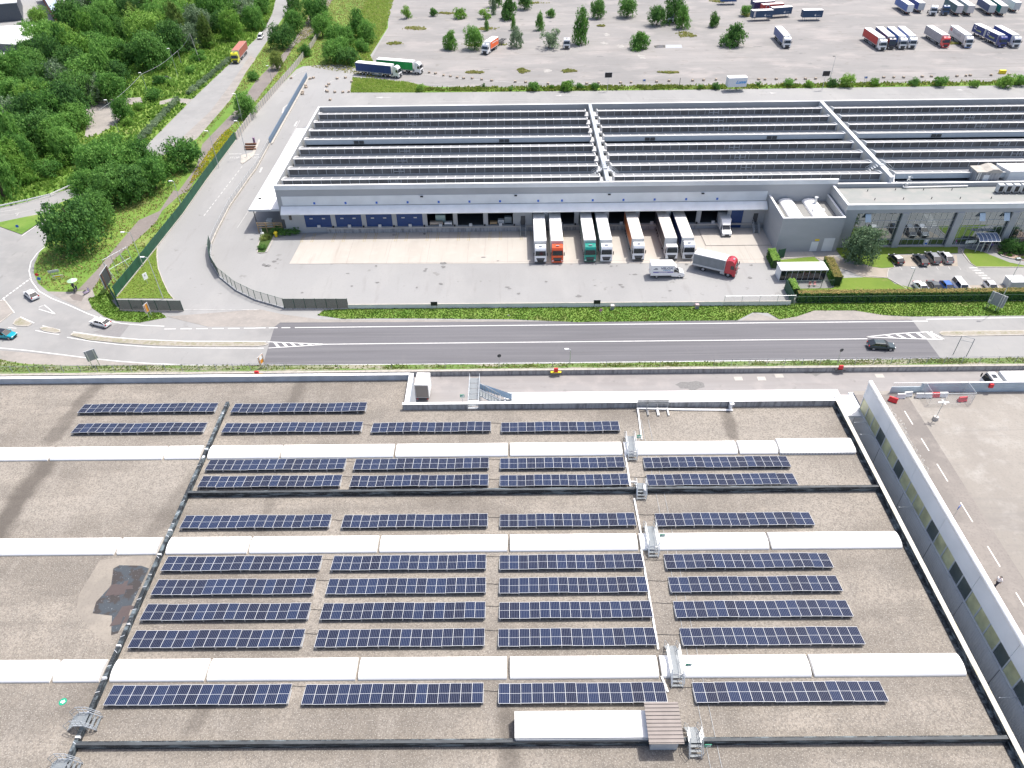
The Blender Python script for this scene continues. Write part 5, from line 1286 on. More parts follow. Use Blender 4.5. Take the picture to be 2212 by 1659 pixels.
def semi(label, loc, rz, cabc, side, group, total=16.2, roof=None, low=False, z1=4.0, hi=True, lower=None, deco=None, cat='lorry', cont=False, rear=None):
    t = thing('articulated_lorry', label, cat, (loc[0], loc[1], 0), rz, group)
    cab(t, cabc, hi, lower)
    xa, xb = -total, -2.75
    b = body(t, xa, xb, 1.2 if not cont else 1.35, z1, side, roof, rear=rear)
    chassis(t, xa+.2, -.6)
    wheels(t, (-1.45, -5.2), 1.05, .5, W_TRUCK); wheels(t, (xa+2.3, xa+3.6, xa+4.9), 1.08, .5, W_TRUCK)
    for s in (-1, 1):
        MB().box(xa+5.9, -6.3, s*1.22-.02, s*1.22+.02, .45, .95).build('side_guard', M['grey'], t)
        MB().box(-6.0,-4.3,s*1.05-.2,s*1.05+.2,1.03,1.1).build('mudguard', M['black'], t)
    if deco: deco(b)
    return t
def rot(ax, ay, bx, by): return math.atan2(by-ay, bx-ax)
W, S_, O_ = (.80,.80,.80), None, None
# docked lorries: roof front corner centres were measured at 4 m height
cW = (.78,.79,.80)
DK = [(5.35,133.6,(.78,.79,.80),(.66,.68,.70),'white-cabbed lorry with a black grille and long white trailer, leftmost at the docks',None),
      (8.9,133.65,(.72,.09,.015),(.70,.69,.66),'orange-cabbed lorry with a white trailer, second from left at the docks',(.72,.09,.015)),
      (15.8,133.8,(.0,.26,.20),(.10,.13,.12),'teal-cabbed lorry with a dark sided trailer backed onto the docks',(.01,.09,.07)),
      (19.2,133.85,(.78,.79,.80),(.16,.24,.22),'white lorry with silver grille parked tight beside the teal-cabbed one',None),
      (26.0,134.2,(.78,.79,.80),(.62,.17,.05),'white-cabbed lorry with an orange-sided trailer at the docks',None),
      (33.0,134.3,(.78,.79,.80),(.055,.06,.07),'white-cabbed lorry with a dark grey trailer side at the docks',None),
      (36.6,134.4,(.78,.79,.80),(.012,.03,.13),'white-cabbed lorry with a navy trailer side, rightmost of the long docked lorries',None)]
for i, (x, y, cc, sc, lb, low) in enumerate(DK):
    roof = None
    if i >= 4: roof = flat('dusty_tarpaulin', (.70,.66,.60), .6, var=.08, scale=.5)
    tt = semi(lb, (x, y), -pi/2, cc, curtain(sc), ARTG, total=15.4, roof=roof, hi=(i not in (5,)), lower=paint(low) if low else (M['lightgrey'] if i in (3,6) else None))
# lorries in the lorry park
def gpt(vx, vy, z=0): return G(vx, vy, z)
LP = 'lorries standing in the lorry park'
def semi_v(label, front, rear, cabc, side, **k):
    "front: raster point of the ground at the front bumper centre; rear: same at the tail"
    f = G(*front); r_ = G(*rear); rz = rot(r_[0], r_[1], f[0], f[1]); k.setdefault('group', LP)
    return semi(label, f, rz, cabc, side, **k)
def Z4(a, b): return 1659+a/4, b/4            # crop at (3024,0)
semi_v('white-cabbed lorry with a blue trailer standing alone in the lorry park', (1699,106), (1672,75), cW, curtain((.09,.13,.30)), total=15.5, lower=M['black'])
semi_v('white-cabbed lorry with a red trailer, first of the row of four', (1905,111), (1867,84), cW, curtain((.50,.04,.035)), total=15.8)
semi_v('black-cabbed lorry with a white roofed trailer, second of the row of four', (1924,108), (1891,80), (.015,.02,.05), curtain((.03,.07,.22)), total=15.8)
semi_v('white lorry with a blue-edged trailer, third of the row of four', (1948,108), (1915,80), cW, curtain((.10,.22,.50)), total=15.8)
semi_v('white lorry with a lilac-edged trailer, fourth of the row of four', (1969,107), (1937,78), cW, curtain((.50,.48,.62)), total=15.8)
semi_v('red-cabbed lorry with a dirty grey trailer', (2041,105), (1999,78), (.62,.03,.04), curtain((.33,.32,.34)), total=15.8, lower=paint((.5,.03,.04)))
def deco_rr(b):
    text_mesh('lettering', 'RR', 1.3, flat('red_lettering',(.45,.05,.08),.5), b, (-14.2,-1.29,2.9), (pi/2,0,0), sx=1.3, bold=.04)
    bars(b, -12.3, -5.2, 2.2, 3.1, -1, flat('grey_lettering',(.42,.42,.44),.5), 7)
semi_v('white lorry whose white trailer carries big dark red letters', (2090,105), (2052,78), cW, curtain((.62,.60,.60)), total=15.8, deco=deco_rr, lower=paint((.1,.2,.45)))
# drawbar rig, blue
f = G(2164,104); r_ = G(2105,75); rz = rot(r_[0], r_[1], f[0], f[1])
t = thing('drawbar_lorry', 'dark blue lorry pulling a matching blue trailer', 'lorry', (f[0],f[1],0), rz, LP)
cab(t, (.02,.035,.20), True, paint((.02,.035,.20))); bl = curtain((.02,.04,.17)); yl = flat('yellow_green_lettering',(.40,.45,.12),.5)
for a, b_ in ((-9.9,-2.5),(-18.4,-10.9)):
    bb = body(t, a, b_, 1.1, 3.9, bl); chassis(t, a, b_)
    mm_ = MB()
    for q in ((0,1.1,0,.18),(0,1.1,.92,1.1),(0,.18,.18,.92),(.92,1.1,.18,.92)): mm_.box(a+1.0+q[0],a+1.0+q[1],-1.3,-1.285,2.3+q[2],2.3+q[3])
    mm_.build('emblem', M['white'], bb); bars(bb, a+2.5, a+5.8, 2.0, 2.5, -1, yl, 6)
MB().box(-11.2,-9.6,-.1,.1,.8,.95).build('drawbar', M['black'], t)
wheels(t, (-1.45,-7.4,-8.6,-12.2,-16.5), 1.05, .5, W_TRUCK)
semi_v('white-cabbed lorry with a blue trailer, rightmost of the front row', (2193,105), (2142,76), cW, curtain((.03,.07,.30)), total=15.8, lower=M['grey'])
# the two on the bend
f = (1008+1235/2.2, 0)
semi_v('white-cabbed lorry with a dark blue curtain trailer waiting on the bend', (866,168), (768,158), cW, curtain((.025,.055,.19)), group='lorries on the bend', total=16.2)
semi_v('white-cabbed lorry with a bright green trailer beside the blue one', (912,159.5), (812,151), cW, curtain((.01,.30,.06)), group='lorries on the bend', total=16.2)
# yellow container lorry on the sloping road
t = semi_v('yellow-cabbed lorry carrying a rusty red container down the sloping road', (509,139), (538,103), (.70,.66,.03), flat('rusty_red_container',(.32,.10,.07),.6,var=.15), group='traffic on the sloping road', total=14.6, roof=flat('rusty_red_roof',(.36,.14,.11),.6,var=.15), lower=M['black'])
# tractor units
def tractor(label, front, heading, col):
    f = G(*front); t = thing('tractor_unit', label, 'tractor unit', (f[0],f[1],0), heading, 'tractor units without trailers')
    cab(t, col); chassis(t, -6.0, -.5); wheels(t, (-1.45,-5.1), 1.05, .5, W_TRUCK)
    MB().cbox(-5.6,-4.3,-.5,.5,1.08,1.25).build('fifth_wheel', M['black'], t)
    for s in (-1,1): MB().box(-5.8,-4.3,s*1.05-.2,s*1.05+.2,1.03,1.1).build('mudguard', M['black'], t)
tractor('white tractor unit parked between a grey willow bush and a poplar', (1224,107.5), -pi/2-.03, cW)
tractor('white tractor unit half hidden behind a tree in the lorry park', (1448,50.5), -pi/2-.12, cW)
tractor('white tractor unit in the back row of the lorry park', (2014,35), -pi/2+.1-.35, cW)
tractor('dark blue tractor unit next to the white one in the back row', (2041,34.5), -pi/2-.05, (.015,.06,.16))
# container rigid with skeletal trailer
f = G(1047,119); r_ = G(1086,92)
rz = rot(r_[0], r_[1], f[0], f[1])
t = thing('swap_body_lorry', 'white-cabbed lorry with an orange container and an empty black skeletal trailer behind', 'lorry', (f[0],f[1],0), rz)
cab(t, cW, True, M['black']); 
bb = body(t, -10.0, -2.6, 1.3, 3.95, flat('orange_container',(.78,.13,.03),.5,var=.05)); bars(bb, -8.9, -4.2, 2.9, 3.25, 1, M['white'], 8); bars(bb, -9.2,-8.9,2.5,3.2,1,M['white'],1)
chassis(t, -10, -.5); wheels(t, (-1.45,-7.0,-8.4), 1.05, .5, W_TRUCK)
m = MB(); 
for y in (-.5,.5): m.box(-18.5,-10.3,y-.1,y+.1,.95,1.15)
for k in range(7): x = -11-k*1.2; m.box(x-.1,x+.1,-1.2,1.2,.98,1.12)
m.box(-10.3,-9.9,-.1,.1,.9,1.0); m.build('skeletal_trailer', M['black'], t); wheels(t, (-13.6,-15.0), 1.05, .5, W_TRUCK)
# trailers without tractors, back row
def trailer(label, front, rear, side, roof=None, L=13.4, rear_mat=None):
    f = G(*front); r_ = G(*rear); rz = rot(r_[0], r_[1], f[0], f[1])
    t = thing('semi_trailer', label, 'trailer', (f[0],f[1],0), rz+pi, 'uncoupled trailers in the lorry park')
    # tail faces the viewer: local x=0 is the tail
    b = body(t, 0, L, 1.2, 4.0, side, roof, rear=rear_mat); chassis(t, .2, L-.3); wheels(t, (2.3,3.6,4.9), 1.08, .5, W_TRUCK)
    for s in (-1,1): MB().tube((L-3,s*.8,0),(L-3,s*.8,1.2),.07).build('landing_leg', M['grey'], t)
trailer('blue trailer with a white rear door, leftmost in the back row', (1962,33), (1927,9), curtain((.07,.14,.38)), rear_mat=M['white'])
trailer('dark blue-sided trailer with a grey door standing behind the first blue trailer', (1986,29), (1950,5), curtain((.06,.10,.32)))
trailer('dark green-sided trailer with a pale door behind the blue tractor unit', (2068,35), (2030,9), curtain((.04,.12,.14)), flat('dirty_roof',(.62,.60,.58),.6), rear_mat=flat('pale_door',(.55,.52,.53),.5))
trailer('white trailer right of the dark green-sided one', (2092,35), (2054,8), M['lightgrey'], rear_mat=flat('pale_door2',(.60,.57,.57),.5))
trailer('navy trailer with a white emblem in the back row', (2138,34), (2100,7), curtain((.03,.06,.16)))
trailer('emerald green trailer with a striped rear door', (2163,36), (2126,9), curtain((.0,.25,.20)), rear_mat=flat('beige_teal_door',(.42,.44,.42),.5))
trailer('pale white trailer at the right end of the back row', (2192,28), (2150,4), M['white'])
# swap bodies on legs
def swap_body(label, a, b, side, z0=1.3, z1=3.95, W_=2.5, group='swap bodies on legs in the lorry park', roofc=None, deco=None):
    A = G(*a); B = G(*b); L = math.hypot(B[0]-A[0], B[1]-A[1]); rz = rot(A[0],A[1],B[0],B[1])
    t = thing('container_on_legs', label, 'container', (A[0],A[1],0), rz, group)
    m = MB(); m.box(0,L,0,W_,z0,z1-.06,0); m.cbox(-.02,L+.02,-.02,W_+.02,z1-.06,z1+.02,.02,1)
    bdy = m.build('box_body', [side, roofc or M['white_roof']], t)
    for x in (.9,1.9,L-1.9,L-.9):
        pass
    for x in (1.1, L-1.1):
        for y in (.15, W_-.15):
            MB().tube((x,y,z0),(x,y,0),.06).tube((x,y,0),(x,y,.03),.14).build('support_leg', M['grey'], t)
    if deco: deco(t, L)
    return t
def flame(t, L):
    m = MB(); x = L*.58; m.add([(x,-.012,1.9),(x+.35,-.012,2.6),(x+.3,-.012,1.9)],[(0,2,1)]); m.add([(x+.35,-.012,1.8),(x+.55,-.012,2.7),(x+.8,-.012,1.8)],[(0,2,1)])
    m.build('emblem', M['white'], t)
    m = MB(); 
    for i in range(7): m.box(x+1.15+i*.22, x+1.29+i*.22, -.014, -.002, 2.0, 2.16)
    m.build('lettering', M['lightgrey'], t)
navy = flat('navy_curtain', (.022,.06,.13), .5, var=.08)
swap_body('navy swap body on legs standing alone, a small white emblem on its side', (1731.5,45.5), (1774,44.8), navy, deco=flame)
swap_body('navy swap body with an open pale panel at its left end in the cluster', (1623,46.5), (1667,44.5), navy, deco=lambda t, L: (flame(t, L), MB().box(.5,1.3,-.02,-.004,1.6,3.6).build('open_panel', flat('pale_beige',(.6,.56,.54),.6), t)))
swap_body('navy swap body at the right of the cluster in front of the red one', (1666,40), (1708,37), navy, deco=flame)
def ring(t, L):
    m = MB()
    for i in range(16):
        a0, a1 = 2*pi*i/16, 2*pi*(i+1)/16; cx, cz = 2.2, 2.9
        m.add([(cx+.75*cos(a0),-.012,cz+.75*sin(a0)),(cx+.75*cos(a1),-.012,cz+.75*sin(a1)),(cx+.95*cos(a1),-.012,cz+.95*sin(a1)),(cx+.95*cos(a0),-.012,cz+.95*sin(a0))],[(0,1,2,3)])
    m.build('ring_emblem', M['white'], t)
swap_body('red swap body with a pale ring emblem behind the navy ones', (1645,33), (1690,30), flat('red_curtain',(.55,.06,.05),.5), roofc=flat('pinkish_roof',(.72,.55,.52),.6), deco=ring)
swap_body('dark blue swap body behind the red one', (1627,27), (1670,24), flat('dark_violet_blue',(.035,.045,.14),.5))
swap_body('dark blue swap body farthest back in the cluster', (1624,19), (1668,17), navy)
swap_body('blue swap body at the top edge left of the cluster', (1556,11), (1590,10.5), flat('mid_blue_curtain',(.03,.08,.24),.5))
def script(t, L):
    text_mesh('lettering', 'Lunni', 1.25, flat('sky_blue_lettering',(.03,.28,.62),.5), t, (L*.66,-.02,2.95), (pi/2,0,0), shear=.45, sx=1.15, bold=.05)
swap_body('white swap body on legs with blue script lettering beside the lane', (1570,199), (1610,197.5), flat('white_swap_side',(.58,.62,.66),.45), z0=1.5, z1=4.3, group='swap body beside the lane', deco=script)
# ---------------------------------------------------------------- rigid lorries and vans in the yard
# red box lorry
f = G(1106+1925/4, 384+870/4); rz = rot(*G(1106+1660/4,384+812/4), *G(1106+1915/4,384+872/4))
t = thing('box_lorry', 'red-cabbed lorry with a grey tarpaulin body turning in the yard', 'lorry', (f[0]+.4,f[1]+.9,0), rz)
cab(t, (.42,.015,.03), True, M['darkgrey']); body(t, -8.9, -2.35, 1.05, 3.7, curtain((.20,.22,.235)), name='box_body'); chassis(t, -8.7, -.5); wheels(t, (-1.4,-6.6), 1.02, .48, W_TRUCK)
MB().box(-8.9,-2.35,-1.30,-1.27,1.05,1.4).build('drop_side', M['lightgrey'], t)
def van(label, x, y, rz, box=(2.3, 5.9), h=3.0, velox=False, name='box_van'):
    t = thing(name, label, 'van', (x, y, 0), rz)
    prof = [(-2.6,.45),(-2.6,2.2),(-1.95,2.22),(-1.05,1.42),(-.12,1.12),(0,.9),(0,.4),(-.3,.32)]
    MB().xprism(prof, -.98, .98, 0, lambda z: 1-.13*max(0,z-1.2)).build('cab', paint((.80,.80,.80)), t)
    MB().add([(-1.05+.0,-.86,1.46),(-1.05,.86,1.46),(-1.88,.80,2.14),(-1.88,-.80,2.14)], [(0,1,2,3)]).build('windscreen', M['glass'], t).location.x = .03
    for s in (-1,1):
        MB().add([(-1.15,s*.975,1.42),(-2.2,s*.975,1.42),(-2.2,s*.905,2.05),(-1.85,s*.905,2.05)], [(0,1,2,3)]).build('side_window', M['glass'], t)
        MB().cbox(-1.45,-1.3,s*1.12-.1,s*1.12+.1,1.35,1.75,.02).build('mirror', M['black'], t)
    lamp_pair(t, -.03, .72, .85, .3, .2); MB().box(-.02,.03,-.5,.5,.55,.85).build('grille', M['black'], t)
    MB().box(-.3,.04,-.95,.95,.28,.5).build('bumper', M['darkgrey'], t)
    L = box[1]
    m = MB(); m.box(-2.35-L+1.6-.0,-2.35,-1.1,1.1,.75,h-.05,0); m.cbox(-2.35-L+1.6-.02,-2.33,-1.12,1.12,h-.06,h+.02,.03,1)
    m.add([(-2.35,-1.0,h-.7),(-2.35,1.0,h-.7),(-1.55,.85,2.3),(-1.55,-.85,2.3),(-2.35,-1.0,h-.05),(-2.35,1.0,h-.05)], [(3,2,5,4),(0,3,4),(1,5,2)], 1)
    b = m.build('box_body', [M['white'], M['white_roof']], t); xa = -2.35-L+1.6
    MB().box(xa+.1,-.4,-.4,.4,.42,.75).build('chassis', M['darkgrey'], t)
    wheels(t, (-.95, xa+1.35), .86, .37, W_VAN)
    for s in (-1,1): MB().box(xa-.02,xa+.01,s*.9-.08,s*.9+.08,.8,1.2).build('tail_light', M['redlamp'], t)
    if velox:
        navyl = flat('navy_lettering', (.02,.03,.12), .5, var=0)
        text_mesh('lettering', 'VELOX', .66, navyl, b, (xa+3.2,-1.112,2.42), (pi/2,0,0), sx=1.2, bold=.012)
        text_mesh('lettering', 'LA MAESTRO', .26, flat('blue_lettering',(.03,.25,.5),.5), b, (xa+3.2,-1.112,1.98), (pi/2,0,0), bold=.01)
        m = MB(); m.box(xa+.5,xa+4.6,-1.112,-1.104,1.45,1.68); m.build('stripe', flat('violet_stripe',(.05,.04,.30),.5), b)
        m = MB(); 
        for i in range(9): m.box(xa+1.6+i*.2,xa+1.72+i*.2,-1.118,-1.112,1.5,1.62)
        m.build('stripe_lettering', M['white'], b)
        m = MB(); m.xprism([(xa+.5,2.15),(xa+.5,2.32),(xa+.7,2.36),(xa+.85,2.55),(xa+1.2,2.55),(xa+1.35,2.32),(xa+1.45,2.15)], -1.113,-1.105); m.build('van_emblem', M['grey'], b)
    return t
a = G(1106+1480/4, 384+868/4); b_ = G(1106+1212/4, 384+872/4)
van('white box van lettered VELOX parked across the yard', a[0]+.1, a[1]+1.0, rot(b_[0],b_[1],a[0],a[1]), (2.3,6.2), 3.15, True)
v = van('small white box van backed onto the rightmost dock on its raised pad', 46.9, 143.9, -pi/2, (2.2,5.3), 3.3)
# white pickup/lorry behind the deck balustrade
f = G(2133,813,3.1); t = thing('flat_lorry', 'white lorry with a roof hatch parked behind the deck balustrade', 'lorry', (f[0],f[1],0), pi)
cab(t, cW, False, M['darkgrey']); body(t, -9.5, -2.6, 1.1, 3.2, M['white']); chassis(t, -9.3, -.5); wheels(t, (-1.4,-7.0), 1.02, .48, W_TRUCK)
MB().box(-1.5,-.8,-.45,.45,3.1,3.16).build('roof_hatch', M['glass'], t)
# white trailer seen over the parapet jog
f = G(917,845,2); t = thing('box_trailer', 'small white box trailer in the lane behind the parapet corner', 'trailer', (-15.5, 90.1, 0), R(88), None)
b = body(t, 0, 3.2, .9, 3.7, M['white'], hw=1.1, rear=flat('brown_grey_door',(.27,.25,.235),.6)); chassis(t,.2,3.0); wheels(t,(1.1,2.0),.8,.37,W_VAN)
# ---------------------------------------------------------------- cars
def car(name, label, x, y, rz, col, L=4.35, Wd=1.80, Ht=1.5, kind='hatch', roofc=None, group=None, cat='car'):
    t = thing(name, label, cat, (x, y, 0), rz, group)
    zs = .30; bl = .92 if kind != 'suv' else 1.02; ht = Ht
    hood = L*.24
    if kind == 'sedan': cs = [(-hood, bl), (-hood-.75, ht-.03), (-L*.63, ht), (-L*.84, bl+.05)]; tail = (-L, bl-.05)
    elif kind == 'van': cs = [(-hood*.6, bl), (-hood*.6-.75, ht-.05), (-L+.25, ht), (-L+.03, bl+.05)]; tail = (-L, bl)
    else: cs = [(-hood, bl), (-hood-.8, ht-.04), (-L*.78, ht-.02), (-L+.12, bl+.08)]; tail = (-L, bl-.02)
    h0 = cs[0][0]
    # body sections along x: (x, halfwidth, z bottom, z shoulder)
    sec = [(0,.68,zs+.12,.62),(-.12,.80,zs,.72),(-.5,.9,zs,.82),(h0,.95,zs,bl-.02),(-L*.5,1.0,zs,bl),(-L*.8,.98,zs,bl+.02),(-L+.2,.92,zs,bl+.02),(tail[0]+.02,.84,zs+.08,tail[1]-.1)]
    v = []; hw = Wd/2
    for x_, f, z0, z1 in sec:
        w = hw*f
        v += [(x_,-w*.94,z0),(x_,-w,z0+.25),(x_,-w*.99,z1-.12),(x_,-w*.90,z1),(x_,w*.90,z1),(x_,w*.99,z1-.12),(x_,w,z0+.25),(x_,w*.94,z0)]
    n = 8; fs = []
    for i in range(len(sec)-1):
        for j in range(n): fs.append((i*n+j, i*n+(j+1)%n, (i+1)*n+(j+1)%n, (i+1)*n+j))
    fs.append(tuple(range(n-1,-1,-1))); fs.append(tuple((len(sec)-1)*n+j for j in range(n)))
    bm = MB().add(v, fs); pm = paint(col)
    bm.build('body', pm, t, smooth=False)
    # greenhouse glass with body-coloured roof and pillars
    gw0, gw1 = hw*.90, hw*.72
    g = MB(); a, b2, c2, d2 = cs
    gv = [(a[0],-gw0,a[1]-.03),(b2[0],-gw1,b2[1]-.04),(c2[0],-gw1,c2[1]-.04),(d2[0],-gw0*.96,d2[1]-.03),(a[0],gw0,a[1]-.03),(b2[0],gw1,b2[1]-.04),(c2[0],gw1,c2[1]-.04),(d2[0],gw0*.96,d2[1]-.03)]
    g.add(gv, [(0,1,2,3),(7,6,5,4),(0,4,5,1),(1,5,6,2),(2,6,7,3)])
    g.build('windows', M['glass'], t)
    r = MB(); rf = paint(roofc) if roofc else pm
    e = .06
    r.add([(b2[0]+.05,-gw1-.01,b2[1]-.06),(c2[0]-.08,-gw1-.01,c2[1]-.05),(c2[0]-.08,gw1+.01,c2[1]-.05),(b2[0]+.05,gw1+.01,b2[1]-.06),
           (b2[0]-.05,-gw1+.12,b2[1]+.0),(c2[0]+.02,-gw1+.12,c2[1]+.01),(c2[0]+.02,gw1-.12,c2[1]+.01),(b2[0]-.05,gw1-.12,b2[1]+.0)],
          [(0,1,5,4),(1,2,6,5),(2,3,7,6),(3,0,4,7),(4,5,6,7),(3,2,1,0)])
    r.build('roof', rf, t)
    p = MB()
    for s in (-1, 1):
        for q0, q1 in ((gv[0],gv[1]),(gv[3],gv[2])): p.tube((q0[0],s*abs(q0[1]),q0[2]),(q1[0],s*abs(q1[1]),q1[2]),.045,n=5)
        xm = (b2[0]+c2[0])/2-.1; p.tube((xm,s*gw0,bl-.03),(xm,s*gw1,ht-.06),.035,n=5)
    p.build('pillars', pm, t)
    wheels(t, (-L*.185, -L*.80), hw-.12, .33, W_CAR)
    for s in (-1, 1):
        MB().cbox(h0-.55,h0-.35,s*(hw+.09)-.08,s*(hw+.09)+.08,bl-.02,bl+.14,.02).build('mirror', pm, t)
    lamp_pair(t, -.1, hw*.66, .66, .32, .14, .06); lamp_pair(t, -L+.08, hw*.72, .82, .26, .2, .07, M['redlamp'], 'tail_light')
    MB().box(-.06,.03,-.42,.42,.38,.56).build('grille', M['black'], t)
    MB().box(-L-.02,-L+.05,-.26,.26,.52,.64).build('number_plate', M['white'], t)
    return t
def car_v(name, label, centre, nose, col, **k):
    L = k.get('L', 4.35); c = G(centre[0], centre[1], .5); n = G(nose[0], nose[1], .5); rz = rot(c[0],c[1],n[0],n[1])
    return car(name, label, c[0]+cos(rz)*L/2, c[1]+sin(rz)*L/2, rz, col, **k)
RG = 'cars on the public road'
car_v('estate_car', 'dark green estate car driving right on the main road', (1903,747), (1933,748.5), (.03,.05,.055), L=4.7, group=RG)
car_v('hatchback', 'small white hatchback of older shape just above the median island', (217,697), (190,690), (.80,.80,.80), L=4.2, Ht=1.4, group=RG)
car_v('hatchback', 'light silver-white hatchback approaching the junction', (68,637), (57,628), (.68,.70,.73), L=4.1, group=RG)
car_v('hatchback', 'turquoise hatchback with a black roof entering at the left edge', (10,723), (40,726), (.0,.30,.38), L=4.4, roofc=(.02,.02,.025), group=RG)
car_v('minivan', 'small white van-like car climbing the sloping road', (563,80), (557,89), (.8,.8,.8), L=4.4, Ht=1.8, kind='van', group='traffic on the sloping road')
PK = 'cars in the office car park'
def Q(a, b): return (1659+a/4, 384+b/4)
car_v('hatchback', 'small black car with a white roof, alone at the left of the upper parking row', Q(1105,705), Q(1070,672), (.02,.02,.025), L=3.9, roofc=(.8,.78,.74), group=PK)
car_v('hatchback', 'dark charcoal car, left of the three parked side by side near the lawn', Q(1315,710), Q(1275,668), (.04,.045,.055), L=4.4, group=PK)
car_v('suv', 'dark grey off-roader, middle of the three parked near the lawn', Q(1420,692), Q(1378,645), (.10,.105,.115), L=4.6, Ht=1.65, kind='suv', roofc=(.30,.31,.33), group=PK)
car_v('suv', 'silver off-roader with a pale roof, right of the three parked near the lawn', Q(1530,690), Q(1485,640), (.30,.31,.33), L=4.6, Ht=1.65, kind='suv', roofc=(.70,.70,.72), group=PK)
car_v('sedan', 'white saloon, leftmost in the parking row behind the hedge', Q(1325,955), Q(1362,995), (.8,.8,.8), L=4.5, kind='sedan', group=PK)
car_v('sedan', 'dark grey saloon behind the hedge between the white and the blue car', Q(1440,950), Q(1478,992), (.07,.08,.085), L=4.4, kind='sedan', group=PK)
car_v('hatchback', 'bright blue hatchback behind the hedge', Q(1550,950), Q(1588,992), (.03,.12,.42), L=4.1, group=PK)
car_v('minivan', 'white van with dark side windows behind the hedge', Q(1660,948), Q(1700,996), (.8,.8,.8), L=4.7, Ht=1.85, kind='van', group=PK)
car_v('hatchback', 'white car standing alone beside the zebra crossing', Q(1925,950), Q(1962,995), (.8,.8,.8), L=4.0, Ht=1.55, group=PK)
car_v('hatchback', 'white car half hidden by a tree at the top left edge of the picture', (2,74), (-10,66), (.8,.8,.8), L=4.2, group='cars by the top left buildings')
# ================================================================ trees and shrubs
LM = {
 'dark': leaf_mat('dark_foliage', (.035,.100,.028), (.075,.185,.045), (.15,.31,.07), .4),
 'mid': leaf_mat('mid_green_foliage', (.050,.145,.032), (.105,.255,.050), (.20,.39,.085), .42),
 'bright': leaf_mat('bright_green_foliage', (.075,.185,.030), (.145,.31,.048), (.26,.43,.09), .42),
 'grey': leaf_mat('grey_green_foliage', (.085,.145,.072), (.155,.235,.13), (.26,.35,.21), .3),
 'olive': leaf_mat('olive_foliage', (.07,.13,.026), (.14,.22,.05), (.25,.31,.08), .35),
}
CROWNS = {}
def crown_mesh(shape, var, matkey):
    """unit crown: radius 1 horizontally, height 1 (z 0..1 spans the crown); many small leaf clumps with gaps"""
    key = (shape, var)
    rnd = random.Random(hash((shape, var)) % 9999 if False else (len(shape)*100+ord(shape[0])*7+var))
    m = MB(); sx = 1.0
    if shape == 'round': lobes = [((rnd.uniform(-.42,.42), rnd.uniform(-.42,.42), rnd.uniform(.30,.72)), rnd.uniform(.34,.52)) for _ in range(11)]; lobes += [((.4*cos(a),.4*sin(a),.24),.42) for a in (0.3,1.6,2.9,4.1,5.3)]; lobes.append(((0,0,.55),.55))
    elif shape == 'broad': lobes = [((.62*cos(a*.9+var)*rnd.uniform(.6,1), .62*sin(a*.9+var)*rnd.uniform(.6,1), rnd.uniform(.35,.78)), rnd.uniform(.26,.42)) for a in range(14)]; lobes += [((.5*cos(a),.5*sin(a),.25),.40) for a in (0.1,1.2,2.3,3.4,4.4,5.4)]; lobes.append(((0,0,.6),.5))
    elif shape == 'poplar': lobes = [((rnd.uniform(-.2,.2)*(1.1-i/9), rnd.uniform(-.2,.2)*(1.1-i/9), .08+.092*i), .80*(1-(i/11)**1.9)*rnd.uniform(.8,1.1)) for i in range(10)]
    elif shape == 'cone': lobes = [((rnd.uniform(-.6,.6)*(1-i/22), rnd.uniform(-.6,.6)*(1-i/22), .12+.05*i), .50*(1-i/26)*rnd.uniform(.7,1.15)) for i in range(15)]
    elif shape == 'bush': lobes = [((.5*cos(a*1.3+var)*rnd.uniform(.5,1.15), .5*sin(a*1.3+var)*rnd.uniform(.5,1.15), rnd.uniform(.18,.62)), rnd.uniform(.28,.45)) for a in range(11)]; lobes.append(((0,0,.4),.5))
    else: lobes = [((rnd.uniform(-.55,.55), rnd.uniform(-.55,.55), rnd.uniform(.12,.85)), rnd.uniform(.14,.30)) for _ in range(22)]
    tot = sum(l[1]**2 for l in lobes)
    N = {'round':6500,'broad':7500,'poplar':4200,'cone':4400,'bush':3800,'sparse':2600}[shape]
    base = .074 if shape in ('round','broad') else .09
    for (cx, cy, cz), r in lobes:
        n = int(N*r*r/tot)
        ncl = max(5, n//12)
        for c in range(ncl):
            # clump on/under the lobe surface, few below
            while True:
                d = Vector((rnd.gauss(0,1), rnd.gauss(0,1), rnd.gauss(.25,1))).normalized()
                if d.z > -.75: break
            rad = r*rnd.uniform(.72,1.08)
            p = Vector((cx,cy,cz))+Vector((d.x*rad, d.y*rad, d.z*rad*.72))
            for l in range(12):
                q = p+Vector((rnd.gauss(0,.055), rnd.gauss(0,.055), rnd.gauss(0,.04)))
                s = base*rnd.uniform(.6,1.25)
                nrm = (d*.8+Vector((rnd.gauss(0,.6), rnd.gauss(0,.6), rnd.gauss(.35,.5)))).normalized()
                u = nrm.orthogonal().normalized(); w = nrm.cross(u); a = rnd.random()*pi; u, w = u*cos(a)+w*sin(a), w*cos(a)-u*sin(a)
                m.add([q-u*s*.5, q+w*s*.32, q+u*s*.5, q-w*s*.32], [(0,1,2,3)])
    me = bpy.data.meshes.new('crown'); me.from_pydata([tuple(v) for v in m.v], [], m.f); me.materials.append(LM[matkey]); me.update()
    return me
def get_crown(shape, var, mk):
    k = (shape, var, mk)
    if k not in CROWNS:
        for kk in CROWNS:
            if kk[:2] == (shape, var):
                me = CROWNS[kk].copy(); me.materials.clear(); me.materials.append(LM[mk]); CROWNS[k] = me; break
        else: CROWNS[k] = crown_mesh(shape, var, mk)
    return CROWNS[k]
TRUNKS = {}
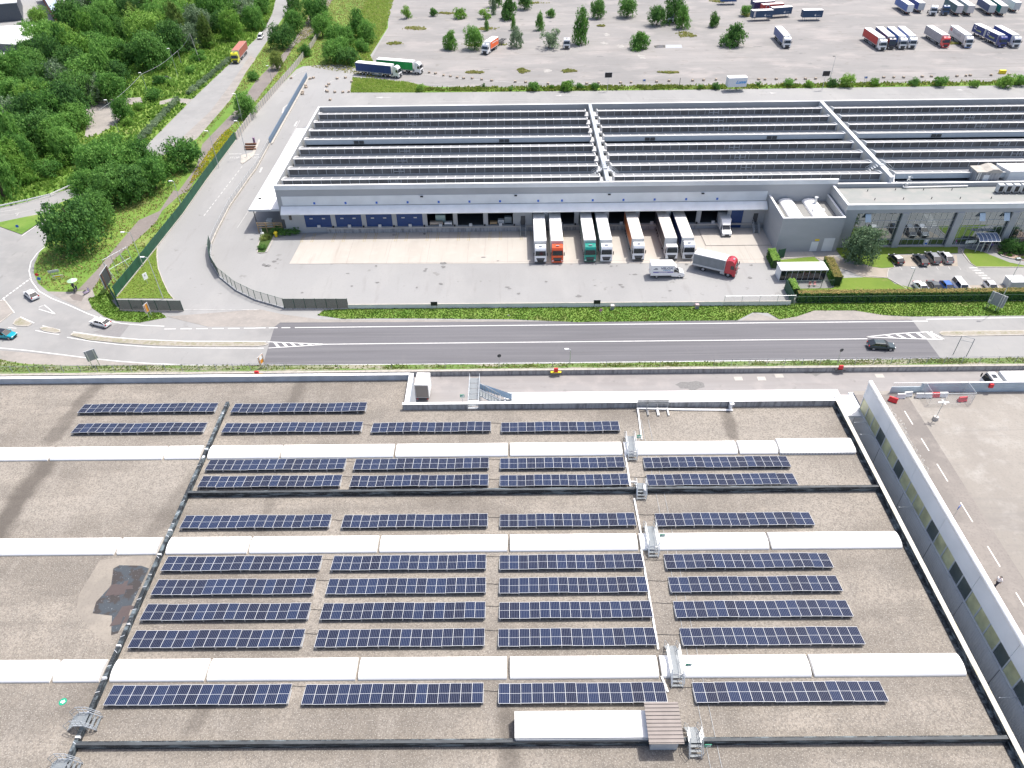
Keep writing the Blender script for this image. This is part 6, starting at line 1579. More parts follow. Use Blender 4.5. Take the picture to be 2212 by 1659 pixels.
def trunk_mesh(v):
    if v in TRUNKS: return TRUNKS[v]
    rnd = random.Random(v+40); m = MB()
    m.tube((0,0,0), (rnd.uniform(-.03,.03),rnd.uniform(-.03,.03),.45), .035, .024, 8)
    for i in range(7):
        a = i*2.4+rnd.random(); z = .3+.03*i; m.tube((0,0,z), (.28*cos(a)*rnd.uniform(.5,1),.28*sin(a)*rnd.uniform(.5,1),z+rnd.uniform(.2,.38)), .016, .006, 5)
    m.tube((0,0,.44), (0,0,.85), .024, .008, 6)
    me = bpy.data.meshes.new('trunk'); me.from_pydata(m.v, [], m.f); me.materials.append(M['bark']); TRUNKS[v] = me
    return me
tr_i = 0
def tree(vx, vy, r, h, shape='round', mk='mid', label='', name='tree', cat='tree', group=None, z_at=.5, low=.02, ground=False):
    "vx, vy: raster position of the crown centre (or of the foot when ground=True)"
    global tr_i; tr_i += 1
    x, y = G(vx, vy, 0 if ground else h*z_at)
    t = thing(name, label, cat, (x, y, 0), 0, group)
    tk = put('trunk', trunk_mesh(tr_i % 4), t); tk.scale = (h*.8, h*.8, h*.95)
    c = put('crown', get_crown(shape, tr_i % (4 if shape in ('round','broad') else 3), mk), t)
    c.location = (0, 0, h*low); c.scale = (r*1.02, r*(.92+.16*((tr_i*37)%10)/10), h*(1-low)); c.rotation_euler = (0, 0, tr_i*1.7)
    return t
WG = 'trees of the dense wood on the left'
WL = {'dark':'broad dark green tree in the dense wood left of the sloping road','mid':'mid green round-crowned tree in the dense wood left of the sloping road','bright':'bright green tree in the dense wood left of the sloping road'}
wood = [(78,34,5,'bright'),(62,72,5.5,'mid'),(104,78,6.5,'bright'),(137,100,6,'mid'),(141,32,7.5,'dark'),(170,15,6,'mid'),(195,38,6,'dark'),(224,26,6,'mid'),(258,12,6,'mid'),(288,20,6,'dark'),(321,12,6,'bright'),(337,38,6,'mid'),
 (377,26,6.5,'mid'),(417,16,6,'bright'),(427,42,6,'dark'),(310,66,7.5,'bright'),(264,66,5,'dark'),(228,62,6,'dark'),(206,95,6,'mid'),(238,113,6.5,'mid'),(288,118,5,'dark'),(325,108,7,'dark'),(366,80,6.5,'dark'),(400,78,5.5,'dark'),(383,52,6,'mid'),
 (169,105,7.5,'bright'),(129,80,6,'bright'),(89,84,6.5,'mid'),(72,112,5,'dark'),(104,116,6,'dark'),(194,153,7.5,'mid'),(228,143,6,'dark'),(119,169,6.5,'mid'),(79,169,6,'dark'),(40,151,6.5,'mid'),(10,160,6,'mid'),
 (30,198,6.5,'mid'),(69,208,6,'bright'),(139,220,7,'dark'),(99,238,6,'mid'),(50,246,6,'dark'),(14,248,6,'mid'),(160,248,5,'mid'),(69,286,6.5,'dark'),(119,286,6,'mid'),(20,300,6.5,'bright'),(139,312,4.5,'mid'),
 (455,18,6,'mid'),(470,45,5.5,'dark'),(497,20,6,'mid'),(525,15,6,'dark'),(545,38,4.5,'mid'),(440,68,5,'mid'),(500,52,5,'bright'),(558,8,5.5,'mid'),
 (-30,180,7,'mid'),(-35,240,7,'dark'),(-30,300,7,'mid'),(8,342,5.5,'bright'),(-20,370,6,'mid'),(28,366,4.5,'bright'),(160,130,6,'dark'),(250,160,5,'dark'),(60,140,6,'dark'),(200,60,6,'bright'),(350,58,5.5,'bright'),(290,48,5.5,'mid'),
 (165,190,6,'dark'),(205,190,5,'dark'),(95,200,5.5,'mid'),(30,330,5,'mid'),(215,0,6,'mid'),(380,-5,6,'dark'),(470,-10,6,'mid'),(300,-12,6,'mid'),(540,-15,6,'mid')]
for i, (vx, vy, r, mk) in enumerate(wood):
    if i % 7 == 3 and r < 7: t_ = tree(vx, vy, r*.8, r*2.3, 'poplar', 'mid' if i % 2 else 'olive', 'taller narrow-crowned tree rising out of the dense wood on the left', group=WG+', narrow')
    elif i % 9 == 5: t_ = tree(vx, vy, r*1.05, r*1.7, 'broad', 'grey', 'dull grey-green tree in the dense wood left of the sloping road', group=WG+', grey green')
    else: t_ = tree(vx, vy, r*(1.0+.05*(i%4)), r*1.55+((i*7)%6)*.75, 'broad' if i % 2 else 'round', mk, WL[mk], group=WG+', '+mk+' green')
    t_.rotation_euler = (.10*sin(i*2.3), .10*cos(i*1.7), 0)
named = [
 (244,190,5.4,10,'round','mid','rounded tree standing apart at the edge of the clearing'),
 (262,238,3.8,7,'round','mid','thin leaning tree just below the rounded one at the clearing'),
 (155,492,7.2,12,'broad','dark','big solitary round tree beside the roundabout, nearest to the junction'),
 (212,355,6.8,11,'broad','mid','leftmost feathery tree of the group between the slip road and the sloping road'),
 (258,352,6.6,11,'broad','mid','tall feathery tree in the middle of the group by the hidden road bend'),
 (300,345,5.5,9.5,'round','mid','tree at the top right of the group by the hidden road bend'),
 (240,402,6.2,10,'broad','dark','dark tree right above the big solitary round tree'),
 (285,398,5.6,9,'round','dark','dark rounded tree beside the start of the gravel path'),
 (327,376,5.4,9,'round','mid','tree between the dark rounded tree and the large bush by the path'),
 (207,458,5.0,8.5,'round','dark','dark tree pressed against the right side of the big solitary round tree'),
 (350,352,4.2,7,'bush','mid','small tree left of the large dense bush by the gravel path'),
 (391,331,6.2,8.6,'bush','mid','large dense green bush where the sloping road meets the gravel path'),
 (185,402,4.8,8.5,'round','mid','tree overhanging the slip road behind the big solitary round tree'),
 (526,230,4.7,7,'round','mid','round street tree beside the pale concrete fence, nearer one'),
 (596,131,3.1,6.5,'round','olive','small round olive-green street tree farther along the concrete fence'),
 (546,163,2.8,3.5,'bush','mid','low bush at the right edge of the sloping road'),
 (607,80,6.0,9,'broad','dark','dark spreading tree on the verge right of the sloping road'),
 (632,50,5.0,8.5,'round','mid','tree behind the dark spreading one on the verge'),
 (632,10,4.6,9,'poplar','dark','dark upright tree at the top edge beside the sloping road'),
 (682,25,6.6,10,'broad','mid','large leafy tree over the end of the gravel path'),
 (694,56,5.2,9,'round','mid','tree below the large leafy one by the end of the concrete fence'),
 (658,107,3.0,5,'bush','mid','round bush growing against the concrete fence'),
 (725,110,6.0,8,'broad','mid','big bushy tree left of the waiting lorries'),
 (751,120,5.2,7,'bush','dark','dark low tree right beside the tail of the blue lorry'),
 (721,76,4.6,8,'round','mid','slim tree in the meadow left of the lorry park'),
 (747,84,4.6,8,'round','mid','middle tree of the clump left of the lorry park'),
 (772,56,5.2,10,'poplar','mid','tall tree of the clump at the left edge of the lorry park'),
 (792,72,4.4,8,'round','mid','rightmost tree of the clump at the left edge of the lorry park'),
 (783,97,3.4,5.5,'bush','mid','low tree at the foot of the clump by the lorry park'),
 (877,27,3.2,5,'sparse','bright','light green bush near the top left of the lorry park'),
 (936,25,2.1,4,'bush','mid','small dark bush in the back of the lorry park'),
 (994,28,3.6,4.6,'bush','bright','round yellow-green bush in the back of the lorry park'),
 (1048,30,3.6,4.0,'sparse','bright','low spreading bright bush beside a slim poplar'),
 (1066,14,1.6,7,'poplar','grey','slim poplar behind the low spreading bush'),
 (1100,18,4.6,9,'cone','dark','dark group of shoots at the back of the lorry park'),
 (1134,3,4,7,'round','dark','dark tree cut by the top edge near the middle'),
 (1070,-2,4,7,'round','dark','dark tree at the top edge left of the middle'),
 (1051,55,1.1,4.5,'poplar','mid','tiny slender sapling between the two large bushes'),
 (974,88,3.8,6.8,'cone','mid','conical dark green bush left of the orange container lorry'),
 (1024,84,4.6,8,'round','mid','full round tree right beside the cab of the orange container lorry'),
 (1115,83,2.9,7,'poplar','grey','grey-green poplar right of the skeletal trailer'),
 (1109,52,1.3,5,'poplar','mid','slim sapling behind the grey-green poplar'),
 (1167,48,2.3,6.5,'poplar','mid','narrow tree behind the grey willow bush'),
 (1186,86,5.0,6.6,'sparse','grey','loose grey-green willow bush left of the white tractor unit'),
 (1256,62,3.9,12,'poplar','mid','tall dense poplar right of the white tractor unit'),
 (1383,88,4.9,6.6,'cone','mid','broad conical bush standing alone beside the puddle'),
 (1293,20,4.4,7.5,'round','dark','dark tree in the back of the lorry park, left of two'),
 (1356,18,4.8,7.5,'round','dark','dark tree in the back of the lorry park, right of two'),
 (1421,34,4.6,8,'round','dark','dark tree left of the half hidden tractor unit'),
 (1458,20,5.6,11,'poplar','dark','tall dark poplar clump behind the half hidden tractor unit'),
 (1476,40,3.5,8,'poplar','mid','green poplar right of the half hidden tractor unit'),
 (1542,42,2.8,6,'cone','dark','small dark tree left of the large bush near the swap bodies'),
 (1588,76,6.2,8,'cone','dark','large spreading bush with upright shoots near the swap bodies'),
 (1612,22,3,5,'bush','mid','bush in front of the cluster of swap bodies'),
 (1190,27,2.5,4,'bush','mid','small bush behind the narrow tree'),
 (1864,532,4.7,8,'round','grey','willow-like tree with a thick trunk on the office lawn'),
]
for vx, vy, r, h, sh, mk, lb in named:
    tree(vx, vy, r, h, sh, mk, lb, low=0 if sh in ('bush','cone','sparse','poplar') else .05, cat='bush' if 'bush' in lb else 'tree', name='bush' if 'bush' in lb else 'tree', z_at=.45)
verge = [(1153,186,2.4),(1226,183,2.9),(1253,185,1.7),(1285,186,1.8),(1192,188,1.1),(1548,185,1.8),(1704,178,2.1),(1748,180,1.9),(1799,178,2.1),(1831,173,3.2),(1889,176,2.1),(1975,176,2.0),(2034,175,2.7),(2105,180,1.9),(2174,173,3.4),(2206,173,2.8),(908,188,2.0),(1044,186,1.1),(1103,192,1.0),(1512,187,1.3),(1636,182,1.3)]
for i, (vx, vy, r) in enumerate(verge):
    tree(vx, vy, r, r*1.35, 'bush' if r > 1.4 else 'sparse', ('mid','bright','dark')[i % 3] if r < 3 else 'bright',
         '%s bush on the verge beside the lane, %s' % ('large' if r > 2.6 else 'medium' if r > 1.7 else 'small', ('leftmost','first right of the wedge of grass')[i-16] if False else 'number %d counted from the left' % (1+sorted(v[0] for v in verge).index(vx))), name='bush', cat='bush', group='bushes on the verge beside the lane', low=0, z_at=.45)
# grey-green shrub row along the sloping road
k = 0
for (ax_, ay_), (bx_, by_), n in (((494,128),(408,200),17), ((382,214),(304,298),17)):
    for i in range(n):
        f = i/(n-1); vx, vy = ax_+(bx_-ax_)*f, ay_+(by_-ay_)*f; k += 1
        tree(vx, vy, 1.25+.25*((i*7)%3), 1.9, 'bush', 'grey', 'grey-green shrub in the clipped row along the left side of the sloping road', name='shrub', cat='shrub', group='grey-green shrubs along the sloping road', low=0, z_at=.4)
for vx, vy, r, mk, lb in ((602,497,2.5,'dark','dark low shrub against the warehouse beside the yellow container'),(632,495,2.6,'dark','dark shrub below the small window of the warehouse'),(566,533,1.3,'dark','small dark shrub at the tip of the planted kerb island'),(572,512,1.5,'olive','reddish-brown shrub in the planted kerb island')):
    tree(vx, vy, r, r*.75, 'bush', mk, lb, name='shrub', cat='shrub', low=0, z_at=.4)
for i, (vx, vy, r, lb) in enumerate(((2181,530,2.3,'clipped dark round shrub left of two in the flower bed'),(2216,533,2.4,'clipped dark round shrub at the right edge of the flower bed'))):
    tree(vx, vy, r, 3.0, 'round', 'dark', lb, name='shrub', cat='shrub', low=0, z_at=.5, group='clipped shrubs at the office')
for i, (a, b, mk) in enumerate(((2085,665,'bright'),(2140,650,'dark'),(2165,700,'olive'),(2010,650,'dark'),(2205,690,'olive'))):
    tree(1659+a/4, 384+b/4, .7, .7, 'bush', mk, 'small cushion plant in the red gravel bed, number %d from the left' % (1+sorted((2085,2140,2165,2010,2205)).index(a)), name='shrub', cat='plant', low=0, z_at=.4, group='cushion plants in the gravel bed')
for vx, vy in ((330,300),(312,330)): pass
for i, (vx, vy, r) in enumerate(((292,150,2.5),(345,172,3.0),(372,178,2.4),(330,205,3.4),(300,230,2.2),(428,120,3.5),(450,95,3),(240,300,3),(252,318,2.5),(200,322,3),(275,262,2.2),(410,150,2.6),(190,345,4),(215,340,3),(60,385,3),(100,365,4),(130,345,4))):
    tree(vx, vy, r, r*1.2, 'bush', ('bright','mid')[i % 2], '%s wild bush in the rough ground between the wood and the sloping road' % ('bright green','mid green')[i % 2], name='bush', cat='bush', group='wild %s bushes beside the wood' % ('bright','mid green')[i % 2], low=0, z_at=.4)
# clipped hedges
def hedge(pts, w, h, mk, label, top='olive', seed=1):
    P = [Vector(p) for p in pts]; rnd = random.Random(seed)
    t = thing('hedge', label, 'hedge', (P[0].x, P[0].y, 0))
    inner = MB().ribbon([(p.x-P[0].x, p.y-P[0].y) for p in P], w-.2, .0, 0, z1=h-.12); inner.build('hedge_core', flat('hedge_core', (.02,.045,.012), .9), t)
    a = MB(); b = MB()
    for i in range(len(P)-1):
        d = P[i+1]-P[i]; L = d.length; d.normalize(); n = Vector((-d.y, d.x))
        for _ in range(int(L*h*95)):
            s = rnd.choice((-1,1)); q = P[i]+d*rnd.uniform(-.1,L+.1)+n*s*(w/2+rnd.gauss(-.03,.07)); z = rnd.uniform(.05,h)
            r_ = rnd.uniform(.07,.16); u = Vector((d.x,d.y,rnd.gauss(0,.5))).normalized()*r_; v = Vector((n.x*s*rnd.gauss(0,.5),n.y*s*rnd.gauss(0,.5),1)).normalized()*r_
            c = Vector((q.x-P[0].x,q.y-P[0].y,z)); a.add([c-u-v*.4,c+u-v,c+u+v*.6,c-u+v], [(0,1,2,3)])
        for _ in range(int(L*w*90)):
            q = P[i]+d*rnd.uniform(-.1,L+.1)+n*rnd.uniform(-w/2-.05,w/2+.05); r_ = rnd.uniform(.07,.16); c = Vector((q.x-P[0].x,q.y-P[0].y,h+rnd.gauss(-.03,.08)))
            u = Vector((rnd.gauss(0,1),rnd.gauss(0,1),rnd.gauss(0,.4))).normalized()*r_; v = u.cross(Vector((0,0,1)))
            b.add([c-u,c-v,c+u,c+v], [(0,1,2,3)])
    a.build('hedge_sides', LM[mk], t); b.build('hedge_top', LM[top], t); return t
LM['ochre'] = leaf_mat('ochre_hedge_top', (.10,.11,.02), (.20,.18,.05), (.32,.25,.09), .25)
hx0 = G(1722,640,1)[0]; hy = G(1900,652,0)[1]+.9
hedge([(hx0,hy-.3),(130,hy-.3)], 1.2, 2.1, 'dark', 'long clipped hedge with an ochre top between the office lawn and the roadside verge', 'ochre', 2)
a = G(1659+25/4,384+640/4,1.2); b = G(1659+70/4,384+740/4,1.2); hedge([a,b], 1.5, 2.0, 'mid', 'short bright hedge left of the small white-roofed shelter', 'bright', 3)
a = G(1659+515/4,384+720/4,1.2); b = G(1659+600/4,384+890/4,1.2); hedge([a,b], 1.7, 2.2, 'mid', 'short hedge with an ochre top right of the small white-roofed shelter', 'ochre', 4)
a = G(1659+195/4,384+900/4,1.0); b = G(1659+240/4,384+985/4,1.0); hedge([a,b], 1.2, 1.8, 'mid', 'short hedge below the shelter at the end of the green fence', 'bright', 5)
# ================================================================ fences, lamps, signs and other street furniture
M['greenshade'] = flat('dark_green_privacy_sheet', (.014,.075,.042), .7, var=.2, scale=.5)
M['greenmesh'] = mesh_fence_mat('green_wire_mesh', (.02,.08,.06), .30)
M['greenmeshd'] = mesh_fence_mat('dense_green_mesh', (.008,.035,.03), .88, .95)
M['greymesh'] = mesh_fence_mat('grey_wire_mesh', (.30,.32,.33), .16)
def fence(label, pts, h, mat, post, spacing=2.5, z0=0, base=None, name='fence', coping=None, pr=.04, panel_t=0, lean=0):
    P = [Vector(p) for p in pts]; O = P[0]
    t = thing(name, label, 'fence', (O.x, O.y, 0))
    m = MB(); ps = []
    for a, b in zip(P, P[1:]):
        A, B = a-O, b-O; d = (B-A).normalized(); n = Vector((-d.y, d.x))*panel_t/2
        if panel_t: m.add([(A.x-n.x,A.y-n.y,z0),(B.x-n.x,B.y-n.y,z0),(B.x-n.x,B.y-n.y,z0+h),(A.x-n.x,A.y-n.y,z0+h),(A.x+n.x,A.y+n.y,z0),(B.x+n.x,B.y+n.y,z0),(B.x+n.x,B.y+n.y,z0+h),(A.x+n.x,A.y+n.y,z0+h)],
                [(0,1,2,3),(7,6,5,4),(3,2,6,7),(0,3,7,4),(1,5,6,2)])
        else: m.add([(A.x,A.y,z0),(B.x,B.y,z0),(B.x,B.y,z0+h),(A.x,A.y,z0+h)], [(0,1,2,3)])
        L = (B-A).length; k = max(1, round(L/spacing))
        for i in range(k): ps.append(A+(B-A)*i/k)
    ps.append(P[-1]-O)
    m.build('panel', mat, t)
    tr = MB()
    for a, b in zip(P, P[1:]): tr.tube((a.x-O.x,a.y-O.y,z0+h),(b.x-O.x,b.y-O.y,z0+h),.03)
    tr.build('top_rail', post, t)
    if len(ps) > 95: ps = ps[::2]
    pm = None
    for p in ps:
        if pm is None: o = MB().box(-pr,pr,-pr,pr,z0,z0+h+.1).build('post', post, t); pm = o.data
        else: o = put('post', pm, t)
        o.location = (p.x, p.y, 0)
    if base: MB().ribbon([(p.x-O.x,p.y-O.y) for p in P], base[0], 0, 0, z1=base[1]).build('base_wall', base[2], t)
    return t
g1 = GP([(510,303),(445,391),(395,463),(312,568),(252,642)])
fence('tall dark green privacy fence running from the concrete fence down to the junction', g1, 2.3, M['greenshade'], M['green'], 2.5, .15, (.3,.25,M['kerb']), panel_t=.04)
fence('short return of the dark green fence facing the junction', [G(240,632), G(258,662)], 2.1, M['greenshade'], M['green'], 2.0, .15, (.25,.2,M['kerb']), panel_t=.04)
fence('dark green sliding gate panel at the left side of the driveway', [G(259,670), G(397,672)], 2.3, M['greenmeshd'], M['green'], 2.6, .1, (.3,.12,M['kerb']), name='gate')
fence('green sliding gate panel closing the yard beside the grass verge', [G(615,667), G(753,667)], 2.2, M['greenmeshd'], M['green'], 2.0, .1, (.3,.12,M['pstain']), name='gate')
cf = GP([(512,302),(560,238),(640,146),(676,100),(700,58)])
# pale concrete panel fence
t = thing('concrete_fence', 'pale precast concrete panel fence between the gravel path and the lane', 'fence', (cf[0][0], cf[0][1], 0))
O = Vector(cf[0]); segs = []
for a, b in zip(cf, cf[1:]):
    a, b = Vector(a), Vector(b); L = (b-a).length; k = max(1, round(L/2.1)); segs += [(a+(b-a)*i/k-O, a+(b-a)*(i+1)/k-O) for i in range(k)]
M['precast'] = ground_mat('precast_concrete', (.44,.41,.365), [((.6,.6,1.5),.42,.65,(.33,.31,.28),.7,5)])
for a, b in segs[:95]:
    m = MB(); d = (b-a).normalized(); m.ribbon([a+d*.1, b-d*.1], .08, 0, 0, z1=2.0); m.build('panel', M['precast'], t)
    MB().box(a.x-.11,a.x+.11,a.y-.11,a.y+.11,0,2.15).build('post', M['grey'], t)
# guard wall of the inner lane
bw = GP([(664,168),(583,312)])
t = world_thing('steel_guard_wall', 'long slate-blue sheet barrier along the lane by the warehouse', 'barrier', (bw[1][0], bw[1][1], 0))
m = MB().ribbon([bw[0], bw[1]], .12, .25, 0, z1=1.75); part(t, m, 'sheet', flat('slate_blue_sheet',(.10,.16,.24),.5,var=.1))
m = MB().ribbon([(bw[0][0]+.55,bw[0][1]),(bw[1][0]+.55,bw[1][1])], .45, 0, 0, z1=.3); part(t, m, 'footing', M['kerb'])
kl = GP([(583,312),(553,367),(540,384),(497,446),(467,504),(456,530),(454,548),(458,571),(475,599),(512,629),(553,649),(615,667)])
kl_a, kl_b = kl[:6], kl[5:]
fence('low grey wire fence on a pale kerb wall along the curving lane', kl_a, 1.3, M['greymesh'], M['steel'], 2.0, .4, (.35,.4,M['kerb']), pr=.025)
fence('green wire fence on a kerb wall following the bend of the yard', kl_b[:4], 2.0, M['greenmeshd'], M['green'], 2.0, .35, (.4,.35,M['pstain']))
fence('see-through end of the green fence next to the sliding gate', kl_b[3:], 2.0, M['greenmesh'], M['green'], 2.0, .35, (.4,.35,M['pstain']))
fence('thin wire fence along the top of the retaining wall', [(-105,97.6),(-40,97.6)], 1.5, M['greymesh'], M['grey'], 3.0, .95, pr=.035)
fence('thin wire fence on the right stretch of the retaining wall', [(34,97.6),(110,97.6)], 1.5, M['greymesh'], M['grey'], 3.0, .95, pr=.03)
fence('thin wire fence in the middle stretch of the retaining wall', [(-40,97.6),(34,97.6)], 1.2, mesh_fence_mat('sparse_mesh',(.3,.32,.33),.05), M['grey'], 9.0, .95, pr=.03)
yb = [G(753,667), G(1106,665), G(1706,658.5)]
t = world_thing('yard_wall', 'long low pale concrete wall edging the yard above the grass verge', 'wall', (yb[0][0], yb[0][1], 0))
m = MB().ribbon([yb[0], (yb[2][0], yb[0][1]-.3)], .22, 0, 0, z1=.95); part(t, m, 'wall', flat('pale_wall',(.80,.79,.775),.8,var=.05,scale=.4))
m = MB().ribbon([yb[0], (yb[2][0], yb[0][1]-.3)], .27, .95, 0, z1=1.0); part(t, m, 'coping', M['kerb'])
yy = yb[0][1]-.1
for vx, lb in ((938,'left of the two small black panels on the yard wall'),(1290,'right of the two small black panels on the yard wall')):
    x = G(vx,655,1.2)[0]; t = thing('notice_board', lb, 'board', (x, yy-.42, 0), 0, 'black boards at the yard wall')
    MB().box(-.62,.62,-.04,.02,.9,1.75).build('board', M['black'], t); MB().box(-.66,.66,.02,.06,.86,1.79).build('frame', M['lightgrey'], t); MB().box(-.5,-.42,-.0,.06,.4,.9).box(.42,.5,0,.06,.4,.9).build('post', M['grey'], t)
for vx, col, lb in ((1322,flat('cream_cabinet',(.66,.60,.54),.6),'small cream utility cabinet at the yard wall'),(1505,flat('pinkish_cabinet',(.48,.36,.36),.6),'small pinkish utility cabinet at the yard wall')):
    x = G(vx,660,.5)[0]; t = thing('utility_cabinet', lb, 'cabinet', (x, yy-1.0, 0)); MB().cbox(-.35,.35,-.3,.3,0,1.0).build('casing', col, t); MB().box(-.3,.3,-.32,-.3,.1,.7).build('door', M['grey'], t)
fence('short green wire fence with tall posts at the right end of the yard wall', [(G(1560,659)[0], yy-.6),(G(1712,658)[0], yy-.6)], 2.2, M['greymesh'], M['steel'], 3.5, .3, pr=.03)
fence('dark green fence panels enclosing the small shelter at the yard corner', [G(1659+75/4,384+700/4), G(1659+135/4,384+690/4)], 2.2, M['greenshade'], M['green'], 2.0, 0, panel_t=.04)
fence('dark green fence running from the shelter to the hedge corner', [G(1659+140/4,384+960/4), G(1659+205/4,384+1090/4)], 2.2, M['greenshade'], M['green'], 1.6, 0, panel_t=.04)
fence('thin green wire fence in front of the shelter', [G(1659+150/4,384+960/4), G(1659+555/4,384+950/4)], 1.8, M['greenmesh'], M['green'], 2.4, 0)
fence('thin green wire fence along the foot of the long hedge', [(hx0-1, hy-1.25),(128,hy-1.25)], 1.6, mesh_fence_mat('hedge_mesh',(.012,.055,.035),.22), M['green'], 2.5, 0)
# shelter
a = G(1659+118/4,384+800/4,2.6); b = G(1659+520/4,384+797/4,2.6)
t = world_thing('shelter', 'small shelter with a white flat roof and dark glass fronts at the yard corner', 'shelter', (a[0], a[1], 0))
w = b[0]-a[0]
m = MB().box(a[0]-.1,b[0]+.1,a[1]-.1,a[1]+3.0,2.5,2.7); part(t, m, 'roof', M['white_roof'])
m = MB().box(a[0],b[0],a[1]+.2,a[1]+2.9,0,2.5); part(t, m, 'wall', M['panel2'])
for i in range(8):
    x = a[0]+.12+i*(w-.1)/8; part(t, MB().box(x,x+(w-.1)/8-.12,a[1]+.14,a[1]+.195,.15,2.35), 'window', M['glass'])
x, y = G(1659+380/4,384+935/4)
o = thing('folding_chair', 'small pair of pink garden chairs in front of the shelter', 'chair', (x,y,0)); pk = flat('pink_chair',(.7,.35,.35),.5)
MB().box(-.7,-.25,-.2,.25,.4,.45).box(.25,.7,-.2,.25,.4,.45).build('seat', pk, o); MB().box(-.7,-.25,.22,.27,.45,.9).box(.25,.7,.22,.27,.45,.9).build('backrest', pk, o)
m = MB()
for X in (-.68,-.27,.27,.68):
    for Y in (-.18,.23): m.box(X-.02,X+.02,Y-.02,Y+.02,0,.4)
m.build('leg', pk, o)
# lamps
def street_lamp(base, top, label, group, z0=0, arm=1.2, double=False, headc=None, rz=0):
    x, y = G(*base, z0)
    h = 8
    for k in range(30, 160):
        h = k/10
        v = Vector((x, y, z0+h-H)); c = (v.x*_x.x+v.y*_d.x+v.z*_z.x, v.x*_x.y+v.y*_d.y+v.z*_z.y, v.x*_x.z+v.y*_d.z+v.z*_z.z)
        if CY-FPX*c[1]/c[2] < top[1]: break
    t = thing('street_lamp', label, 'street lamp', (x, y, z0), rz, group)
    MB().tube((0,0,0),(0,0,h),.09,.05).build('pole', M['steel'], t)
    m = MB().tube((0,0,h-.05),(-arm,0,h+.1),.035); 
    if double: m.tube((0,0,h-.05),(arm,0,h+.1),.035)
    m.build('arm', M['steel'], t)
    MB().cbox(-arm-.75,-arm,-.17,.17,h+.02,h+.18,.04).build('lamp_head', headc or M['white'], t)
    if double: MB().cbox(arm,arm+.75,-.17,.17,h+.02,h+.18,.04).build('lamp_head', headc or M['white'], t)
    return t
SG = 'lamps along the green and concrete fences'; WR = 'white-headed lamps beside the wood'
street_lamp((310,576),(281,503),'lamp post in front of the green fence, lowest in the row', SG)
street_lamp((353,646),(326,556),'lamp post on the triangular lawn beside the driveway', SG, arm=.6)
street_lamp((397,459),(376,392),'lamp post in front of the green fence beside the dashed lane', SG, arm=.3)
street_lamp((473,363),(457,284),'lamp post by the gravel path near the yellow flowers', SG, arm=.3)
street_lamp((534,340),(522,262),'lamp post on the small traffic island at the stop line', SG, arm=.3)
street_lamp((524,262),(518,204),'lamp post in front of the round street tree', SG, arm=.3)
street_lamp((588,178),(582,143),'short white-headed lamp at the small olive street tree', SG, arm=.1)
street_lamp((257,287),(233,217),'white-headed lamp at the clearing', WR, arm=.15)
street_lamp((320,203),(308,158),'white-headed lamp at the left end of the overhead line', WR, arm=.15)
street_lamp((385,168),(368,106),'white-headed lamp at the middle of the overhead line', WR, arm=.15)
street_lamp((1856,663),(1975,589) if False else (1978,580),'x','x') if False else None
street_lamp((1958,628),(1978,580),'grey lamp post on the lawn beside the car park', 'lamps at the office', arm=.1, headc=M['steel'])
street_lamp((2150,672),(2212,560),'lamp post rising in front of the long hedge at the right', 'lamps at the office', arm=.2, headc=M['steel'])
street_lamp((1790,181),(1803,122),'tall thin lamp post on the verge of the lorry park', 'lamps of the lorry park', arm=.2, headc=M['darkgrey'])
street_lamp((1231,784),(1234,760),'short lamp with a white head at the lower verge', 'lamps at the lower verge', arm=.3)
# overhead line
x, y = G(432,133); t = thing('utility_pole', 'leaning concrete pole carrying the overhead wire at the edge of the wood', 'pole', (x,y,0))
MB().tube((0,0,0),(-1.0,.3,9.5),.14,.09).build('pole', M['concrete'], t)
x2, y2 = G(392,139); t2 = thing('utility_pole', 'short pole carrying the overhead wire between the lamps', 'pole', (x2,y2,0)); MB().tube((0,0,0),(0,0,4.6),.1).build('pole', M['concrete'], t2)
A = Vector((x-1,y+.3,9.4)); B = Vector((x2,y2,4.6)); Cc = Vector((*G(320,203),6.3))
m = MB()
for p, q_ in ((A,B),(B,Cc),(Cc,Vector((*G(220,260),3.0)))):
    pts = [p.lerp(q_,i/8)-Vector((0,0,1.2*sin(pi*i/8)*.6)) for i in range(9)]; m.path(pts, .05)
solo(m, 'overhead_wire', M['grey'], 'sagging overhead wire along the edge of the wood', 'wire', (B.x,B.y,0))
# billboards and signs
def board(name, label, x, y, rz, w, h, z0, mat, back=None, cat='sign', group=None, posts=2):
    t = thing(name, label, cat, (x,y,0), rz, group)
    MB().box(-w/2,w/2,-.05,.05,z0,z0+h).build('board', mat, t); m = MB()
    m.box(-w/2-.08,w/2+.08,-.04,.04,z0-.08,z0); m.box(-w/2-.08,w/2+.08,-.04,.04,z0+h,z0+h+.08); m.box(-w/2-.08,-w/2,-.04,.04,z0,z0+h); m.box(w/2,w/2+.08,-.04,.04,z0,z0+h)
    m.build('frame', M['lightgrey'], t)
    for s in ((-1,1) if posts == 2 else (0,)): MB().box(s*w*.35-.06,s*w*.35+.06,*((-.14,-.06) if posts == 2 else (.06,.14)),0,z0+h).build('post', M['rust'] if cat == 'billboard' else M['steel'], t)
    return t
p0, p1 = G(232,635), G(247,612)
board('billboard', 'dark billboard on rusty posts seen from behind at the green fence', (p0[0]+p1[0])/2, (p0[1]+p1[1])/2, rot(p0[0],p0[1],p1[0],p1[1]), 3.9, 3.0, 1.3, M['darkgrey'], cat='billboard')
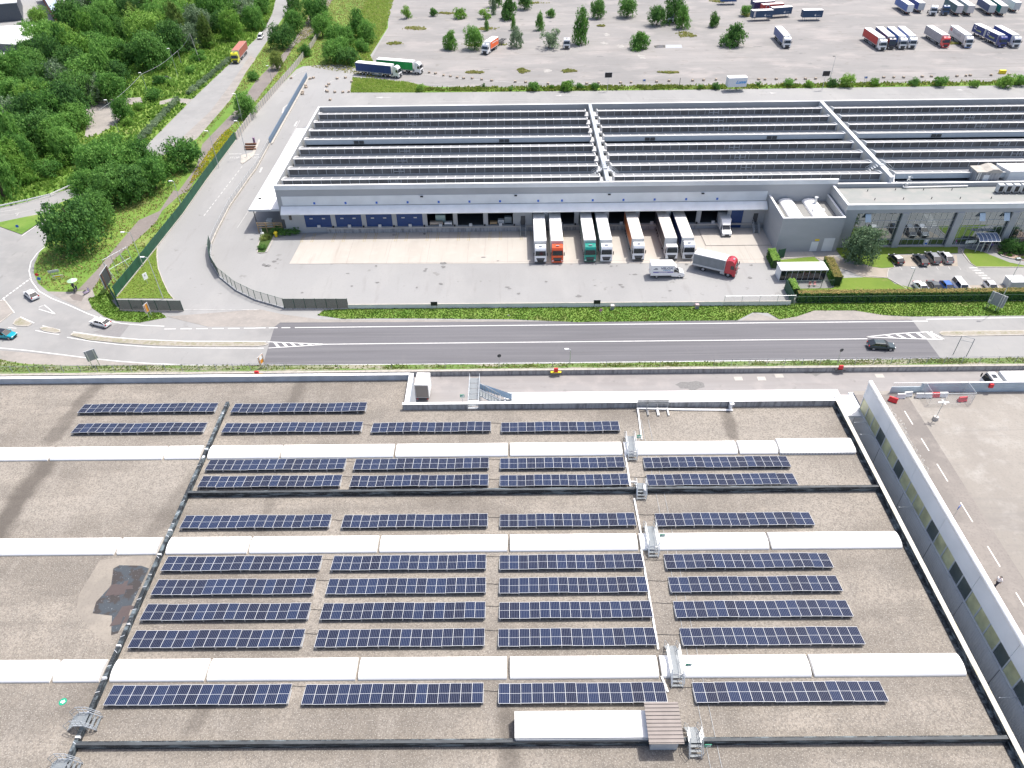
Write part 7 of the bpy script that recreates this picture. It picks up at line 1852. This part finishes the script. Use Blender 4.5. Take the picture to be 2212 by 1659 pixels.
# empty billboard frame
p = G(265,590); t = thing('empty_billboard_frame', 'empty steel billboard frame behind the dark billboard', 'frame', (p[0],p[1],0), R(62)); m = MB()
for X in (-3,-1,1,3): m.tube((X,0,0),(X,0,4.8),.06)
for X in (-3,1): m.tube((X,0,4.2),(X,-2.2,.0),.05)
for z in (2.2,4.7): m.tube((-3,0,z),(3,0,z),.05)
m.build('frame', M['steel'], t)
p = G(199,786,.9); board('road_sign', 'large grey road sign seen from behind with a smaller plate, at the lower left verge', p[0]+.3, p[1]+.3, R(35), 1.6, 2.0, 1.6, M['grey'])
p = G(566,790,.8); t = board('direction_sign', 'white and orange direction sign at the lower verge by the dark asphalt edge', p[0], p[1]+.3, R(70), 1.3, 1.6, 1.2, flat('orange_sign',(.75,.28,.03),.5))
MB().box(-.55,.55,-.075,-.05,2.0,2.7).build('white_panel', M['signwhite'], t)
p = G(324,684); board('direction_sign', 'orange direction sign in front of the green gate panel', p[0], p[1], R(75), 1.1, 1.7, 1.2, flat('orange_sign2',(.60,.25,.03),.5))
p = G(320,614); t = thing('marker_sign', 'white diamond-shaped marker board on the triangular lawn', 'sign', (p[0],p[1],0), R(60)); MB().box(-.5,.5,-.03,.03,1.2,2.6).build('board', M['signwhite'], t); MB().box(-.05,.05,.03,.1,0,2.4).build('post', M['steel'], t); MB().box(-.12,.12,-.035,-.03,1.9,2.3).build('emblem', M['grey'], t)
p = G(2145,668); board('roadside_sign', 'large grey sign panel seen from behind at the right part of the verge', p[0], p[1], R(-50), 2.6, 2.4, 1.0, M['grey'])
def round_sign(vx, vy, label, col, h=2.2, z0=0, r=.35, group=None):
    p = G(vx,vy,z0); t = thing('traffic_sign', label, 'traffic sign', (p[0],p[1],z0), .2, group); MB().tube((0,.04,0),(0,.04,h+.2),.035).build('post', M['steel'], t)
    MB().tube((0,0,h),(0,-.03,h),r,n=18).build('sign_face', col, t)
round_sign(1079,790,'dark round sign seen from behind at the lower verge near the middle', M['darkgrey'], z0=.8)
round_sign(1809,782,'dark round sign seen from behind on the lower verge right of the middle', M['darkgrey'], 2.6, z0=.8)
round_sign(2128,668,'slim road sign post at the right of the grass verge', M['steel'], 2.0, 0, .25)
round_sign(1297,681,'pinkish warning sign on a thin post in the grass verge', flat('faded_pink_sign',(.5,.25,.32),.6), 1.2)
round_sign(41,497,'small blue arrow sign on the dry traffic triangle', M['blue'], 1.0)
round_sign(84,603,'small red and white yield sign on the grass tip by the roundabout', M['red'], 1.1)
round_sign(88,610,'small blue direction sign below the yield sign on the grass tip', M['blue'], .9)
p = G(103,455); board('direction_sign', 'dark direction sign seen from behind by the slip road', p[0], p[1], R(20), 1.6, .8, 1.2, M['darkgrey'])
p = G(119,594); board('arrow_sign', 'pale direction sign low in the grass tip by the roundabout', p[0], p[1], R(20), 1.9, .4, .7, M['lightgrey'])
p = G(128,604); board('arrow_sign', 'yellow direction sign low in the grass tip by the roundabout', p[0], p[1], R(15), 1.8, .35, .6, M['yellow'])
p = G(1997,532); board('notice_sign', 'white and blue notice panel in front of the glass facade', p[0], p[1], 0, .9, 1.3, .3, M['signwhite'])
MB().box(-.35,.35,-.075,-.05,.5,.9).build('blue_symbol', M['blue'], bpy.data.objects[[o.name for o in bpy.data.objects if o.name.startswith('notice_sign')][-1]])
p = G(2092,535); board('name_board', 'low white name board on two legs beside the footpath', p[0], p[1], .15, 2.4, .55, 1.2, M['signwhite'])
p = G(1659+2145/4, 384+965/4); bx_ = thing('storage_box', 'white storage box with a sloping lid behind the hedge at the right', 'storage box', (p[0],p[1]+.5,0)); MB().box(-1.6,1.4,-.6,1.8,0,1.7).build('box_body', M['lightgrey'], bx_); MB().box(-1.7,1.5,-.7,1.9,1.7,1.82).build('lid', M['white'], bx_)
for vx, vy, lb in ((1313,181,'black floodlit board on a single mast, left one on the verge of the lorry park'),(1777,178,'black board on a single mast, right one on the verge of the lorry park')):
    p = G(vx-1, vy+16); board('mast_sign', lb, p[0], p[1], 0, 2.2, 1.5, 4.3, M['black'], posts=1, group='black boards on masts')
for vx, vy, lb in ((1390,190,'small blue sign frame on the verge, left of the white swap body'),(1866,184,'small blue sign on the verge among the bushes')):
    p = G(vx, vy); board('small_sign', lb, p[0], p[1], 0, .9, .5, 2.2, M['blue'], group='small blue signs on the verge')
p = G(1467,190); m = MB().tube((0,0,0),(0,0,3.2),.09); tag(m.build('marker_post', M['darkgrey'], None, (p[0],p[1],0)), 'thin dark post on the verge left of the white swap body', 'post')
# long sign frame bottom right
p = G(2068,772); t = thing('sign_frame', 'tall bare sign frame of two leaning poles at the lower right verge', 'frame', (p[0],p[1],.5)); m = MB(); m.tube((-1,0,0),(-1,0,4.2),.06); m.tube((1.0,-.6,0),(1.0,-.6,4.0),.06); m.tube((-1,0,4.2),(1.0,-.6,4.0),.05); m.tube((-1,0,3.4),(1.0,-.6,3.2),.05); m.build('frame', M['grey'], t)
# hydrants / small red boxes on the retaining wall
for vx, lb, c2 in ((558,'red and yellow hose cabinet on the retaining wall at the left',M['yellow']),(1201,'red and yellow hose cabinet on the retaining wall near the middle',M['yellow']),(1819,'red hose cabinet on the retaining wall at the right',M['black'])):
    x = G(vx,799,1.2)[0]; t = thing('hose_cabinet', lb, 'hose cabinet', (x,96.7,0), 0, 'hose cabinets on the retaining wall'); MB().cbox(-.35,.35,-.3,0,.9,1.7).build('cabinet', M['red'], t); MB().box(-.9,.9,-.35,.05,.75,.9).build('shelf', c2, t)
# kerb stones / concrete blocks along the lane
blocks = [(1497,632),(1552,640),(1621,657),(1680,665),(1738,675),(1795,682),(1868,682),(1950,692),(2036,702)]
bl = [(553+a/4,b/4) for a, b in blocks]+[(1106+a/4,b/4) for a, b in ((28,712),(118,716),(310,728),(645,728),(748,722),(938,722),(1028,718),(1248,712),(1357,705),(1560,702),(1655,698),(1762,694),(2130,692),(2185,692))]+[(1659+a/4,b/4) for a, b in ((70,690),(240,690),(322,688),(410,686),(998,675),(1085,674),(1170,674),(1330,668),(1410,666),(1630,664),(1708,660),(1745,657),(1925,655),(2080,650))]
bl += [(553+a/4,b/4) for a, b in ((305,680),(470,685),(498,678),(702,684),(774,677),(829,712),(630,733),(612,752),(608,790),(618,797),(682,801),(752,802),(405,800),(402,818),(430,745),(433,760),(802,798),(642,868))]
bm_ = None
order = sorted(range(len(bl)), key=lambda i: bl[i][0])
M['blockst'] = flat('weathered_concrete_block', (.36,.30,.24), .9, var=.25)
for rank, i in enumerate(order):
    p = G(*bl[i])
    o = put('concrete_block', bm_, None) if bm_ else MB().cbox(-.42,.42,-.35,.35,0,.6,.1).build('concrete_block', M['blockst'])
    bm_ = o.data; o.location = (p[0], p[1], 0); o.rotation_euler = (0,0,rank*.7)
    right = i < 37
    tag(o, 'weathered concrete block in the spaced line edging the lane past the lorry park' if right else 'weathered concrete block scattered around the bend near the wedge of grass', 'concrete block', 'concrete blocks edging the lane' if right else 'concrete blocks around the bend')
# yellow container bin
p = G(597,511); t = thing('yellow_bin', 'bright yellow bin standing at the planted corner of the warehouse', 'bin', (p[0],p[1],0)); MB().tube((0,0,0),(0,0,.95),.32,.42,12).build('bin_body', M['yellow'], t); MB().tube((0,0,.95),(0,0,1.2),.5,.3,12).build('lid', M['yellow'], t)
# statue-like white stone and pink plate
p = G(567,507); t = thing('garden_statue', 'small white statue on a plinth in the planted corner', 'statue', (p[0],p[1],0)); MB().box(-.3,.3,-.3,.3,0,.5).build('plinth', M['white'], t); MB().tube((0,0,.5),(0,0,1.0),.14,.1).tube((0,0,1.0),(0,0,1.25),.1,.1).build('figure', M['lightgrey'], t)
# guard rails at junction
for pts, lb in (([(0,450),(60,437),(110,425),(157,404)],'white guard rail curving along the slip road at the left edge'),):
    P = GP(pts); t = world_thing('guard_rail', lb, 'guard rail', (P[0][0],P[0][1],0)); m = MB()
    m.ribbon(P, .12, .5, 0, z1=.8); part(t, m, 'rail', M['white'])
    m = MB()
    for p in P: m.box(p[0]-.06,p[0]+.06,p[1]-.06,p[1]+.06,0,.8)
    part(t, m, 'post', M['steel'])
# dark wrecked cart and heap by the overhead line
p = G(352,178); t = thing('farm_cart', 'dark flat cart frame standing in the weeds below the overhead line', 'cart', (p[0],p[1],0), R(40)); m = MB()
for y in (-.7,.7): m.box(-3,3,y-.08,y+.08,.7,.85)
for x_ in (-3,-1.5,0,1.5,3): m.box(x_-.06,x_+.06,-1,1,.72,.86)
m.build('frame', M['grey'], t); MB().cbox(-2.6,2.2,-.7,.7,.86,1.7).build('load', M['black'], t); wheels(t, (-1.8,1.8), .9, .33, W_CAR)
# parasol with scooter, red stall
p = G(165,626); t = thing('parasol', 'pale green parasol open over a street vendor at the mouth of the gravel path', 'parasol', (p[0],p[1],0)); m = MB()
n = 10; rg = [(1.0*cos(2*pi*i/n),1.0*sin(2*pi*i/n),2.2) for i in range(n)]; m.add([(0,0,2.7)]+rg, [(0,1+i,1+(i+1)%n) for i in range(n)]); m.build('canopy', flat('pale_green_canopy',(.36,.52,.36),.6), t); MB().tube((0,0,0),(0,0,2.7),.035).build('pole', M['steel'], t)
def scooter(x, y, rz, col, label):
    t = thing('scooter', label, 'scooter', (x,y,0), rz)
    for X in (-.6,.62): put('wheel', W_CAR, t, (X,0,.24)).scale = (.75,.5,.75)
    MB().xprism([(-.75,.45),(-.8,.75),(-.1,.8),(.0,.4),(.35,.35),(.55,1.0),(.62,1.0),(.55,.3),(-.2,.25)], -.17, .17).build('body', paint(col), t); MB().cbox(-.75,-.05,-.15,.15,.78,.88).build('seat', M['black'], t); MB().tube((.5,-.32,1.05),(.5,.32,1.05),.025).build('handlebar', M['black'], t)
scooter(p[0]+.3, p[1]-.6, R(100), (.05,.06,.08), 'dark scooter standing under the pale green parasol')
q_ = G(189,634); scooter(q_[0], q_[1], R(70), (.45,.38,.55), 'lilac scooter standing right of the parasol')
# jersey crates at the stop island
gsheet('traffic_island', [(520,352),(521,336),(545,330),(560,300),(562,305),(548,338),(524,355)], .13, M['kerb'])
for i, (vx, vy) in enumerate(((543,313),(541,319),(542,324))):
    p = G(vx,vy); m = MB().cbox(-1.7,1.5,-.12,.12,0,.5,.04); tag(m.build('steel_rack', M['rust'], None, (p[0],p[1],0)), '%s of the three rusty kerb racks on the small traffic island' % ('farthest','middle','nearest')[i], 'rack', 'rusty racks on the traffic island')
p = G(550,309); tag(MB().cbox(-.25,.25,-.25,.25,0,1.6).build('card_reader', flat('faded_purple',(.25,.16,.25),.6), None, (p[0],p[1],0)), 'faded purple terminal post on the small traffic island', 'terminal')
# puddle & white crumbled patches in the lorry park
gsheet('puddle', [(1412,99),(1422,97.5),(1436,97.5),(1437,103),(1415,104)], .045, flat('brown_water',(.09,.075,.06),.15))
gsheet('pale_slab', [(1438,97),(1472,97),(1474,103.5),(1438,104)], .045, flat('pale_slab',(.36,.38,.41),.5))
wp_ = [[(1374,117),(1390,118),(1402,125),(1388,129),(1378,125)],[(1295,92),(1310,90),(1318,95),(1300,97)],[(1300,70),(1315,72),(1322,80),(1308,78)],[(1330,98),(1352,96),(1350,103),(1334,104)],[(1165,150),(1190,148),(1195,156),(1168,157)]]
M['crumble'] = ground_mat('crumbled_pale_concrete', (.36,.35,.33), [((.8),.42,.58,(.27,.26,.25),.95,6)])
for a in wp_: struct(MB().sheet(blob(a, int(a[0][0])), .04), 'crumbled_patch', M['crumble'])
# buildings at the top left
def simple_building(name, label, pts, z, wallm, roofm, over=.3):
    P = [G(a,b,z) for a, b in pts]; t = world_thing(name, label, 'building', (P[0][0],P[0][1],0))
    m = MB().prism(P, 0, z-.25); part(t, m, 'wall', wallm)
    cx = sum(p[0] for p in P)/len(P); cy = sum(p[1] for p in P)/len(P)
    m = MB().prism([(cx+(x-cx)*1.02,cy+(y-cy)*1.02) for x, y in P], z-.25, z); part(t, m, 'roof', roofm); return t, P
slate = flat('slate_cladding', (.075,.09,.11), .5, .1, var=.1)
t, P = simple_building('slate_building', 'dark slate-clad building with a white roof at the left edge', [(-60,60),(75,53),(77,78),(32,95),(0,93),(-60,96)], 8, slate, M['white_roof'])
simple_building('slate_annexe', 'low dark annexe with a white roof below the slate-clad building', [(-50,106),(10,105),(14,112),(-5,126),(-50,128)], 5, slate, M['white_roof'])
simple_building('far_building', 'dark flat building at the upper left corner', [(-80,-20),(34,-25),(35,5),(-80,14)], 7, slate, M['lightgrey'])
simple_building('blue_roofed_shed', 'long shed with a pale blue roof behind the wood at the top edge', [(80,-30),(100,-30),(132,20),(112,24)], 6, flat('red_brown_wall',(.25,.08,.06),.7), flat('pale_blue_roof',(.42,.50,.62),.5))
simple_building('back_building', 'pale roofed building far behind the wood at the top edge', [(160,-20),(240,-22),(240,3),(160,5)], 6, slate, M['white_roof'])
gsheet('lawn', [(-100,20),(25,27),(37,22),(38,32),(20,44),(-100,62)], .06, M['grass'])
simple_building('small_hut', 'small white-roofed hut at the corner of the slate-clad building', [(52,108),(70,106),(78,114),(60,120)], 3.5, M['lightgrey'], M['white'])
# small marks of use on the paving
M['oil'] = flat('oil_stain', (.15,.148,.146), .7, var=.2)
M['iron'] = flat('cast_iron_cover', (.10,.10,.10), .6, var=.2)
rs = random.Random(21); m = MB()
def spot(mb, x, y, rx, ry, z, k=10):
    mb.sheet([(x+rx*cos(2*pi*i/k)*rs.uniform(.5,1.1), y+ry*sin(2*pi*i/k)*rs.uniform(.5,1.1)) for i in range(k)], z)
for vx, vy in ((1098,702-20),(812,575),(580,574),(570,572),(592,565),(958,569),(958,577),(1345,620),(1340,615),(760,618),(1620,600),(852,508),(917,505),(600,560),(1250,640),(1045,556),(575,575)):
    x, y = G(vx, vy); spot(m, x, y, rs.uniform(.3,.8), rs.uniform(.25,.6), .052)
for k in range(46):
    vx, vy = rs.uniform(880,2200), rs.uniform(20,165); x, y = G(vx, vy); spot(m, x, y, rs.uniform(.4,2.2), rs.uniform(.2,.8), .03+.0004*k)
for k in range(26):
    vx, vy = rs.uniform(640,1640), rs.uniform(560,635); x, y = G(vx, vy); spot(m, x, y, rs.uniform(.15,.6), rs.uniform(.15,.4), .054)
struct(m, 'oil_stains', M['oil'])
m = MB()
def track(pts, w=.22):
    P = GP(pts); 
    for off in (-.95, .95):
        q = []
        for i, p in enumerate(P):
            a, b = P[max(i-1,0)], P[min(i+1,len(P)-1)]; d = Vector((b[0]-a[0], b[1]-a[1])).normalized(); q.append((p[0]-d.y*off, p[1]+d.x*off))
        m.ribbon(q, w, .026)
for t_ in ([(1700,128),(1800,148),(1900,152),(2050,146),(2212,140)],[(1640,138),(1740,158),(1850,166)],[(930,60),(1100,66),(1280,70),(1480,64)],[(1000,118),(1150,124),(1350,132),(1500,128)],[(1250,110),(1400,116),(1600,104),(1760,80)],[(1790,120),(1840,128),(1930,124)]): track(t_)
struct(m, 'tyre_marks', flat('tyre_marks', (.205,.198,.193), .9, var=.1))
for pts, mt in (([(1462,826),(1500,822),(1530,830),(1522,843),(1480,845),(1455,838)],'oil'),([(1730,800),(1760,799),(1790,802),(1770,808),(1735,808)],'oil')):
    struct(MB().sheet(blob(pts, 5), .03), 'wet_stain', M['oil'])
for vx, vy in ((1595,818),(1683,812),(1900,812),(1645,818)):
    x, y = G(vx, vy); struct(MB().box(x-.7,x+.7,y-.5,y+.5,.0,.035), 'lane_slab', M['concrete'])
M['flower'] = leaf_mat('yellow_flowers', (.30,.36,.04), (.55,.52,.04), (.75,.66,.06), .3)
tufts('yellow_flowers', [[(470,300),(493,278),(504,286),(470,332),(432,380),(410,400),(418,378)]], 1100, .3, .3, M['flower'], 'yellow flowering weeds between the gravel path and the green fence', 'flowers', seed=31)
x, y = G(2164,159); t = thing('grit_bin', 'small yellow bin on the verge near the right end of the lorry park', 'bin', (x,y,0)); MB().cbox(-1,1,-.5,.5,0,1.0,.1).build('bin_body', M['yellow'], t); MB().cbox(-1.05,1.05,-.55,.55,1.0,1.15,.05).build('lid', M['yellow'], t)
# ================================================================ people
def person(label, x, y, rz, top, legs, stride=.25, z=0, bag=None):
    t = thing('person', label, 'person', (x, y, z), rz)
    V = []; E = []; Rr = []
    def v(p, r): V.append(p); Rr.append(r); return len(V)-1
    pel = v((0,0,.95), .15); sp = v((0,0,1.15), .14); ch = v((0.01,0,1.36), .17); nk = v((.01,0,1.5), .06); hd = v((.03,0,1.66), .105); tp = v((.02,0,1.76), .08)
    E += [(pel,sp),(sp,ch),(ch,nk),(nk,hd),(hd,tp)]
    for s in (-1,1):
        k = s*stride
        hp = v((0,s*.1,.9),.11); kn = v((k*.5+.03,s*.1,.5),.075); an = v((k*.9-.02,s*.1,.09),.05); to = v((k*.9+.16,s*.1,.04),.04); E += [(pel,hp),(hp,kn),(kn,an),(an,to)]
        sh = v((0,s*.2,1.42),.07); el = v((-k*.3-.04,s*.25,1.14),.05); wr = v((-k*.6+.06,s*.24,.9),.032); pa = v((-k*.6+.09,s*.24,.83),.036); E += [(ch,sh),(sh,el),(el,wr),(wr,pa)]
        for j in range(4):
            f = v((-k*.6+.10-.02*abs(j-1),s*.24+(j-1.5)*.022,.77-.004*j),.010); f2 = v((-k*.6+.12-.02*abs(j-1),s*.24+(j-1.5)*.022,.735),.009); E += [(pa,f),(f,f2)]
        th = v((-k*.6+.13,s*.22,.82),.011); E += [(pa,th)]
    me = bpy.data.meshes.new('body'); me.from_pydata(V, E, [])
    o = bpy.data.objects.new('body', me); COL.objects.link(o); o.parent = t
    sk = o.modifiers.new('skin', 'SKIN'); sk.use_smooth_shade = True
    for i, r in enumerate(Rr): me.skin_vertices[0].data[i].radius = (r, r*.85); me.skin_vertices[0].data[i].use_root = (i == 0)
    o.modifiers.new('sub', 'SUBSURF').levels = 1
    me.materials.append(M['skin'])
    m = MB()
    m.tube((0,0,.98),(0.0,0,1.2),.19,.17,12); m.tube((0,0,1.2),(0,0,1.42),.17,.21,12); m.tube((0,0,1.42),(0,0,1.5),.2,.08,12)
    for s in (-1,1):
        k = s*stride; m.tube((0,s*.2,1.43),(-k*.3-.04,s*.25,1.12),.085,.068,8)
    m.build('shirt', top, t)
    m = MB(); m.tube((0,0,.82),(0,0,1.0),.18,.19,12)
    for s in (-1,1):
        k = s*stride; m.tube((0,s*.1,.92),(k*.5+.03,s*.1,.5),.13,.095,8); m.tube((k*.5+.03,s*.1,.5),(k*.9-.02,s*.1,.1),.095,.07,8)
    m.build('trousers', legs, t)
    m = MB(); m.tube((-.02,0,1.68),(-.01,0,1.80),.125,.07,10); m.build('hair', M['black'], t)
    m = MB()
    for s in (-1,1): m.box(.115,.135,s*.04-.015,s*.04+.015,1.66,1.68)
    m.box(.12,.155,-.012,.012,1.62,1.655); m.box(.118,.13,-.03,.03,1.585,1.597); m.build('face', M['darkgrey'], t)
    for s in (-1,1): k = s*stride; MB().cbox(k*.9-.1,k*.9+.2,s*.1-.06,s*.1+.06,0,.09,.02).build('shoe', M['black'], t)
    return t
cl = lambda n, c: flat(n, c, .8)
x, y = G(2143,1264,ZR); person('person in a white shirt walking on the parking deck beside the clad wall', x+.3, y-.1, R(200), cl('white_shirt',(.78,.76,.8)), cl('dark_trousers',(.03,.03,.05)), z=ZR)
a = (3632+690*.1808)/1.8228, (880+480*.1808)/1.8228
x, y = G(*a); person('person in a magenta top standing in front of the glass facade', x, y, R(250), cl('magenta_top',(.35,.03,.22)), cl('lilac_trousers',(.40,.38,.50)), .1)
a = (3632+1340*.1808)/1.8228, (880+600*.1808)/1.8228
x, y = G(*a); person('person in dark clothes walking at the office entrance', x, y, R(220), cl('black_top',(.03,.035,.045)), cl('black_trousers',(.02,.02,.03)), .3)
a = (3632+1470*.1808)/1.8228, (880+560*.1808)/1.8228
x, y = G(*a); person('person in a violet top standing right of the one in dark clothes', x, y, R(200), cl('violet_top',(.16,.12,.38)), cl('dark_blue_trousers',(.04,.05,.1)), .1)
p = G(165,626); person('person in dark clothes sitting out under the pale green parasol', p[0]-.5, p[1]+.2, R(250), cl('grey_top',(.08,.09,.11)), cl('grey_trousers',(.06,.06,.08)), .05)
# ================================================================ camera, light, world, render
cam = bpy.data.cameras.new('camera'); co = bpy.data.objects.new('camera', cam); COL.objects.link(co)
cam.sensor_fit = 'HORIZONTAL'; cam.sensor_width = 36; cam.lens = 36*FPX/2212
cam.clip_start = .5; cam.clip_end = 6000
# world axes of the camera: columns = right, up, back
rt = Vector((_x.x, _d.x, _z.x)); up = Vector((_x.y, _d.y, _z.y)); fw = Vector((_x.z, _d.z, _z.z))
mw = Matrix((( rt.x, up.x, -fw.x, 0), (rt.y, up.y, -fw.y, 0), (rt.z, up.z, -fw.z, H), (0,0,0,1)))
co.matrix_world = mw
SC.camera = co
sd = Vector((.37, .29, 1.0)).normalized()
su = bpy.data.lights.new('sun', 'SUN'); su.energy = 3.3; su.angle = R(1.2); su.color = (1, .955, .89)
so = bpy.data.objects.new('sun', su); COL.objects.link(so); so.rotation_euler = (-sd).to_track_quat('-Z', 'Y').to_euler(); so.location = (60, 60, 150)
w = bpy.data.worlds.new('World'); SC.world = w; w.use_nodes = True
nt = w.node_tree; sky = nt.nodes.new('ShaderNodeTexSky'); sky.sky_type = 'NISHITA'; sky.sun_disc = False
sky.sun_elevation = math.asin(sd.z); sky.sun_rotation = math.atan2(sd.x, sd.y); sky.air_density = .8; sky.dust_density = 4.0; sky.ozone_density = 1.0
bg = nt.nodes['Background']; bg.inputs['Strength'].default_value = .15; nt.links.new(sky.outputs[0], bg.inputs[0])
SC.view_settings.view_transform = 'Standard'; SC.view_settings.look = 'None'; SC.view_settings.gamma = 1; SC.view_settings.exposure = .68
SC.render.engine = 'CYCLES'; SC.render.resolution_x = 1024; SC.render.resolution_y = 768
SC.cycles.max_bounces = 6; SC.cycles.transparent_max_bounces = 12
